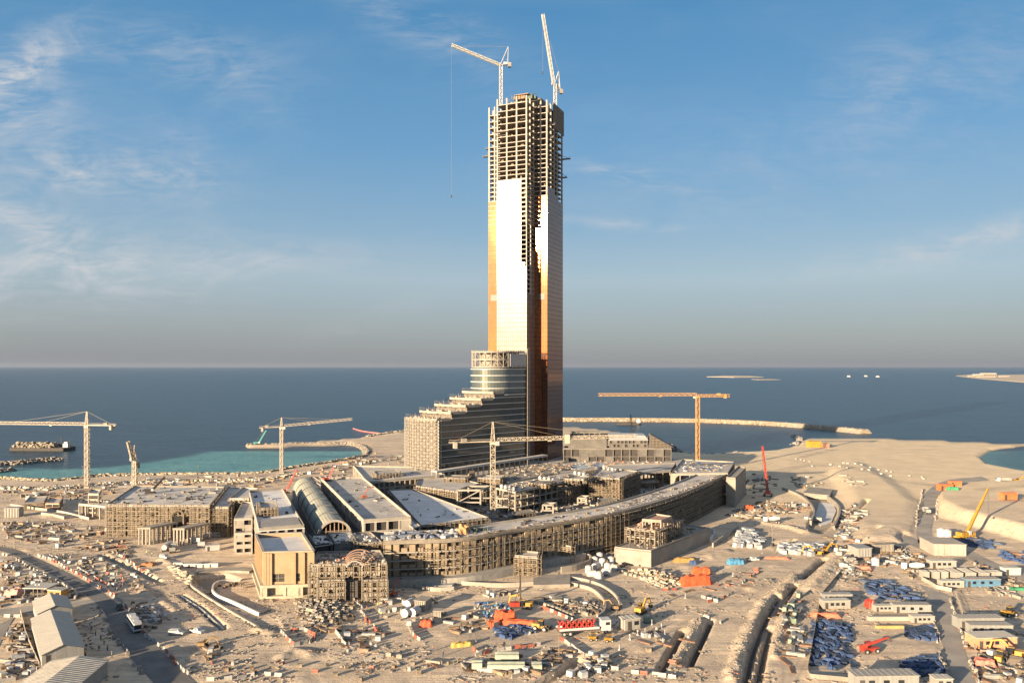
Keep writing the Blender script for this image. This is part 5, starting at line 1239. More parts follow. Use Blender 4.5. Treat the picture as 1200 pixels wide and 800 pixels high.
BUS = model('coach_bus', 'bus', [
    ('body', WHITE, lambda mb: mb.prism([(-5.9,-1.2),(5.8,-1.2),(6,-1.0),(6,1.0),(5.8,1.2),(-5.9,1.2)], .45, 3.1)),
    ('side_windows', GLASSD, lambda mb: [mb.box((-.2+i*0, s*1.21, 2.1), (10.6, .04, .85)) for i in (0,) for s in (-1, 1)]),
    ('windscreen', GLASSD, lambda mb: mb.box((6.01, 0, 1.95), (.05, 2.1, 1.35))),
    ('roof_units', mat('roof_grey', (.45,.44,.43), .6), lambda mb: [mb.box((-2.5, 0, 3.22), (2.4, 1.5, .25)), mb.box((2.2, 0, 3.2), (1.6, 1.4, .2))]),
    ('bumper', DARK, lambda mb: mb.box((6.03, 0, .65), (.12, 2.3, .35)))]+[wheel(sx, sy*1.08, .5, .3) for sx in (-3.6, 3.7) for sy in (-1, 1)])
def truck(name, cabm, loadfn, loadm, L_=9, bedm=SHEETG, loadname='load_bed'):
    ps = [('cab', cabm, lambda mb: mb.prism([(L_/2-2.1,-1.2),(L_/2-.1,-1.2),(L_/2,-1.1),(L_/2,1.1),(L_/2-.1,1.2),(L_/2-2.1,1.2)], .7, 2.9), [('windscreen', GLASSD, lambda mb: mb.box((L_/2+.01, 0, 2.2), (.05, 2.0, .8))), ('side_window', GLASSD, lambda mb: mb.box((L_/2-.8, -1.205, 2.2), (.9, .04, .6)))]),
          ('chassis', DARK, lambda mb: mb.box((-.2, 0, .85), (L_-.6, 1.0, .3))), (loadname, loadm, loadfn)]
    ps += [wheel(x, s*1.0, .5, .35) for x in (L_/2-1.2, -L_/2+1.2, -L_/2+2.5) for s in (-1, 1)]
    return model(name, 'truck', ps)
def tip_body(mb):
    mb.box((-1.2, 0, 1.25), (6.2, 2.4, .15)); [mb.box((-1.2, s*1.15, 2.0), (6.2, .1, 1.5)) for s in (-1, 1)]; mb.box((-4.25, 0, 2.0), (.1, 2.3, 1.5)); mb.box((1.85, 0, 2.2), (.1, 2.3, 1.9)); mb.lump((-1.2, 0, 1.3), (5.6, 2.1, 1.3), 0, 3)
TIP = truck('tipper_truck', WHITE, tip_body, SHEETG)
FLAT = truck('flatbed_truck', WHITE, lambda mb: (mb.box((-1.2, 0, 1.3), (8.6, 2.5, .18)), [mb.box((-1.2, s*1.25, 1.5), (8.6, .06, .4)) for s in (-1, 1)]), WHITE, L_=11.5)
TANK = truck('water_tanker', WHITE, lambda mb: (mb.tube((-4.3,0,2.1), (1.8,0,2.1), 1.15, n=14), mb.box((-1.2,0,1.1), (6,1.6,.4))), WHITE, loadname='water_tank')
MIX = truck('mixer_truck', WHITE, lambda mb: (mb.tube((-3.8,0,2.6), (-1.2,0,2.3), .7, 1.3, 12), mb.tube((-1.2,0,2.3), (1.6,0,1.9), 1.3, .8, 12)), STEELW, loadname='mixer_drum')
def tracks(mb): [mb.prism([(-1.9, s*1.15-.3), (1.9, s*1.15-.3), (1.9, s*1.15+.3), (-1.9, s*1.15+.3)], .08, .85) for s in (-1, 1)]
def exc(m): return model('excavator', 'excavator', [('crawler_tracks', DARK, tracks), ('upper_body', m, lambda mb: (mb.box((-.7, 0, 1.6), (3.0, 2.5, 1.2)), mb.box((-1.9, 0, 1.5), (.7, 2.5, 1.0)))),
    ('cab', GLASSD, lambda mb: mb.box((.9, .75, 2.0), (1.5, 1.0, 1.8)), [('cab_roof', m, lambda mb: mb.box((.9, .75, 2.95), (1.6, 1.1, .1)))]),
    ('boom', m, lambda mb: (mb.bar((.9,-.2,1.7), (3.2,-.2,4.3), .45, .6), mb.bar((3.2,-.2,4.3), (5.6,-.2,3.6), .4, .5))), ('stick', m, lambda mb: mb.bar((5.6,-.2,3.9), (6.3,-.2,1.2), .35, .45)),
    ('bucket', DARK, lambda mb: mb.prism([(5.8,-.8),(6.9,-.8),(6.9,.4),(5.8,.4)], .5, 1.3))])
EXY = exc(YEL); EXD = exc(mat('weathered_brown_yellow', (.25,.15,.06), .7, var=.2))
LOAD = model('wheel_loader', 'loader', [('body', YEL, lambda mb: (mb.box((-1.5, 0, 1.5), (2.6, 1.7, 1.2)), mb.box((1.0, 0, 1.2), (1.9, 1.2, .8)))), ('cab', GLASSD, lambda mb: mb.box((.1, 0, 2.3), (1.4, 1.4, 1.7)), [('cab_roof', YEL, lambda mb: mb.box((.1, 0, 3.2), (1.6, 1.6, .12)))]),
    ('bucket', DARK, lambda mb: (mb.box((3.3, 0, .8), (.9, 2.6, .15)), mb.box((2.9, 0, 1.1), (.15, 2.6, .9)), mb.bar((1.2, -.5, 1.6), (2.9, -.5, .9), .3), mb.bar((1.2, .5, 1.6), (2.9, .5, .9), .3)))]+[wheel(x, s*1.05, .75, .5) for x in (-1.6, 1.4) for s in (-1, 1)])
TELE = model('telehandler', 'telehandler', [('chassis', RED, lambda mb: (mb.box((0, 0, 1.0), (5.0, 1.6, .8)), mb.box((-1.7, .2, 1.6), (1.5, 1.5, .8)))), ('cab', GLASSD, lambda mb: mb.box((0, .6, 2.0), (1.5, .9, 1.4)), [('cab_roof', RED, lambda mb: mb.box((0, .6, 2.75), (1.6, 1.0, .1)))]),
    ('boom', RED, lambda mb: (mb.bar((-2.2, -.3, 2.0), (3.0, -.3, 3.1), .55, .6), mb.bar((3.0, -.3, 3.1), (5.6, -.3, 3.65), .35, .4))), ('fork', DARK, lambda mb: (mb.box((5.8, -.3, 3.1), (.15, 1.2, 1.0)), mb.box((6.4, -.6, 2.65), (1.2, .12, .08)), mb.box((6.4, 0, 2.65), (1.2, .12, .08))))]+[wheel(x, s*1.0, .62, .4) for x in (-1.6, 1.6) for s in (-1, 1)])
FORK = model('skid_loader', 'loader', [('body', YEL, lambda mb: (mb.box((-.3, 0, .9), (2.2, 1.3, .9)))), ('cab', DARK, lambda mb: mb.box((0, 0, 1.7), (1.2, 1.1, .9)), [('cab_roof', YEL, lambda mb: mb.box((0, 0, 2.2), (1.4, 1.2, .1)))]), ('bucket', DARK, lambda mb: mb.box((1.5, 0, .4), (.7, 1.7, .5)))]+[wheel(x, s*.75, .42, .3) for x in (-.9, .7) for s in (-1, 1)])
RIG = model('drilling_rig', 'rig', [('crawler_tracks', DARK, tracks), ('body', RED, lambda mb: mb.box((-.6, 0, 1.5), (3.2, 2.2, 1.3))), ('mast', DARK, lambda mb: (mb.bar((1.4,0,.8), (1.4,0,11), .5), mb.bar((-.5,0,2.2), (1.4,0,8), .2)))])
GEN = model('generator', 'generator', [('housing', mat('generator_green', (.20,.24,.18), .6), lambda mb: mb.box((0,0,1.1), (3,1.3,1.6))), ('skid', DARK, lambda mb: mb.box((0,0,.15), (3.3,1.4,.28))), ('exhaust', DARK, lambda mb: mb.tube((.9,.2,1.9), (.9,.2,2.5), .1))])
def bar_fn(mb):
    prof = [(-.3,0),(.3,0),(.28,.18),(.12,.38),(.09,1.0),(-.09,1.0),(-.12,.38),(-.28,.18)]; n = len(prof)
    vs = [Vector((-1, y, z)) for y, z in prof]+[Vector((1, y, z)) for y, z in prof]
    mb._add(vs, [tuple(range(n-1,-1,-1)), tuple(range(n, 2*n))]+[(i, (i+1)%n, (i+1)%n+n, i+n) for i in range(n)])
BARW = single('road_barrier', 'barrier', mat('barrier_white', (.35,.325,.295), .6, var=.2), bar_fn); BARR = single('road_barrier', 'barrier', mat('barrier_red', (.30,.095,.06), .6, var=.25), bar_fn)
BLOCKC = single('concrete_block', 'block', CONC, lambda mb: (mb.box((0,0,.5), (1.6,.9,1.0)), mb.box((0,0,1.06), (.7,.4,.12))))
SANDBAG = single('bulk_bag', 'bag', mat('bulk_bag_white', (.28,.26,.235), .8, var=.15), lambda mb: (mb.lump((0,0,0), (1.3,1.2,1.3), 0, 4, n=10, rough=.08), mb.box((-.4,-.4,1.2),(.1,.1,.5)), mb.box((.4,.4,1.2),(.1,.1,.5))))
def stack_(n, w, l, h, gap=.05, m_=None):
    def f(mb):
        r = random.Random(n)
        for k in range(n): mb.box((r.uniform(-.1,.1), r.uniform(-.1,.1), h*(k+.5)+gap*k), (l, w, h))
    return f
PALL = single('pallet_stack', 'pallets', TIMB, lambda mb: [(mb.box((0,0,.16*k+.13), (1.2,1.1,.03)), [mb.box((0,y,.16*k+.06), (1.2,.1,.11)) for y in (-.45,0,.45)]) for k in range(6)])
PLK = single('timber_bundle', 'timber', TIMB, lambda mb: [mb.box((random.Random(k*7+j).uniform(-.15,.15), -.5+.26*j, .12+.22*k), (4.0,.24,.2)) for k in range(4) for j in range(4)])
PIPE = single('pipe_bundle', 'pipes', mat('pipe_grey', (.34,.32,.29), .5), lambda mb: [mb.tube((-2.9, -.55+.37*j+(.18 if k%2 else 0), .18+.31*k), (2.9, -.55+.37*j+(.18 if k%2 else 0), .18+.31*k), .18, n=8) for k in range(3) for j in range(4-k%2)])
REB = single('steel_bundle', 'steel', mat('rusty_steel', (.20,.11,.07), .8, var=.25), lambda mb: [mb.bar((-3, -.5+.2*j, .12+.12*k), (3, -.45+.2*j, .12+.12*k), .12) for k in range(3) for j in range(6)])
BEAM = single('concrete_beam', 'beam', CONCL, lambda mb: (mb.box((0,0,.15), (5,.7,.3)), mb.box((0,0,.55), (5,.3,.5)), mb.box((0,0,.88), (5,.6,.16))))
CRATE = single('goods_crate', 'crate', mat('crate_board', (.25,.20,.145), .85, var=.25), lambda mb: (mb.box((0,0,.65), (1.6,1.2,1.1)), mb.box((0,0,.06), (1.6,1.2,.1)), [mb.box((x,0,.66), (.1,1.26,1.14)) for x in (-.7,.7)]))
WCR = single('wrapped_pallet', 'pallet', mat('white_wrap', (.38,.375,.37), .5, var=.12), lambda mb: (mb.box((0,0,.5), (2.0,1.7,.72)), mb.box((.05,-.03,1.25), (1.9,1.65,.74), .04), mb.box((0,0,.07), (1.8,1.5,.13))))
DRUM = single('oil_drum', 'drum', mat('drum_grey', (.22,.20,.18), .6, var=.3), lambda mb: (mb.tube((0,0,0), (0,0,.9), .3, n=10), mb.tube((0,0,.3), (0,0,.33), .32, n=10), mb.tube((0,0,.6), (0,0,.63), .32, n=10)))
FORM = single('formwork_panel', 'formwork', mat('formwork_ply', (.22,.16,.10), .7, var=.25), lambda mb: (mb.box((0,0,.12), (3,1.5,.06)), [mb.box((x,0,.06), (.12,1.5,.1)) for x in (-1.3,-.4,.4,1.3)], mb.box((.1,.1,.24), (3,1.5,.06)), mb.box((0,0,.36), (2.9,1.4,.06))))
SCFB = single('scaffold_stillage', 'stillage', SCAF, lambda mb: (mb.box((0,0,.1), (2.2,1.1,.1)), [mb.bar((x,y,.1), (x,y,1.3), .1) for x in (-1.05,1.05) for y in (-.5,.5)], [mb.bar((-1.3, -.4+.16*j, .3+.16*k), (1.3, -.4+.16*j, .3+.16*k), .09) for j in range(6) for k in range(5)]))
def tarp_fn(l, w, h, seed, ribs=3):
    def f(mb):
        r = random.Random(seed); n = 8; m = 5; P_ = []
        for i in range(n+1):
            row = []
            for j in range(m+1):
                x = -l/2+l*i/n; y = -w/2+w*j/m; e = min(1, min(i, n-i)/1.2, min(j, m-j)/1.0); row.append(Vector((x+r.uniform(-.12,.12), y+r.uniform(-.1,.1), (.02 if e == 0 else h*(.55+.45*e)*r.uniform(.75,1.12)))))
            P_.append(row)
        b = len(mb.v); vs = [p for row in P_ for p in row]
        fs = [(i*(m+1)+j, (i+1)*(m+1)+j, (i+1)*(m+1)+j+1, i*(m+1)+j+1) for i in range(n) for j in range(m)]
        mb._add(vs, fs)
    return f
BLU = [single('tarp_covered_stack', 'covered stack', BLUE, tarp_fn(4.6, 1.7, 1.3, s)) for s in (1, 2, 3)]
BLU2 = single('steel_tube_stack', 'tubes', mat('blue_steel', (.05,.075,.13), .7, var=.3), lambda mb: [mb.bar((-2.6, -.8+.33*j, .15+.28*k), (2.6, -.8+.33*j+random.Random(j+k*9).uniform(-.1,.1), .15+.28*k), .22) for k in range(4) for j in range(6)])
def cabin_model(L_, W_, h_, m, rm, nwin=3, name='site_cabin', door=True, ribs=True):
    ps = [('body', m, lambda mb: (mb.box((0,0,h_/2+.2), (L_,W_,h_-.2)), [mb.box((x,s*(W_/2+.02),h_/2+.2), (.08,.05,h_-.3)) for s in (-1,1) for x in [(-L_/2+.4+i*.9) for i in range(int(L_/.9))]] if ribs else None)),
          ('roof', rm, lambda mb: (mb.box((0,0,h_+.17), (L_+.3,W_+.3,.14)), [mb.box((-L_/2+.6+i*1.2,0,h_+.27), (.08,W_+.2,.06)) for i in range(int(L_/1.2))]))]
    if door: ps.append(('door', DARK, lambda mb: mb.box((-L_/2+1.2,-W_/2-.04,1.25), (.9,.08,2.0))))
    for i in range(nwin): ps.append(('window', GLASSD, (lambda i: lambda mb: mb.box((-L_/2+3+i*(L_-3.6)/max(1,nwin),-W_/2-.04,1.75), (1.1,.08,.9)))(i)))
    return model(name, 'cabin', ps)
CAB = cabin_model(9, 3, 2.7, SHEET, ROOFS); CABG = cabin_model(12, 3.2, 2.8, SHEETG, SHEET); CABB = cabin_model(12, 3, 2.7, mat('blue_cladding', (.10,.20,.30), .6), SHEET); CABP = cabin_model(11, 5, 2.9, mat('salmon_cladding', (.50,.25,.14), .7), ROOFS)
CABS = cabin_model(4, 2.6, 2.6, SHEET, ROOFS, 1); CONTO = cabin_model(6, 2.5, 2.6, mat('orange_container', (.50,.14,.05), .6), mat('orange_container_roof', (.46,.15,.07), .6), 0, 'shipping_container'); CONTW = cabin_model(6, 2.5, 2.6, WHITE, STEELW, 0, 'shipping_container')
SILO = single('water_tank', 'tank', WHITE, lambda mb: (mb.tube((0,0,0), (0,0,2.4), 1.3, n=14), mb.tube((0,0,2.4), (0,0,2.8), 1.3, .4, 14)))
HTANK = single('water_tank', 'tank', WHITE, lambda mb: (mb.tube((-1.6,0,1.3), (1.6,0,1.3), 1.2, n=14), mb.box((-1,0,.2), (.4,1.8,.4)), mb.box((1,0,.2), (.4,1.8,.4))))
POST = single('marker_post', 'post', WHITE, lambda mb: (mb.box((0,0,.2), (.5,.5,.4)), mb.bar((0,0,.4), (0,0,1.5), .14), mb.box((0,0,1.4), (.35,.1,.4))))
LMAST = model('lighting_mast', 'light mast', [('pole', SCAF, lambda mb: mb.bar((0,0,0), (0,0,9), .16)), ('lamp_bar', SCAF, lambda mb: mb.bar((-.9,0,8.9), (.9,0,8.9), .12)), ('lamp', WHITE, lambda mb: mb.box((-.6,0,9.1), (.5,.3,.35))), ('lamp', WHITE, lambda mb: mb.box((.6,0,9.1), (.5,.3,.35))), ('base', DARK, lambda mb: mb.box((0,0,.5), (1.8,1.0,1.0)))])
MEWP = model('boom_lift', 'lift', [('chassis', ORANGE, lambda mb: mb.box((0,0,.8), (2.6,1.8,.7))), ('boom', ORANGE, lambda mb: (mb.bar((-.8,0,1.2), (1.6,0,4.2), .3), mb.bar((1.6,0,4.2), (4.2,0,5.4), .25))), ('basket', DARK, lambda mb: (mb.box((4.6,0,5.1), (1.0,1.6,.1)), mb.box((4.6,0,5.9), (1.0,1.6,.08)), mb.bar((4.15,-.7,5.1), (4.15,-.7,5.9), .08), mb.bar((5.05,.7,5.1), (5.05,.7,5.9), .08)))]+[wheel(x, s*.9, .4, .3) for x in (-.9, .9) for s in (-1, 1)])
# a worker: one continuous body grown from a skeleton, helmet and vest as clothing
def person_mesh(pose=0):
    sw = .16 if pose else .02
    J = [(0,0,.95),(0,0,1.2),(0,0,1.42),(0,0,1.54),(.01,0,1.66),(0,.1,.9),(sw,.11,.5),(-sw*.3+.02,.11,.08),(sw*.2+.16,.11,.04),(0,-.1,.9),(-sw*.6,-.11,.5),(-sw*2,-.11,.08),(-sw*2+.15,-.11,.04),
         (0,.19,1.40),(-.03-sw*.5,.24,1.12),(.06-sw,.25,.87),(.08-sw,.25,.78),(0,-.19,1.40),(-.03+sw,-.24,1.12),(.1+sw*1.5,-.25,.9),(.13+sw*1.5,-.25,.82)]
    E = [(0,1),(1,2),(2,3),(3,4),(0,5),(5,6),(6,7),(7,8),(0,9),(9,10),(10,11),(11,12),(2,13),(13,14),(14,15),(15,16),(2,17),(17,18),(18,19),(19,20)]
    rad = [.14,.14,.15,.06,.105,.1,.07,.05,.04,.1,.07,.05,.04,.07,.05,.04,.045,.07,.05,.04,.045]
    me = bpy.data.meshes.new('person'); me.from_pydata(J, E, []); o = bpy.data.objects.new('person', me); COL.objects.link(o)
    md = o.modifiers.new('s', 'SKIN')
    for i, v in enumerate(me.skin_vertices[0].data): v.radius = (rad[i],)*2; v.use_root = (i == 0)
    dg = bpy.context.evaluated_depsgraph_get(); m2 = bpy.data.meshes.new_from_object(o.evaluated_get(dg)); bpy.data.objects.remove(o); m2.name = 'person'
    return m2
PPL = []
for pose in (0, 1):
    for vm in (HIVIS, mat('orange_vest', (.60,.18,.04), .7)):
        m2 = person_mesh(pose); m2.materials.clear(); m2.materials.append(BLUEW); m2.materials.append(vm); m2.materials.append(SKIN)
        for p in m2.polygons:
            z = p.center.z; p.material_index = 1 if 1.05 < z < 1.46 and abs(p.center.y) < .24 else (2 if z > 1.5 or (z < .92 and abs(p.center.y) > .19) else 0)
        o = bpy.data.objects.new('person', m2); COL.objects.link(o); tag(o, 'x', 'person')
        hb = MB(); hb.tube((.01,0,1.70), (.01,0,1.74), .15, .15, 10); hb.tube((.01,0,1.74), (.01,0,1.83), .125, .06, 10); hb.build('helmet', WHITE if pose else YEL, o); PPL.append(o)

# ---------------------------------------------------------------- placing
RPOLY = [np.array([[p.x, p.y] for p in a_]+[[p.x, p.y] for p in b_[::-1]]) for a_, b_ in roads.values()]
TPTS = [([(G(*p).x, G(*p).y) for p in pts], wd+1.6) for pts, wd, dp in trench]
RBB = [(pl[::6], pl[:,0].min(), pl[:,0].max(), pl[:,1].min(), pl[:,1].max()) for pl in RPOLY]
def pip(poly, x, y):
    c = False; x0, y0 = poly[-1]
    for x1, y1 in poly:
        if (y1 > y) != (y0 > y) and x < (x0-x1)*(y-y1)/(y0-y1)+x1: c = not c
        x0, y0 = x1, y1
    return c
def free(x, y):
    X = np.array([x]); Y = np.array([y])
    for pl, a, b, c, d in RBB:
        if a < x < b and c < y < d and pip(pl.tolist(), x, y): return False
    for P_, wd in TPTS:
        if dist_line(P_, X, Y)[0] < wd: return False
    return True
ALLP = []
def put(pr, px, py, rz, label, group=None, scale=None, z=None):
    p = G(px, py) if z is None else G(px, py, z); p.z = hz_at(p.x, p.y)-.05 if z is None else z
    ALLP.append((p.x, p.y)); return place(pr, p, rz, label, group, scale)
def row(prs, px, step, labels, group, jit=.25, seed=0, skip=.0, z=None):
    P1 = resample([G(*p) for p in px], step); r = random.Random(seed)
    for i, p in enumerate(P1[:-1]):
        if r.random() < skip: continue
        d = P1[i+1]-P1[i]; k = r.randrange(len(prs)) if jit else i % len(prs)
        q = p+Vector((r.uniform(-jit, jit), r.uniform(-jit, jit), 0)); q.z = (hz_at(q.x, q.y)-.03) if z is None else z
        place(prs[k], q, math.atan2(d.y, d.x)+r.uniform(-.12, .12), labels[k], group)
def cluster(items, px, n, where, seed=0, ang=None, zz_=None, mind=1.2, grp=None, scl=(.85, 1.2)):
    """items: list of (model, weight, phrase); each phrase + where is the label shared by look-alikes"""
    P_ = [G(*p) for p in px]; poly = np.array([[p.x, p.y] for p in P_]); r = random.Random(seed); k = 0; tries = 0; here = []
    tot = sum(w_ for _, w_, _ in items); x0, y0 = poly.min(0); x1, y1 = poly.max(0)
    while k < n and tries < n*30:
        tries += 1; x = r.uniform(x0, x1); y = r.uniform(y0, y1)
        if not inside(poly, np.array([x]), np.array([y]))[0] or not free(x, y): continue
        if any((x-a)**2+(y-b)**2 < mind**2 for a, b in here): continue
        here.append((x, y)); q = r.uniform(0, tot); i = 0
        while q > items[i][1]: q -= items[i][1]; i += 1
        pr, _, ph = items[i]; k += 1; a = (ang+r.choice((0,0,0,math.pi/2)) if ang is not None else r.choice((.35, .35+math.pi/2, -.4)))+r.gauss(0, .28)
        place(pr, Vector((x, y, hz_at(x, y)-.06)), a, ph+' '+where, ph+' '+where, r.uniform(*scl)*.82)
MIXED = [(CRATE,3,'plywood crate'),(PALL,3,'pallet stack'),(PLK,3,'timber bundle'),(FORM,3,'stack of formwork panels'),(SCFB,2,'stillage of scaffold tubes'),(REB,2,'bundle of rusty bars'),(DRUM,1,'grey drum'),(SANDBAG,2,'white bulk bag'),(BEAM,1,'pale concrete beam'),(PIPE,1,'bundle of grey pipes'),(WCR,1,'white wrapped pallet')]
PALE = [(SANDBAG,2,'white bulk bag'),(WCR,3,'white wrapped pallet'),(CRATE,3,'pale crate'),(BLOCKC,3,'grey concrete block'),(BEAM,2,'pale concrete beam'),(PALL,1,'pallet stack')]
# vehicles
put(BUS, 157.5, 735, math.atan2(-1, .72), 'white coach driving down the dusty haul road')
put(BCAR, 140.5, 713, math.atan2(-1, .6), 'small black car on the haul road ahead of the coach')
put(SUV, 207, 743, -.05, 'white car parked on the sand right of the coach')
put(PICK, 231, 741, -.45, 'white pickup parked on the sand beside the white car')
put(EXD, 238, 758, .1, 'small brown digger below the two parked white cars', scale=.7)
put(SUV, 193, 655, -.5, 'white car nearest the left portico of the scaffolded hall')
put(TIP, 203, 646, 1.9, 'white tipper truck near the portico right of the portal')
put(TANK, 196, 644, 1.7, 'white tanker truck beside the tipper near the portal')
fl = put(FLAT, 684, 742, math.atan2(.20, 1), 'white flatbed truck loaded with red steel frames', scale=1.45)
for k in range(7):
    mb = MB(); 
    for s in (-1, 1): mb.bar((-.7, s*.9, 0), (.7, s*.9, 1.9), .28); mb.bar((-.7, s*.9, 1.9), (.7, s*.9, 0), .28)
    mb.bar((-.7,-.9,0), (-.7,.9,0), .3); mb.bar((.7,-.9,1.9), (.7,.9,1.9), .3); mb.box((0,0,.9), (.7,1.2,1.0))
    if k == 0: RFR = mb.build('steel_frame_load', RED); tag(RFR, 'x', 'steel frame'); RFR.name = 'steel_frame_load'
    bp = fl.matrix_basis @ Vector((-4.6+k*1.0, 0, 1.42)); place(RFR, Vector((fl.location.x+math.cos(fl.rotation_euler.z)*1.45*(-5.0+k*1.12), fl.location.y+math.sin(fl.rotation_euler.z)*1.45*(-5.0+k*1.12), fl.location.z+1.45*1.42)), fl.rotation_euler.z, 'red steel frame standing on the flatbed truck', 'red frames on the flatbed truck', 1.1)
put(EXY, 751, 718, .9, 'yellow digger with raised arm right of the curved driveway')
put(EXD, 721, 714, 2.6, 'dark brown digger at the end of the curved driveway')
put(LOAD, 634, 738, -.4, 'yellow wheel loader beside the orange tarpaulin heap')
put(FORK, 695, 750, .2, 'small dark yellow skid loader left of its twin below the flatbed truck')
put(FORK, 714, 752, .1, 'small yellow skid loader right of its twin below the flatbed truck')
put(RIG, 605, 712, .2, 'red drilling rig with slim dark mast behind the orange tarpaulins')
put(EXY, 617, 712, 2.9, 'orange yellow digger next to the red drilling rig')
put(TELE, 1019, 764, .25, 'red telehandler with raised boom in the blue bundle yard', scale=1.08)
put(LOAD, 1183, 722, .3, 'yellow loader beside the large grey building on the right')
put(EXY, 1190, 770, 2.5, 'yellow digger in the lower right equipment yard')
put(LOAD, 1172, 775, .8, 'yellow wheel loader in the lower right equipment yard')
put(EXY, 966, 648, .2, 'yellow digger at the head of the long trench')
put(EXY, 958, 651, 2.9, 'yellow digger facing left by the white wrapped pallets')
put(MIX, 905, 612, 2.8, 'white mixer truck near the sunken roadway')
put(TIP, 953, 608, 2.7, 'white tipper at the mouth of the sunken roadway')
put(TIP, 1086, 601, 1.3, 'white truck driving on the far sand road')
put(PICK, 1060, 655, .3, 'white pickup by the stacked steel in the right yard')
put(MIX, 1071, 668, 2.6, 'white mixer truck beside the white row of cabins')
put(PICK, 882, 657, .2, 'white pickup on the dirt track near the blue wrapped goods')
put(MEWP, 432, 590, .5, 'orange boom lift'); o = bpy.data.objects[[x.name for x in COL.objects if x.get('label') == 'orange boom lift'][-1]]
o.location = G(427, 583.5, 17.02); o['label'] = 'orange boom lift parked on the flat hall roof'
put(MEWP, 461, 698, 1.2, 'small orange boom lift right of the entrance block')
put(EXY, 1192, 572, 0, 'orange yellow digger at the far right edge of the sand')
put(TIP, 1176, 573, 3.0, 'white truck at the far right edge of the sand')
put(GEN, 760, 729, .2, 'grey green generator right of the white cabin trailer')
tr_ = put(CABS, 738, 737, .38, 'small white cabin trailer near the yellow digger', scale=1.35)
# sheds lower left
def gable(label, near, far, width, eave, rise, m=SHEETG, rm=ROOFS):
    a = Vector(near); b = Vector(far); ax = (b-a).normalized(); s_ = Vector((ax.y, -ax.x, 0)); L_ = (b-a).length
    t = thing('storage_shed', label, 'shed', (a+b)/2); hw = width/2
    mb = MB(); pr = [(-hw,0),(hw,0),(hw,eave),(0,eave+rise-.05),(-hw,eave)]
    vs = [a+s_*x+UP*z for x, z in pr]+[b+s_*x+UP*z for x, z in pr]; mb._add(vs, [(0,1,2,3,4),(9,8,7,6,5),(0,5,6,1),(1,6,7,2),(4,9,5,0)])
    mb.build('walls', m, t, world=True)
    mb = MB()
    for sg in (-1, 1):
        e0 = a-ax*.3+s_*(sg*(hw+.35))+UP*(eave-.08); r0 = a-ax*.3+UP*(eave+rise+.05); d = b-a+ax*.6
        mb.quad(e0, r0, r0+d, e0+d) if sg > 0 else mb.quad(e0+d, r0+d, r0, e0)
        mb.quad(e0-UP*.12, e0-UP*.12+d, r0-UP*.12+d, r0-UP*.12) if sg > 0 else mb.quad(r0-UP*.12, r0-UP*.12+d, e0-UP*.12+d, e0-UP*.12)
        for k in range(int(L_/1.1)): q = ax*(.55+k*1.1); mb.bar(e0+q+UP*.03, r0+q+UP*.03, .07, .05)
    mb.build('roof', rm, t, world=True)
    mb = MB(); mb.obb(a-ax*.06+s_*.6, s_*1.4, ax*.05, UP*2.2); mb.build('door', CONCL, t, world=True)
    mb = MB(); mb.obb(a-ax*.07+s_*(-hw*.8), s_*.9, ax*.05, UP*eave*.9); mb.build('downpipe_panel', DARK, t, world=True)
    return t
n_ = G(74, 781); f_ = Vector((n_.x-21.5, n_.y+30, 0)); gable('long grey gabled shed with ribbed beige roof, the middle one of three', n_, f_, 10, 4.4, 1.7)
n2 = Vector((f_.x-.6, f_.y+3.5, 0)); gable('shorter grey gabled shed behind the long one', n2, Vector((n2.x-9.5, n2.y+13, 0)), 9.5, 4.6, 1.7)
f3 = G(96, 805); f3.z = 0; f3 = W(93, 203, 0); gable('wide pale gabled shed cut off by the bottom of the view', Vector((f3.x+2, f3.y-28, 0)), f3, 14.5, 4.4, 1.1, rm=mat('pale_roof_sheet', (.42,.37,.30), .6))
# shelter and yellow kiosk
t = thing('open_shelter', 'open sided shelter with a flat pale roof beside the haul road', 'shelter', G(48, 697)); mb = MB(); mb.box((0,0,3.4), (9,7,.25), .25); mb.build('roof', ROOFS, t)
for x in (-4,0,4):
    for y in (-3,3): mb = MB(); mb.bar((x,y,0), (x,y,3.3), .2); mb.build('post', SCAF, t)
t.rotation_euler.z = -.3
k_ = put(CABS, 68, 702, -.2, 'small orange yellow kiosk box beside the open shelter'); 
for ch in children(k_): 
    if ch.name.startswith('body'): ch.data = ch.data.copy(); ch.data.materials[0] = mat('kiosk_orange', (.48,.24,.07), .7)
def tarp_heap(label, px, py, l, w, h, m, seed, rz=.3, name='tarpaulin', cat='tarpaulin'):
    mb = MB(); tarp_fn(l, w, h, seed)(mb); o = mb.build(name, m); p = G(px, py); o.location = (p.x, p.y, hz_at(p.x, p.y)); o.rotation_euler.z = rz; return tag(o, label, cat)
tarp_heap('red and white striped cover heaped left of the open shelter', 16, 698, 5.5, 4, 2.6, mat('pinkish_cover', (.55,.28,.22), .7), 41, 0)
tarp_heap('large bright orange tarpaulin sheets over a stack right of the stone pile', 815, 684, 13, 5.5, 3.4, ORANGE, 42, .25)
tarp_heap('second orange tarpaulin stack just behind the large orange one', 822, 672, 8, 3.5, 2.6, ORANGE, 43, .1)
tarp_heap('orange tarpaulin on top of the blue heap', 592, 725, 7.5, 4.5, 2.8, ORANGE, 44, .1)
tarp_heap('long ragged orange tarpaulin below the blue heap', 606, 731, 11.5, 2.6, 1.4, ORANGE, 45, -.12)
tarp_heap('small orange sheet hanging at the left of the blue heap', 575, 734, 2.0, 3.5, 1.9, ORANGE, 46, .2)
tarp_heap('orange sheet end trailing right of the blue heap', 625, 734, 3.6, 2.4, 1.8, ORANGE, 47, -.5)
tarp_heap('orange cover over a small heap below the entrance path', 499, 733, 4.2, 3, 2.0, ORANGE, 48, 0)
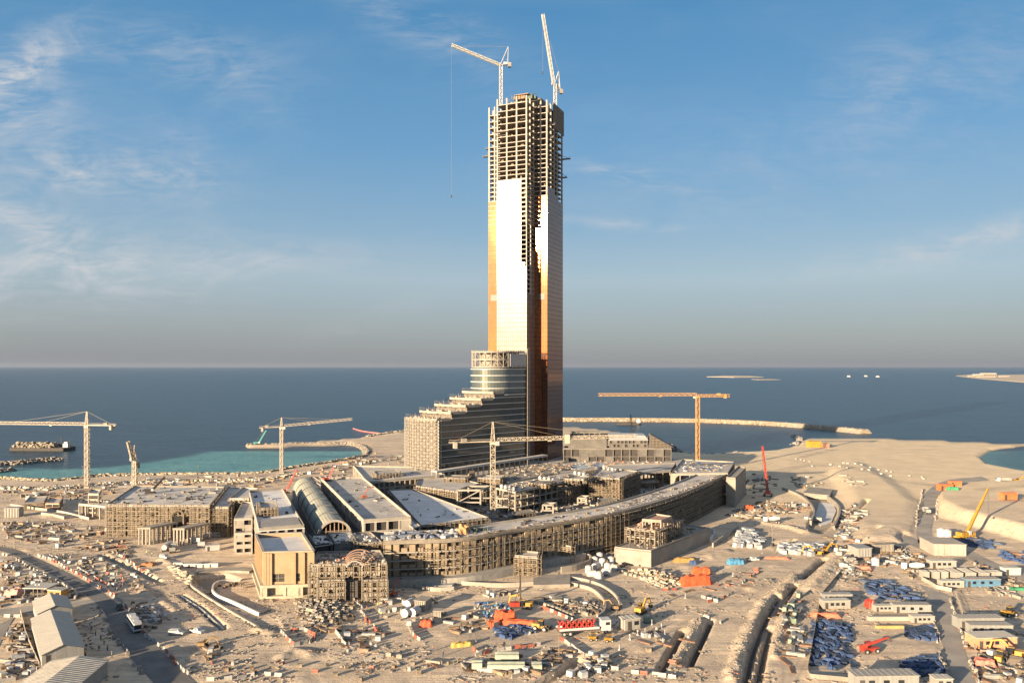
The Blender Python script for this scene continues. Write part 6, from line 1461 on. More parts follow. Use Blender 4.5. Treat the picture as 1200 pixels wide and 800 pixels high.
tarp_heap('orange covered heap on the round forecourt', 520, 678, 5, 3.4, 2.2, ORANGE, 49, .1)
tarp_heap('orange covered dome shaped heap by the red crawler crane', 878, 597, 6, 4, 2.6, ORANGE, 50, 0)
tarp_heap('yellow tarpaulin lying flat on the sand left of the blue heap', 541, 756, 6.5, 3, 1.0, mat('yellow_tarp', (.50,.33,.08), .7), 51, .3)
tarp_heap('light blue wrapped pipes and panels under the pavilion track', 862, 661, 7.5, 4.2, 2.2, TEAL, 52, .2)
tarp_heap('yellow brown wrapped materials heap with a blue corner', 802, 658, 10, 3.6, 1.8, mat('ochre_cover', (.30,.17,.05), .8), 53, .0)
tarp_heap('small blue corner cover beside the ochre heap', 812, 661, 3, 2.4, 1.6, BLUE, 54, 0)
tarp_heap('brown rusty heap above the pipe trench', 174, 662, 6, 4, 1.2, mat('rust_cover', (.30,.14,.06), .9), 55, 0)
tarp_heap('pink red bundle of sheets in the lower right yard', 1154, 779, 5.5, 4, 1.8, mat('rose_cover', (.50,.17,.12), .7), 56, -.4)
tarp_heap('red orange bundles beside the brown cabins at the yard wall', 967, 722, 10, 2.6, 1.3, mat('rust_red_cover', (.48,.13,.07), .8), 57, -.2)
tarp_heap('red round cover by the white cabin', 1019, 711, 3, 2.8, 2.6, RED, 58, 0)
tarp_heap('pale green sheet on the ground in the right hand yard', 1193, 691, 7, 3, .9, GREEN, 59, 0)
tarp_heap('long red strip of barriers wrapped in sheet near the dirt track', 910, 655, 11, 1.2, .9, mat('red_strip', (.50,.14,.08), .7), 60, -.15)
tarp_heap('small red cover beside the round wooden drums in the right yard', 1014, 667, 4.5, 3, 1.4, mat('faded_red', (.48,.16,.10), .7), 61, -.3)
# stacks of white wrapped pallets
cluster([(WCR,1,'white wrapped pallet')], [(862,642),(892,643),(895,636),(885,624),(868,622),(862,630)], 46, 'in the big white stack by the pavilion ramp', 1, ang=.2, mind=1.7, scl=(1.25,1.7))
cluster([(WCR,1,'white wrapped pallet')], [(912,650),(955,652),(968,646),(958,640),(915,640)], 42, 'in the long white stack left of the trench head', 2, ang=.1, mind=1.8, scl=(1.25,1.7))
for i, (x, y) in enumerate(((693,676),(702,678),(690,671),(699,667),(712,668),(706,662),(718,668),(697,660),(716,660),(711,674),(703,655))): put(SILO if i % 3 else HTANK, x, y, .3*i, 'white round tank in the tank group below the cube tower' if i % 3 else 'white lying tank in the tank group below the cube tower', 'white tanks below the cube tower', 1.1)
for i, (x, y) in enumerate(((477,722),(486,721),(480,711))): put(HTANK, x, y, 1.2, 'white rounded tank right of the entrance path', 'white tanks right of the entrance path', 1.15)
for i, (x, y) in enumerate(((1103,629),(1110,630))): put(SILO, x, y, 0, 'tall white tank below the yellow mobile crane', 'pair of white tanks near the mobile crane', 1.5)
put(SILO, 1026, 662, 0, 'single white tank beside the concrete block in the right yard', None, 1.2)
for i, (x, y) in enumerate(((228,636),(242,631),(251,629),(236,641),(249,645))): put(HTANK if i % 2 else CONTW, x, y, .1*i, ('white box container' if i % 2 == 0 else 'white lying tank')+' in the loose group right of the porticos', 'white tanks and boxes right of the porticos', .95)
for i in range(6): put(CONTW, 209+i*8.3, 664.5, .06, 'white box in the neat row below the cream annex', 'row of white boxes below the cream annex', .62)
# cabins and containers on the right
CBL = [(CAB,978,713,0,'long sheet clad cabin with a pale roof above the big blue yard',1.05),(CABG,980,703,0,'second cabin directly behind the one above the big blue yard',.85),(CAB,1035,716,0,'white fronted cabin between the red cover and the blue tarps',.75),(CABG,1067,717,0,'dark roofed cabin with a blue front left of the yard road',1.0),(CAB,1080,729,0,'square cabin at the corner of the yard road',.8),
 (CABG,1035,806,0,'large cream ribbed cabin at the bottom of the blue yard',1.35),(CABS,1103,806,0,'small cabin at the bottom left edge of the yard road',1.1),
 (CABG,1146,735,0,'large grey building with stepped roof right of the yard road',1.2),(CABG,1159,742,0,'long low white cabin below the large grey building',1.05),(CABP,1161,757,0,'salmon fronted long cabin with a pale roof',1.1),
 (CAB,1103,665,0,'long pale roofed cabin above the cabin row',1.15),(CABB,1149,687,0,'blue fronted cabin below the row of pale cabins',1.1),(CAB,1114,688,0,'pale cabin left of the blue fronted cabin',.95),(CONTW,1184,673,0,'cream cube cabin right of the row of cabins',1.1),
 (CONTO,1107,581,.05,'red orange container block on the far sand, left one',1.5),(CONTO,1119,580,.05,'red roofed container on the far sand, right one',1.2),(CONTO,1181,598,.15,'red container alone on the raised sand at the far right',1.5),(CABS,451,706,0,'tiny site office beside the entrance path',.6)]
for pr, x, y, rz, lb, s in CBL: put(pr, x, y, rz+random.Random(x).uniform(-.04,.06), lb, None, s)
tarp_heap('green cover in front of the red container block on the far sand', 1116, 585, 8, 3, 2, GREEN, 62, 0)
CROW = single('roof_cabin', 'cabin', ROOFS, lambda mb: None) if False else None
for i, x in enumerate((1083,1095,1105,1117.5,1132.5,1148,1160,1167.5)): put(CAB if i in (3,4,5) else CABS, x, 677, 1.52 if i not in (3,4,5) else 1.57, 'pale roofed cabin standing end on in the cabin row of the right yard', 'row of end on cabins in the right yard', (.85 if i in (3,4,5) else .9, 1.0 if i in (3,4,5) else .9, 1.0))
bpy.data.objects.remove(bpy.data.objects['x']) if 'x' in bpy.data.objects else None
def plainbox(name, label, cat, px0, px1, py, dep, h, m, rz=.0, trim=True):
    a = G(px0, py); b = G(px1, py); w_ = (b-a).length; mb = MB(); mb.box((0,0,h/2), (w_,dep,h)); 
    if trim: mb.box((0,0,h+.13), (w_+.5,dep+.5,.25)); [mb.box((-w_/2+(k+.5)*w_/5,-dep/2-.12,h/2-.05), (.35,.22,h-.1)) for k in range(5)]
    o = mb.build(name, m); c = (a+b)/2; o.location = (c.x, c.y+dep/2, hz_at(c.x, c.y)-.1); o.rotation_euler.z = rz; return tag(o, label, cat)
plainbox('concrete_hut', 'square grey concrete hut in the right yard', 'hut', 1003, 1021, 654, 7, 4.2, SHEETG, .15)
plainbox('concrete_wall_panel', 'long low grey wall piece right of the concrete hut', 'wall', 1024, 1048, 648, 2.5, 3.6, CONC, .15)
plainbox('shipping_container', 'yellow container block on the far sand spit by the water', 'container', 948, 962, 524, 8, 6, YEL, .1)
plainbox('shipping_container', 'small rust coloured container right of the yellow one on the spit', 'container', 965, 972, 524.5, 6, 4, PINK, .1)
plainbox('concrete_retaining_block', 'big cream retaining block above the cabins with stone steps', 'block', 1097, 1133, 651, 14, 5, CONCL, -.08)
plainbox('concrete_hut', 'grey boxed wall hut right of the entrance path', 'hut', 488, 502, 716, 5, 3.4, CONC, -.35)
plainbox('concrete_hut', 'small cream box right of the grey hut by the entrance', 'hut', 508, 517, 724, 2.5, 2.2, CONCL, 0)
plainbox('site_cabin', 'small flat roofed cabin among the dark frames at the far left', 'cabin', 5, 21, 606, 5, 5, SHEET, .1)
plainbox('gantry_beam', 'long white precast beam lying in front of the white cabin', 'beam', 1018, 1071, 727, 1.4, 1.4, CONCL, 0, False)
plainbox('steel_box_section', 'ochre steel pipe lying below the white precast beam', 'pipe', 1027, 1060, 736, 1.0, .9, mat('ochre_steel', (.42,.27,.10), .6), 0, False)
for i, (x0, x1, y, lb) in enumerate(((571,615,786,'long pale green pipe section at the bottom centre'),(580,608,774,'shorter pale pipe section above the long green one'),(553,565,784,'short pale green pipe piece left of the long one'),(623,635,786,'short pale pipe piece right of the long one'))):
    a = G(x0, y); b = G(x1, y); mb = MB(); 
    for k in range(2): mb.tube(Vector((-(b-a).length/2, k*1.9, .95)), Vector(((b-a).length/2, k*1.9, .95)), .95, n=12)
    o = mb.build('pipe_section', mat('pale_green_pipe', (.36,.37,.28), .5)); c = (a+b)/2; o.location = (c.x, c.y, 0); tag(o, lb, 'pipe')
# pipes lying in the trenches
for i, (k, lb) in enumerate(((0,'dark pipe lying in the left of the paired trenches'),(1,'dark pipe lying in the right of the paired trenches'),(2,'black pipe along the long trench'),(3,'black pipe along the short trench beside the long one'),(4,'black pipe in the middle trench on the right'),(5,'black pipe in the upper trench on the right'),(8,'grey pipe in the trench right of the coach'))):
    pts = [G(*p) for p in trench[k][0]]; P1 = resample(pts, 6); mb = MB()
    for a, b in zip(P1[:-1], P1[1:]): mb.tube(a+UP*(-trench[k][2]+.6), b+UP*(-trench[k][2]+.6)-(b-a)*.03, .55, n=8)
    o = mb.build('trench_pipe', DARK if k < 8 else mat('pipe_grey', (.34,.32,.29), .5)); center(o); tag(o, lb, 'pipe')
# barrier rows
WR = [BARW, BARW, BARR]
def brow(px, where, seed, prs=WR, step=2.5, skip=.12, jit=.5): row(prs, px, step, [('white' if p is BARW else ('red' if p is BARR else 'grey'))+(' barrier ' if p in WR else ' block ')+where for p in prs], 'barriers '+where, jit, seed, skip)
brow([(46,651),(75,664),(102,679),(128,695),(146,708),(154,718)], 'along the right edge of the haul road above the coach', 1)
brow([(60,652),(85,664),(112,678),(140,694)], 'in the outer row beyond the right edge of the haul road', 2, skip=.3)
brow([(162,738),(176,748),(192,762),(207,777),(226,797)], 'along the right edge of the haul road below the coach', 3)
brow([(0,648),(18,654),(40,668),(60,678),(82,690),(97,700)], 'along the left edge of the haul road', 4, [BARW,BLOCKC], skip=.25)
brow([(114,713),(124,726),(130,740),(145,760),(160,780),(172,797)], 'along the left edge of the haul road near the coach', 5, [BARW,BLOCKC], 3.2, .2)
brow([(133,648),(147,655),(165,667),(178,671)], 'in the slanting row left of the pipe trench', 6)
brow([(118,645),(135,642),(160,640)], 'in front of the long hall', 7)
brow([(140,690),(146,682),(140,674),(120,672)], 'looping beside the haul road bend', 8)
brow([(10,722),(24,722),(40,721)], 'at the mouth of the side road', 9)
brow([(1113,703),(1120,722),(1128,745),(1134,762)], 'along the right side of the yard road', 10, [BARW,BLOCKC], 2.3, .05, .3)
brow([(1138,776),(1143,790),(1147,802)], 'along the lowest right stretch of the yard road', 11, [BARW,BLOCKC], 2.3)
brow([(1090,716),(1096,735),(1101,755)], 'along the left side of the yard road', 12, [BARW,BLOCKC], 2.4)
brow([(1101,766),(1107,782),(1113,800)], 'along the lowest left stretch of the yard road', 13, [BARW,BLOCKC], 2.4)
brow([(928,537),(960,543),(1010,548),(1050,554),(1090,562),(1135,567),(1172,571)], 'in the long row across the pale sand', 14, [BARW], 7, .25, 2.5)
brow([(950,546),(1000,553),(1040,558),(1075,562)], 'in the second row across the pale sand', 15, [BARW], 9, .3, 3)
brow([(1081,574),(1078,590),(1075,603),(1074,618)], 'along the left side of the far sand road', 16, [BARW,BLOCKC], 4, .05)
brow([(1099,586),(1098,598),(1096,610)], 'along the right side of the far sand road', 17, [BARW,BLOCKC], 4, .05)
brow([(1104,573),(1115,572),(1135,574)], 'beside the red containers on the far sand', 18, [BARW], 6, .2)
brow([(638,713),(655,720),(674,728)], 'below the row of concrete blocks', 19, step=2.1, skip=0, jit=.15)
row([BLOCKC], [(622,706),(635,708),(655,715),(674,724)], 2.0, ['grey concrete block in the tight row above the red barriers'], 'tight row of concrete blocks', .1, 20)
brow([(659,750),(668,756),(678,764),(688,770)], 'in the short slanting row left of the skid loaders', 21, step=2.1, skip=0, jit=.15)
brow([(562,768),(585,762),(612,759),(640,755)], 'in the row below the blue heap', 22)
brow([(690,783),(720,786),(760,790),(800,796)], 'in the row along the bottom edge', 23, skip=.3)
brow([(790,779),(815,782)], 'closing the lower end of the paired trenches', 24)
brow([(829,725),(845,728),(848,733)], 'closing the upper end of the paired trenches', 25)
brow([(246,797),(275,796),(300,791),(335,793)], 'in the loose row at the bottom left', 26, skip=.35)
brow([(408,690),(416,703),(424,716),(432,730),(446,742)], 'lining the path that leads to the entrance', 27, step=2.2)
brow([(430,700),(450,700),(472,699)], 'right of the entrance door', 28)
brow([(330,742),(345,757),(365,752),(370,745),(356,738),(336,740)], 'round the square pit left of the entrance path', 29, WR, 2.2, 0, .1)
brow([(394,742),(400,750),(406,758)], 'in the short wall left of the entrance path', 30, [BARW], 2.2, 0, .1)
brow([(480,735),(485,745),(495,752)], 'in the curved row round the small orange heap', 31, [BARW,BARR,BLOCKC], 2.2, 0, .1)
brow([(375,770),(400,765),(425,760)], 'in the row under the entrance path', 32, WR, 3, .4)
brow([(430,774),(455,770),(480,772)], 'in the lower middle row of scattered barriers', 33, [BARW,BLOCKC], 3, .1)
brow([(833,705),(850,700),(862,694)], 'beside the red frames right of the paired trenches', 34, WR, 2.6, .1)
brow([(824,701),(845,707)], 'in the pale row below the orange tarpaulins', 35, [BARW], 2.6, .05)
brow([(728,671),(745,676),(765,682),(783,690)], 'along the front of the stone pile', 36, [BLOCKC], 2.6, .1)
brow([(870,683),(880,676),(895,668)], 'up the dirt track towards the white stacks', 37, WR, 3.5, .3)
brow([(905,706),(925,712)], 'beside the middle trench on the right', 38, WR, 3, .2)
brow([(560,752),(556,762),(566,770)], 'beside the yellow tarpaulin', 39, WR, 3, .2)
# marker posts
for i, (x, y) in enumerate(((738,751),(747,745),(756,742),(764,732),(726,762),(777,754),(775,736),(737,733),(779,744),(803,702),(859,676))): put(POST, x, y, .2*i, 'white marker post on the open sand right of the skid loaders', 'marker posts on the open sand', 1.1)
# dense clutter
cluster(MIXED, [(0,656),(40,672),(78,690),(100,703),(60,706),(20,708),(0,712)], 105, 'in the crowded yard left of the haul road', 50, mind=1.5)
cluster(PALE, [(0,656),(40,672),(78,690),(100,703),(60,706),(20,708),(0,712)], 60, 'strewn left of the haul road', 51, mind=1.3)
cluster(MIXED, [(2,612),(60,612),(120,618),(160,640),(150,655),(120,650),(60,640),(0,634)], 150, 'in the upper left yard below the long pale wall', 52, mind=1.8, scl=(1,1.5))
cluster(MIXED, [(0,575),(30,590),(90,586),(140,577),(165,567),(60,569)], 100, 'in the shore yard at the far left', 53, mind=2.2, scl=(1.1,1.7))
cluster(PALE, [(60,650),(100,652),(160,664),(170,690),(140,695),(110,676)], 60, 'between the haul road and the long hall', 54, mind=1.5)
cluster(MIXED, [(150,706),(170,705),(190,728),(176,740),(160,730)], 36, 'right of the coach among broken concrete', 55, mind=1.3)
cluster(MIXED, [(10,735),(30,728),(36,755),(48,785),(30,795),(4,800)], 60, 'in the narrow yard left of the long shed', 56, mind=1.2)
cluster(PALE, [(12,740),(24,726),(44,780),(8,795)], 24, 'heaped in the narrow yard left of the sheds', 57, mind=1.2)
cluster([(FORM,2,'stack of formwork panels'),(SCFB,2,'stillage of scaffold tubes'),(PLK,2,'timber bundle'),(CRATE,2,'plywood crate')], [(355,700),(410,706),(420,722),(395,745),(360,735),(345,715)], 80, 'in front of the entrance block', 58, mind=1.3)
cluster(MIXED, [(395,750),(420,735),(460,742),(440,762),(405,765)], 26, 'below the entrance path', 59)
cluster(PALE, [(440,703),(520,704),(525,728),(470,735),(440,720)], 30, 'round the white tanks by the entrance', 60)
cluster([(BLU[0],2,'dark blue sheeted bundle'),(SANDBAG,3,'white bag'),(TEALS := single('plastic_crate', 'crate', TEAL, lambda mb: (mb.box((0,0,.5),(1.2,1,.9)), mb.box((0,0,1.0),(1.25,1.05,.08)))),2,'light blue crate')], [(553,707),(590,705),(600,712),(585,728),(560,722)], 44, 'in the blue and white heap near the drilling rig', 61, mind=1.1, scl=(.6,.9))
cluster([(BLU[1],3,'dark blue sheeted bundle'),(BLU2,2,'stack of blue steel tubes'),(SANDBAG,1,'white bag')], [(578,735),(620,732),(625,742),(600,748),(580,748)], 28, 'under the long orange tarpaulin', 62, mind=1.4, scl=(.6,.9))
cluster(MIXED, [(545,718),(575,728),(570,748),(530,742),(520,725)], 24, 'left of the blue heap', 63)
cluster(MIXED, [(480,775),(560,790),(620,795),(700,770),(660,760),(560,775)], 70, 'along the bottom centre laydown', 64)
cluster(PALE, [(660,772),(700,768),(720,780),(690,795),(650,795)], 30, 'in the bottom centre laydown', 65)
cluster(MIXED, [(625,700),(690,705),(700,722),(680,722),(640,706)], 40, 'behind the tight row of concrete blocks', 66)
cluster(MIXED, [(745,735),(800,740),(830,745),(810,775),(775,790),(760,770)], 14, 'beside the paired trenches', 67)
cluster(MIXED, [(690,560),(700,655),(735,655),(760,665),(720,672)], 40, 'by the white tanks', 68)
cluster(PALE, [(490,690),(560,700),(600,698),(620,690),(560,692)], 10, 'on the open sand below the forecourt', 69)
cluster(MIXED, [(850,604),(890,588),(945,590),(945,600),(900,607),(870,610)], 120, 'in the crowded yard by the red crawler crane', 70, mind=1.5, scl=(1,1.4))
cluster([(PIPE,3,'bundle of grey pipes'),(REB,2,'bundle of rusty bars'),(BEAM,3,'pale concrete beam'),(FORM,2,'stack of formwork panels')], [(975,620),(985,600),(1005,592),(1014,600),(1005,622),(985,632)], 70, 'stacked on the terrace right of the sunken roadway', 71, ang=1.0, mind=1.6, scl=(1,1.4))
cluster(MIXED, [(960,628),(1000,632),(1050,640),(1060,660),(1020,668),(980,652)], 90, 'in the yard above the long sheds', 72, mind=1.6, scl=(.9,1.3))
cluster(MIXED, [(985,656),(1000,652),(1020,674),(985,690),(975,680)], 40, 'beside the retaining wall of the right yard', 73)
cluster([(BLU[0],3,'dark blue sheeted stack'),(BLU[1],3,'crumpled blue sheeted stack'),(BLU2,2,'stack of blue steel tubes')], [(953,731),(996,731),(996,762),(1000,782),(950,784)], 84, 'in the big blue yard at the bottom right', 74, ang=1.5, mind=1.5, scl=(.6,1.0))
cluster([(BLU[2],3,'dark blue sheeted stack'),(BLU2,3,'stack of blue steel tubes'),(REB,1,'bundle of rusty bars')], [(1012,682),(1035,680),(1062,690),(1082,702),(1040,703),(1018,696)], 64, 'in the upper blue laydown above the cabins', 75, ang=2.4, mind=1.4, scl=(.7,1.0))
cluster([(BLU[2],3,'dark blue sheeted stack'),(BLU2,3,'stack of blue steel tubes')], [(1058,738),(1094,735),(1097,750),(1085,750),(1060,746)], 30, 'against the left kerb of the yard road', 76, ang=1.6, mind=1.4, scl=(.7,.9))
cluster([(BLU[0],3,'dark blue sheeted stack'),(BLU2,2,'stack of blue steel tubes')], [(1058,776),(1098,768),(1104,792),(1062,795)], 36, 'in the lower blue laydown beside the yard road', 77, ang=.2, mind=1.4, scl=(.7,1))
cluster([(BLU[1],2,'dark blue sheeted stack'),(BLU2,2,'stack of blue steel tubes'),(REB,2,'bundle of rusty bars')], [(1112,634),(1140,630),(1175,637),(1160,643),(1125,641)], 50, 'below the yellow mobile crane', 78, mind=1.6, scl=(.8,1.1))
cluster([(BLU[1],2,'dark blue sheeted stack'),(REB,2,'bundle of rusty bars')], [(1170,648),(1205,645),(1210,662),(1178,657)], 28, 'at the right edge beyond the diagonal road', 79, mind=1.6, scl=(.8,1.1))
cluster(MIXED, [(1140,762),(1200,762),(1205,800),(1150,800)], 44, 'in the lower right equipment yard', 80)
cluster([(BEAM,3,'pale concrete beam'),(SANDBAG,1,'white bulk bag'),(CRATE,1,'pale crate')], [(1150,690),(1180,688),(1190,700),(1160,698)], 22, 'beside the blue fronted cabin', 81, ang=1.3, mind=1.2)
cluster(MIXED, [(1050,648),(1085,650),(1075,690),(1060,680)], 34, 'round the mixer truck in the right yard', 82)
cluster(MIXED, [(1135,655),(1165,668),(1200,684),(1200,690),(1170,684),(1140,664)], 40, 'beside the diagonal road on the right', 83)
cluster([(BEAM,1,'pale concrete beam'),(PALE[3][0],1,'grey concrete block')], [(985,560),(1010,565),(1020,580),(990,575)], 10, 'on the raised terrace', 84, scl=(1.1,1.5))
cluster(MIXED, [(855,575),(878,556),(905,556),(910,570),(880,585)], 44, 'in the shaded yard behind the crescent end', 85, mind=1.8, scl=(1.1,1.6))
cluster(MIXED, [(925,560),(945,558),(965,566),(960,574),(935,572)], 26, 'above the tunnel head', 86, mind=1.6, scl=(1,1.4))
cluster(MIXED, [(410,545),(430,535),(475,535),(470,550),(425,552)], 34, 'on the sand left of the stepped wing', 87, mind=2.5, scl=(1.3,2))
cluster(MIXED, [(330,560),(420,535),(440,528),(440,540),(350,575)], 60, 'along the shore behind the glass vault', 88, mind=2.2, scl=(1.2,1.9))
cluster(MIXED, [(160,562),(330,556),(340,566),(290,574),(170,568)], 70, 'along the shore behind the long hall', 89, mind=2.2, scl=(1.2,1.8))
cluster([(SANDBAG,1,'white bulk bag'),(CRATE,1,'plywood crate')], [(625,642),(700,635),(730,628),(735,640),(700,650),(640,655)], 30, 'against the foot of the crescent', 90)
cluster([(REB,3,'bundle of rusty bars'),(BARR,2,'red barrier'),(FORM,2,'stack of formwork panels')], [(762,688),(790,700),(880,688),(905,660),(880,670),(830,690)], 18, 'beside the long dirt track', 91)
cluster([(REB,3,'bundle of rusty bars'),(PIPE,3,'bundle of grey pipes'),(SCFB,2,'stillage of scaffold tubes'),(GEN,1,'green generator')], [(905,690),(940,700),(945,740),(930,790),(915,790),(918,740)], 40, 'on the bank right of the long trench', 92, ang=1.2)
cluster([(CRATE,2,'plywood crate'),(PALL,2,'pallet stack'),(DRUM,2,'grey drum')], [(240,680),(282,683),(290,690),(262,690)], 9, 'inside the underpass island', 93)
cluster(MIXED, [(238,752),(262,756),(262,772),(235,775)], 10, 'below the two parked white cars', 94)
cluster([(CRATE,3,'plywood crate'),(PALL,2,'pallet stack'),(BARR,2,'red barrier'),(SANDBAG,2,'white bulk bag')], [(240,776),(460,772),(560,775),(500,798),(250,800)], 20, 'on the open sand along the bottom', 95, mind=3)
# workers
pz = 0
for i, (x, y) in enumerate(((112,744),(118,750),(122,756),(107,740),(126,762),(100,770),(131,770),(116,762))): put(PPL[i%4], x, y, i*1.1, ('worker in a %s vest walking on the shaded yard right of the long shed' % ('yellow', 'orange')[i%2]), 'workers right of the long shed')
for i, (x, y) in enumerate(((437,706),(443,712),(452,709),(458,716),(430,716),(447,722),(415,708),(425,726))): put(PPL[(i+1)%4], x, y, i*.9, ('worker in %s vest gathered near the entrance path' % ('an orange', 'a yellow')[i%2]), 'workers near the entrance path')
put(PPL[1], 507, 763, .4, 'worker in an orange vest alone on the sand below the orange heap')
put(PPL[3], 519, 769, 2.4, 'worker in an orange vest walking near the bottom centre'); put(PPL[0], 172, 650, 1.2, 'worker in a yellow vest at the left portico'); put(PPL[2], 178, 652, 2, 'worker in a yellow vest walking away from the left portico')
for i, (x, y) in enumerate(((44,716),(97,560),(232,560),(655,772),(905,640))): put(LMAST, x, y, i, ('lighting mast at the side road junction', 'lighting mast on the shore behind the left crane', 'lighting mast on the shore behind the long hall', 'lighting mast at the bottom centre laydown', 'lighting mast by the long white stack')[i])
# the models that were never placed are dropped
def drop(o):
    for ch in children(o): drop(ch)
    bpy.data.objects.remove(o)
for o in [o for o in COL.objects if o.parent is None and (o.get('label') == 'x' or ('category' in o and 'label' not in o))]: drop(o)

# ---------------------------------------------------------------- heaps, rocks and litter nobody could count
def heap(label, px, n, m, rr=(.3,.9), h=1.6, seed=0, name='rubble_heap', cat='rubble'):
    P_ = [G(*p) for p in px]; poly = np.array([[p.x, p.y] for p in P_]); c = poly.mean(0); r = random.Random(seed); mb = MB(); k = 0
    x0, y0 = poly.min(0); x1, y1 = poly.max(0); pts = []
    while len(pts) < n:
        x, y = r.uniform(x0, x1), r.uniform(y0, y1)
        if inside(poly, np.array([x]), np.array([y]))[0]: pts.append((x, y))
    X = np.array([p[0] for p in pts]); Y = np.array([p[1] for p in pts]); zt = terrain(X.copy(), Y.copy()); sd_ = sdist(poly, X, Y)
    for (x, y), z0, s in zip(pts, zt, sd_): mb.mi = r.randrange(len(m)); mb.rock((x, y, z0+min(1, s/4)*h*r.random()), r.uniform(*rr), r)
    o = mb.build(name, list(m)); center(o); return tag(o, label, cat, kind='stuff')
PALEST = mat('pale_stone', (.50,.42,.30), .9, var=.2); GREYST = mat('grey_stone', (.28,.25,.22), .9, var=.2)
heap('large heap of pale cut stones left of the orange tarpaulins', [(733,668),(760,668),(795,675),(800,684),(780,690),(745,676)], 420, (PALEST,PALEST,TIMB,RUBM), (.3,.95), 1.6, 1)
heap('heap of rubble and broken stone in front of the entrance block', [(345,706),(372,700),(404,706),(415,718),(400,728),(365,735),(348,722)], 520, (PALEST,RUBM,GREYST), (.25,.8), 1.4, 2)
heap('heap of broken concrete right of the coach', [(160,712),(180,708),(196,722),(182,732),(162,726)], 240, (RUBM,WHITE), (.3,.8), 1.0, 3)
heap('ragged stone bank right of the pipe trench', [(196,664),(214,668),(244,690),(232,692),(210,678)], 240, (RUBM,PALEST), (.4,1.1), 1.4, 4)
heap('mixed rubble behind the tight row of concrete blocks', [(655,702),(705,706),(715,716),(690,722),(670,712)], 200, (GREYST,RUBM), (.25,.7), .9, 5)
heap('rubble and scrap left of the blue bundles', [(985,660),(1002,658),(1008,672),(988,678)], 180, (GREYST,RUBM,WHITE), (.25,.7), 1.0, 6)
heap('scrap steel and stones heaped in the upper right yard', [(1045,640),(1062,642),(1068,655),(1050,658)], 180, (GREYST,RUBM,DARK), (.3,.9), 1.3, 7)
heap('brown rubble beside the sunken roadway', [(984,600),(1002,600),(1000,622),(984,630)], 240, (GREYST,RUBM,DARK), (.3,1.0), 1.0, 8)
for i, (px, w_) in enumerate((([(857,796),(867,765),(882,732),(896,706)], 3.2), ([(793,776),(806,750),(819,727)], 2.6), ([(899,706),(917,690),(930,676)], 2.8), ([(975,662),(948,690)], 3), ([(905,770),(915,735),(925,712)], 2.6))):
    P1 = smooth_path([G(*p) for p in px], 2); r = random.Random(60+i); mb = MB()
    for k in range(300):
        j = r.randrange(len(P1)-1); p = P1[j].lerp(P1[j+1], r.random()); dd = (P1[j+1]-P1[j]).normalized(); q = p+Vector((-dd.y, dd.x, 0))*r.gauss(0, w_*.6); mb.mi = r.randrange(3); mb.rock((q.x, q.y, hz_at(q.x, q.y)+.05), r.uniform(.07, .24), r)
    tag(center(mb.build('trench_spoil', [SANDM, RUBM, SANDM])), ('clods and stones on the bank left of the long trench', 'clods on the ridge between the paired trenches', 'stones on the bank of the middle right trench', 'stones on the slope beside the upper right trench', 'stones on the bank right of the long trench')[i], 'spoil', kind='stuff')
def shore_rocks(label, px, width, n, rr, m, seed, z=SEA, name='rock_armour', h=1.5):
    P1 = smooth_path([G(x, y, z) for x, y in px], 2); r = random.Random(seed); mb = MB()
    for k in range(n):
        i = r.randrange(len(P1)-1); p = P1[i].lerp(P1[i+1], r.random()); d = (P1[i+1]-P1[i]).normalized(); t = r.uniform(-1, 1)
        q = p+Vector((-d.y, d.x, 0))*t*width; mb.mi = r.randrange(len(m)); mb.rock((q.x, q.y, z+h*(1-abs(t))+r.uniform(-.3,.5)), r.uniform(*rr), r)
    o = mb.build(name, list(m)); center(o); return tag(o, label, 'rocks', kind='stuff')
shore_rocks('pale rock armour lining the shore left of the stepped wing', [(-60,566),(0,563),(60,566),(120,560),(200,558),(300,557),(345,550),(385,544),(428,536)], 5, 3000, (.6,1.5), (ROCKM,PALEST), 1, h=2.4)
shore_rocks('second band of pale rocks inland of the left shore', [(-20,572),(60,573),(120,568),(200,565),(300,563),(350,556)], 6, 900, (.6,1.4), (ROCKM,PALEST,WHITE), 2, z=-.4, h=1)
shore_rocks('rocks along the crooked groyne and bay head', [(428,536),(431,530),(424,524),(408,521),(370,521),(330,522),(290,523)], 4.5, 1100, (.6,1.5), (ROCKM,GREYST), 3, h=2.2)
shore_rocks('rocks along the outer side of the groyne up to the wing', [(430,513),(465,507),(520,503),(600,500)], 6, 600, (.8,1.8), (ROCKM,PALEST), 4, h=2)
shore_rocks('dark rocks round the bay behind the annex', [(780,520),(800,532),(840,534),(868,531)], 5, 500, (.6,1.5), (GREYST,DARK), 5, h=1.5)
shore_rocks('dark crooked rock spur at the tip of the sand spit', [(930,521),(938,518),(936,513.5),(930,511)], 4, 260, (.8,1.6), (GREYST,), 6, h=1.8)
shore_rocks('dark rock finger reaching into the sea at the far left', [(-40,545),(10,544),(45,541),(72,539)], 4.5, 420, (.9,1.8), (GREYST,ROCKM), 7, h=2.4)
shore_rocks('short dark rock spit below the far left rock finger', [(-40,556),(0,553),(14,551)], 4, 200, (.8,1.6), (GREYST,), 8, h=1.8)
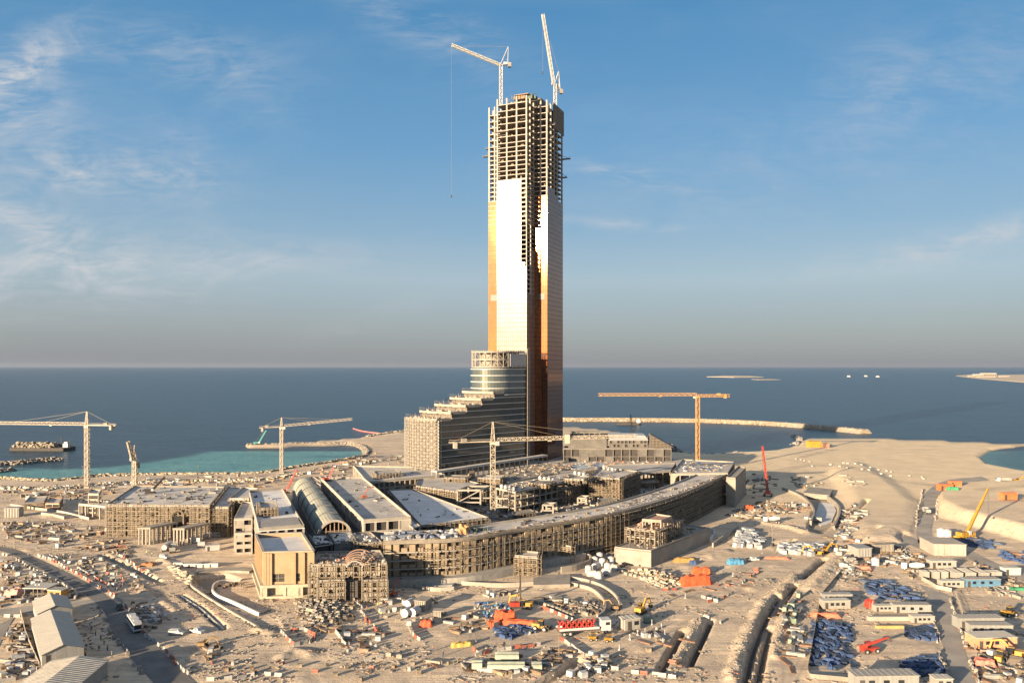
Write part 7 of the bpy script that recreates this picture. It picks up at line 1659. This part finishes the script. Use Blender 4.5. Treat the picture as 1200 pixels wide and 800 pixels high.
# breakwater
bw = smooth_path([G(x, y, SEA) for x, y in ((640,492),(668,493.2),(720,493.3),(790,494),(850,495.5),(910,498.5),(960,502.5),(1000,506.5),(1014,508))], 5)
A_ = offset(bw, 11); Ba = offset(bw, 5); Bb = offset(bw, -5); C_ = offset(bw, -11); mb = MB(); z0, z1 = SEA-1, 3.2
mb.ribbon([p*1+UP*(z0-p.z) for p in A_], [p+UP*(z1-p.z) for p in Ba]); mb.ribbon([p+UP*(z1-p.z) for p in Ba], [p+UP*(z1-p.z) for p in Bb]); mb.ribbon([p+UP*(z1-p.z) for p in Bb], [p+UP*(z0-p.z) for p in C_])
mb.quad(A_[-1]+UP*(z0-SEA), Ba[-1]+UP*(z1-SEA), Bb[-1]+UP*(z1-SEA), C_[-1]+UP*(z0-SEA))
tag(mb.build('breakwater', mat('breakwater_core', (.30,.24,.17), .95, var=.25, scale=.25, bump=.6)), kind='structure')
r = random.Random(9); mb = MB()
for k in range(3800):
    i = r.randrange(len(bw)-1); p = bw[i].lerp(bw[i+1], r.random()); d = (bw[i+1]-bw[i]).normalized(); t = r.uniform(-1, 1)*11
    if abs(t) < 4: continue
    dark = (i > len(bw)*.72); mb.mi = 1 if dark else 0; q = p+Vector((-d.y, d.x, 0))*t; mb.rock((q.x, q.y, SEA+5.0*(1-max(0, abs(t)-5)/6.5)), r.uniform(.35,.95), r)
tag(center(mb.build('rock_armour', [mat('tan_rock', (.25,.20,.145), .92, var=.2), GREYST])), 'long curved line of breakwater boulders reaching right behind the tower', 'rocks', kind='stuff')
# barges
def barge(label, px, py, L_, W_, rz, cargo=True):
    p = G(px, py, SEA); t = thing('work_barge', label, 'barge', (p.x, p.y, SEA), rz)
    mb = MB(); mb.prism([(-L_/2,-W_/2),(L_/2-3,-W_/2),(L_/2,-W_/4),(L_/2,W_/4),(L_/2-3,W_/2),(-L_/2,W_/2)], -.6, 3.0); mb.build('hull', DARK, t)
    if cargo:
        r = random.Random(4); mb = MB()
        for k in range(420): x = r.uniform(-L_/2+1, L_*.22); y = r.uniform(-W_/2+1, W_/2-1); mb.rock((x, y, 3.0+r.random()*(5.0-3.6*abs(2*y/W_))), r.uniform(.8,1.7), r)
        tag(mb.build('rock_cargo', ROCKM, t), kind='stuff')
    mb = MB(); mb.box((L_*.40,0,4.4), (5,5,4.4)); mb.box((L_*.40,0,7.4), (3.4,3.6,1.6)); mb.build('deck_house', WHITE, t)
    mb = MB(); mb.bar((L_*.28,2,2.2), (L_*.28,2,13), .5); mb.build('mast', DARK, t)
    mb = MB(); mb.bar((L_*.47,-2,2.2), (L_*.49,-2,12), .5); mb.build('spud_pole', DARK, t)
barge('rock laden work barge moored off the far left shore', 52, 527, 58, 20, -.05)
barge('small work barge lying inside the breakwater behind the annex', 737, 497.5, 34, 10, 0, False)
p = G(302, 523, SEA); mb = MB(); q = p+UP*6
mobile_crane('small teal crane working at the tip of the groyne', p+UP*1.5, p+Vector((9, 0, 17)), mat('teal_paint', (.05,.28,.26), .6), .2, boom_w=1.2)
# pink hose floating
mb = MB(); P1 = smooth_path([G(x, y, SEA+.5) for x, y in ((414,502),(425,505),(445,507.5),(470,508.5),(500,508))], 3)
for a, b in zip(P1[:-1], P1[1:]): mb.tube(a, b, .8, n=6, caps=False)
o = mb.build('floating_hose', mat('pink_hose', (.50,.17,.15), .6)); center(o); tag(o, 'long pink floating hose on the water left of the stepped wing', 'hose')
# far coast on the right and sand bars
def far_land(px, h, m):
    P_ = [G(x, y, SEA) for x, y in px]; mb = MB(); mb.prism([(p.x, p.y) for p in P_], SEA-1, SEA+h); o = mb.build('far_coast', m); tag(o, kind='structure')
far_land([(1120,440.5),(1145,438.5),(1170,439.5),(1205,439),(1500,440),(1500,452),(1205,448.5),(1180,446.5),(1150,444)], 4, SANDM)
far_land([(828,441.5),(850,440.2),(880,440.6),(895,442),(860,442.3)], 3, SANDM)
far_land([(880,444.4),(905,444.2),(915,445),(890,445.3)], 2, SANDM)
for i, (x, w_, h_, lb) in enumerate(((1146,55,22,'cream low block on the far right coast'),(1158,95,30,'wider cream block on the far right coast'),(1138,30,12,'small pale shed on the far right coast'),(1176,60,10,'low pale roof on the far right coast'))):
    p = W(x, 5600, 1); t = thing('coastal_building', lb, 'building', p); mb = MB(); mb.box((0,0,h_/2), (w_,40,h_)); mb.build('walls', CONCL, t); mb = MB(); mb.box((0,0,h_+1), (w_+4,44,2)); mb.build('roof', STEELW, t)
    mb = MB(); [mb.box((-w_/2+(k+.5)*w_/6,-20.3,h_*.5), (w_/12,.6,h_*.4)) for k in range(6)]; mb.build('windows', DARK, t)
for i, (x, y, lb) in enumerate(((995,441.5,'tiny white boat far out, left of the three'),(1015,441.2,'tiny white boat far out, middle of the three'),(1029,441.8,'tiny white boat far out, right of the three'))):
    p = G(x, y, SEA); t = thing('motor_boat', lb, 'boat', p); L_ = 30; mb = MB(); mb.prism([(-L_/2,-6),(L_*.3,-6),(L_/2,0),(L_*.3,6),(-L_/2,6)], -1, 5); mb.build('hull', WHITE, t); mb = MB(); mb.box((-4,0,8), (18,8,6)); mb.build('wheelhouse', WHITE, t)
# chain link and board fences of the yards
def fence(label, px, h=1.8, m=SCAF, solid=False):
    P1 = resample([G(*p) for p in px], 2.6); t = thing('site_fence', label, 'fence', P1[0]); mb = MB(); pm = MB()
    for p in P1: z = hz_at(p.x, p.y); p.z = z; pm.bar(p, p+UP*h, .14)
    for a, b in zip(P1[:-1], P1[1:]):
        if solid: mb.bar(a+UP*h*.5, b+UP*h*.5, .06, h*.9)
        else:
            for q in (.15, .5, .95): mb.bar(a+UP*h*q, b+UP*h*q, .08)
    mb.build('panels' if solid else 'rails', m, t, world=True); tag(pm.build('posts', m, t, world=True), kind='stuff')
fence('low wall like fence round the left side of the blue yard', [(985,672),(962,700),(955,740),(946,790),(950,796),(1010,800)], 1.3, CONC, True)
fence('fence along the left of the long shed', [(24,718),(30,745),(46,782)], 1.6, CONC, True)
fence('pale board fence above the yard road', [(1080,680),(1098,690),(1115,694)], 1.6, CONCL, True)
fence('pale fence along the right side of the yard road', [(1120,697),(1132,730),(1144,768)], 1.6, CONCL, False)
fence('rail fence across the sand left of the long hall', [(0,640),(40,646),(90,650)], 1.4)
# litter and stones over the whole site
r = random.Random(77); lit = [MB() for _ in range(4)]
XS = []; YS_ = []
while len(XS) < 12000:
    py = 575+225*r.random()**.8; px = r.uniform(-40, 1240); p = G(px, py); XS.append(p.x); YS_.append(p.y)
XS = np.array(XS); YS_ = np.array(YS_); ZT = terrain(XS.copy(), YS_.copy()); pod = px_poly([(120,640),(300,700),(460,690),(740,640),(860,600),(862,545),(100,560)])
dens = vnoise(XS, YS_, 16, 55)*.6+vnoise(XS, YS_, 5, 56)*.4; okp = (~inside(pod, XS, YS_))&(dens > .52)&(sdist(coast, XS, YS_) > 6)
for pl in [q[0] for q in RBB]: okp &= ~inside(pl, XS, YS_)
far_sand = px_poly([(880,560),(1075,640),(1300,700),(1300,500),(880,500)]); okp &= ~inside(far_sand, XS, YS_)
for x, y, z in zip(XS[okp], YS_[okp], ZT[okp]):
    k = r.choices((0,1,2,3), (8,3,2,.5))[0]; mb = lit[k]
    if k == 0: mb.rock((x, y, z+.05), r.uniform(.15,.5), r)
    else: s = r.uniform(.25, .8); mb.box((x, y, z+.12*s), (s*r.uniform(1,3.2), s*r.uniform(.3,.9), .3*s), r.uniform(0,3))
for mb, m, lb in zip(lit, (RUBM, TIMB, CONCL, mat('rust_scraps', (.30,.11,.07), .8)), ('loose stones and clods scattered over the whole site', 'offcuts of timber scattered over the whole site', 'pale scraps and bags scattered over the whole site', 'reddish scraps scattered over the whole site')):
    tag(mb.build('site_litter', m), lb, 'litter', kind='stuff')

for o in COL.objects:
    if o.parent is None and 'category' in o and 'kind' not in o: o['kind'] = 'thing'

# the dusty air: one closed even volume round the camera and the whole place
me = bpy.data.meshes.new('haze'); b_ = 175000; me.from_pydata([(x, y, z) for x in (-b_, b_) for y in (-b_, b_) for z in (-12, 380)], [], [(0,1,3,2),(4,6,7,5),(0,4,5,1),(2,3,7,6),(0,2,6,4),(1,5,7,3)])
ho = bpy.data.objects.new('haze', me); COL.objects.link(ho); tag(ho, kind='stuff')
hm_ = bpy.data.materials.new('haze_air'); hm_.use_nodes = True; n_t = hm_.node_tree; n_t.nodes.clear(); pv = n_t.nodes.new('ShaderNodeVolumePrincipled'); mo = n_t.nodes.new('ShaderNodeOutputMaterial')
pv.inputs['Color'].default_value = (.27,.32,.42,1); pv.inputs['Density'].default_value = HAZE; pv.inputs['Anisotropy'].default_value = .1; n_t.links.new(pv.outputs[0], mo.inputs['Volume']); me.materials.append(hm_)
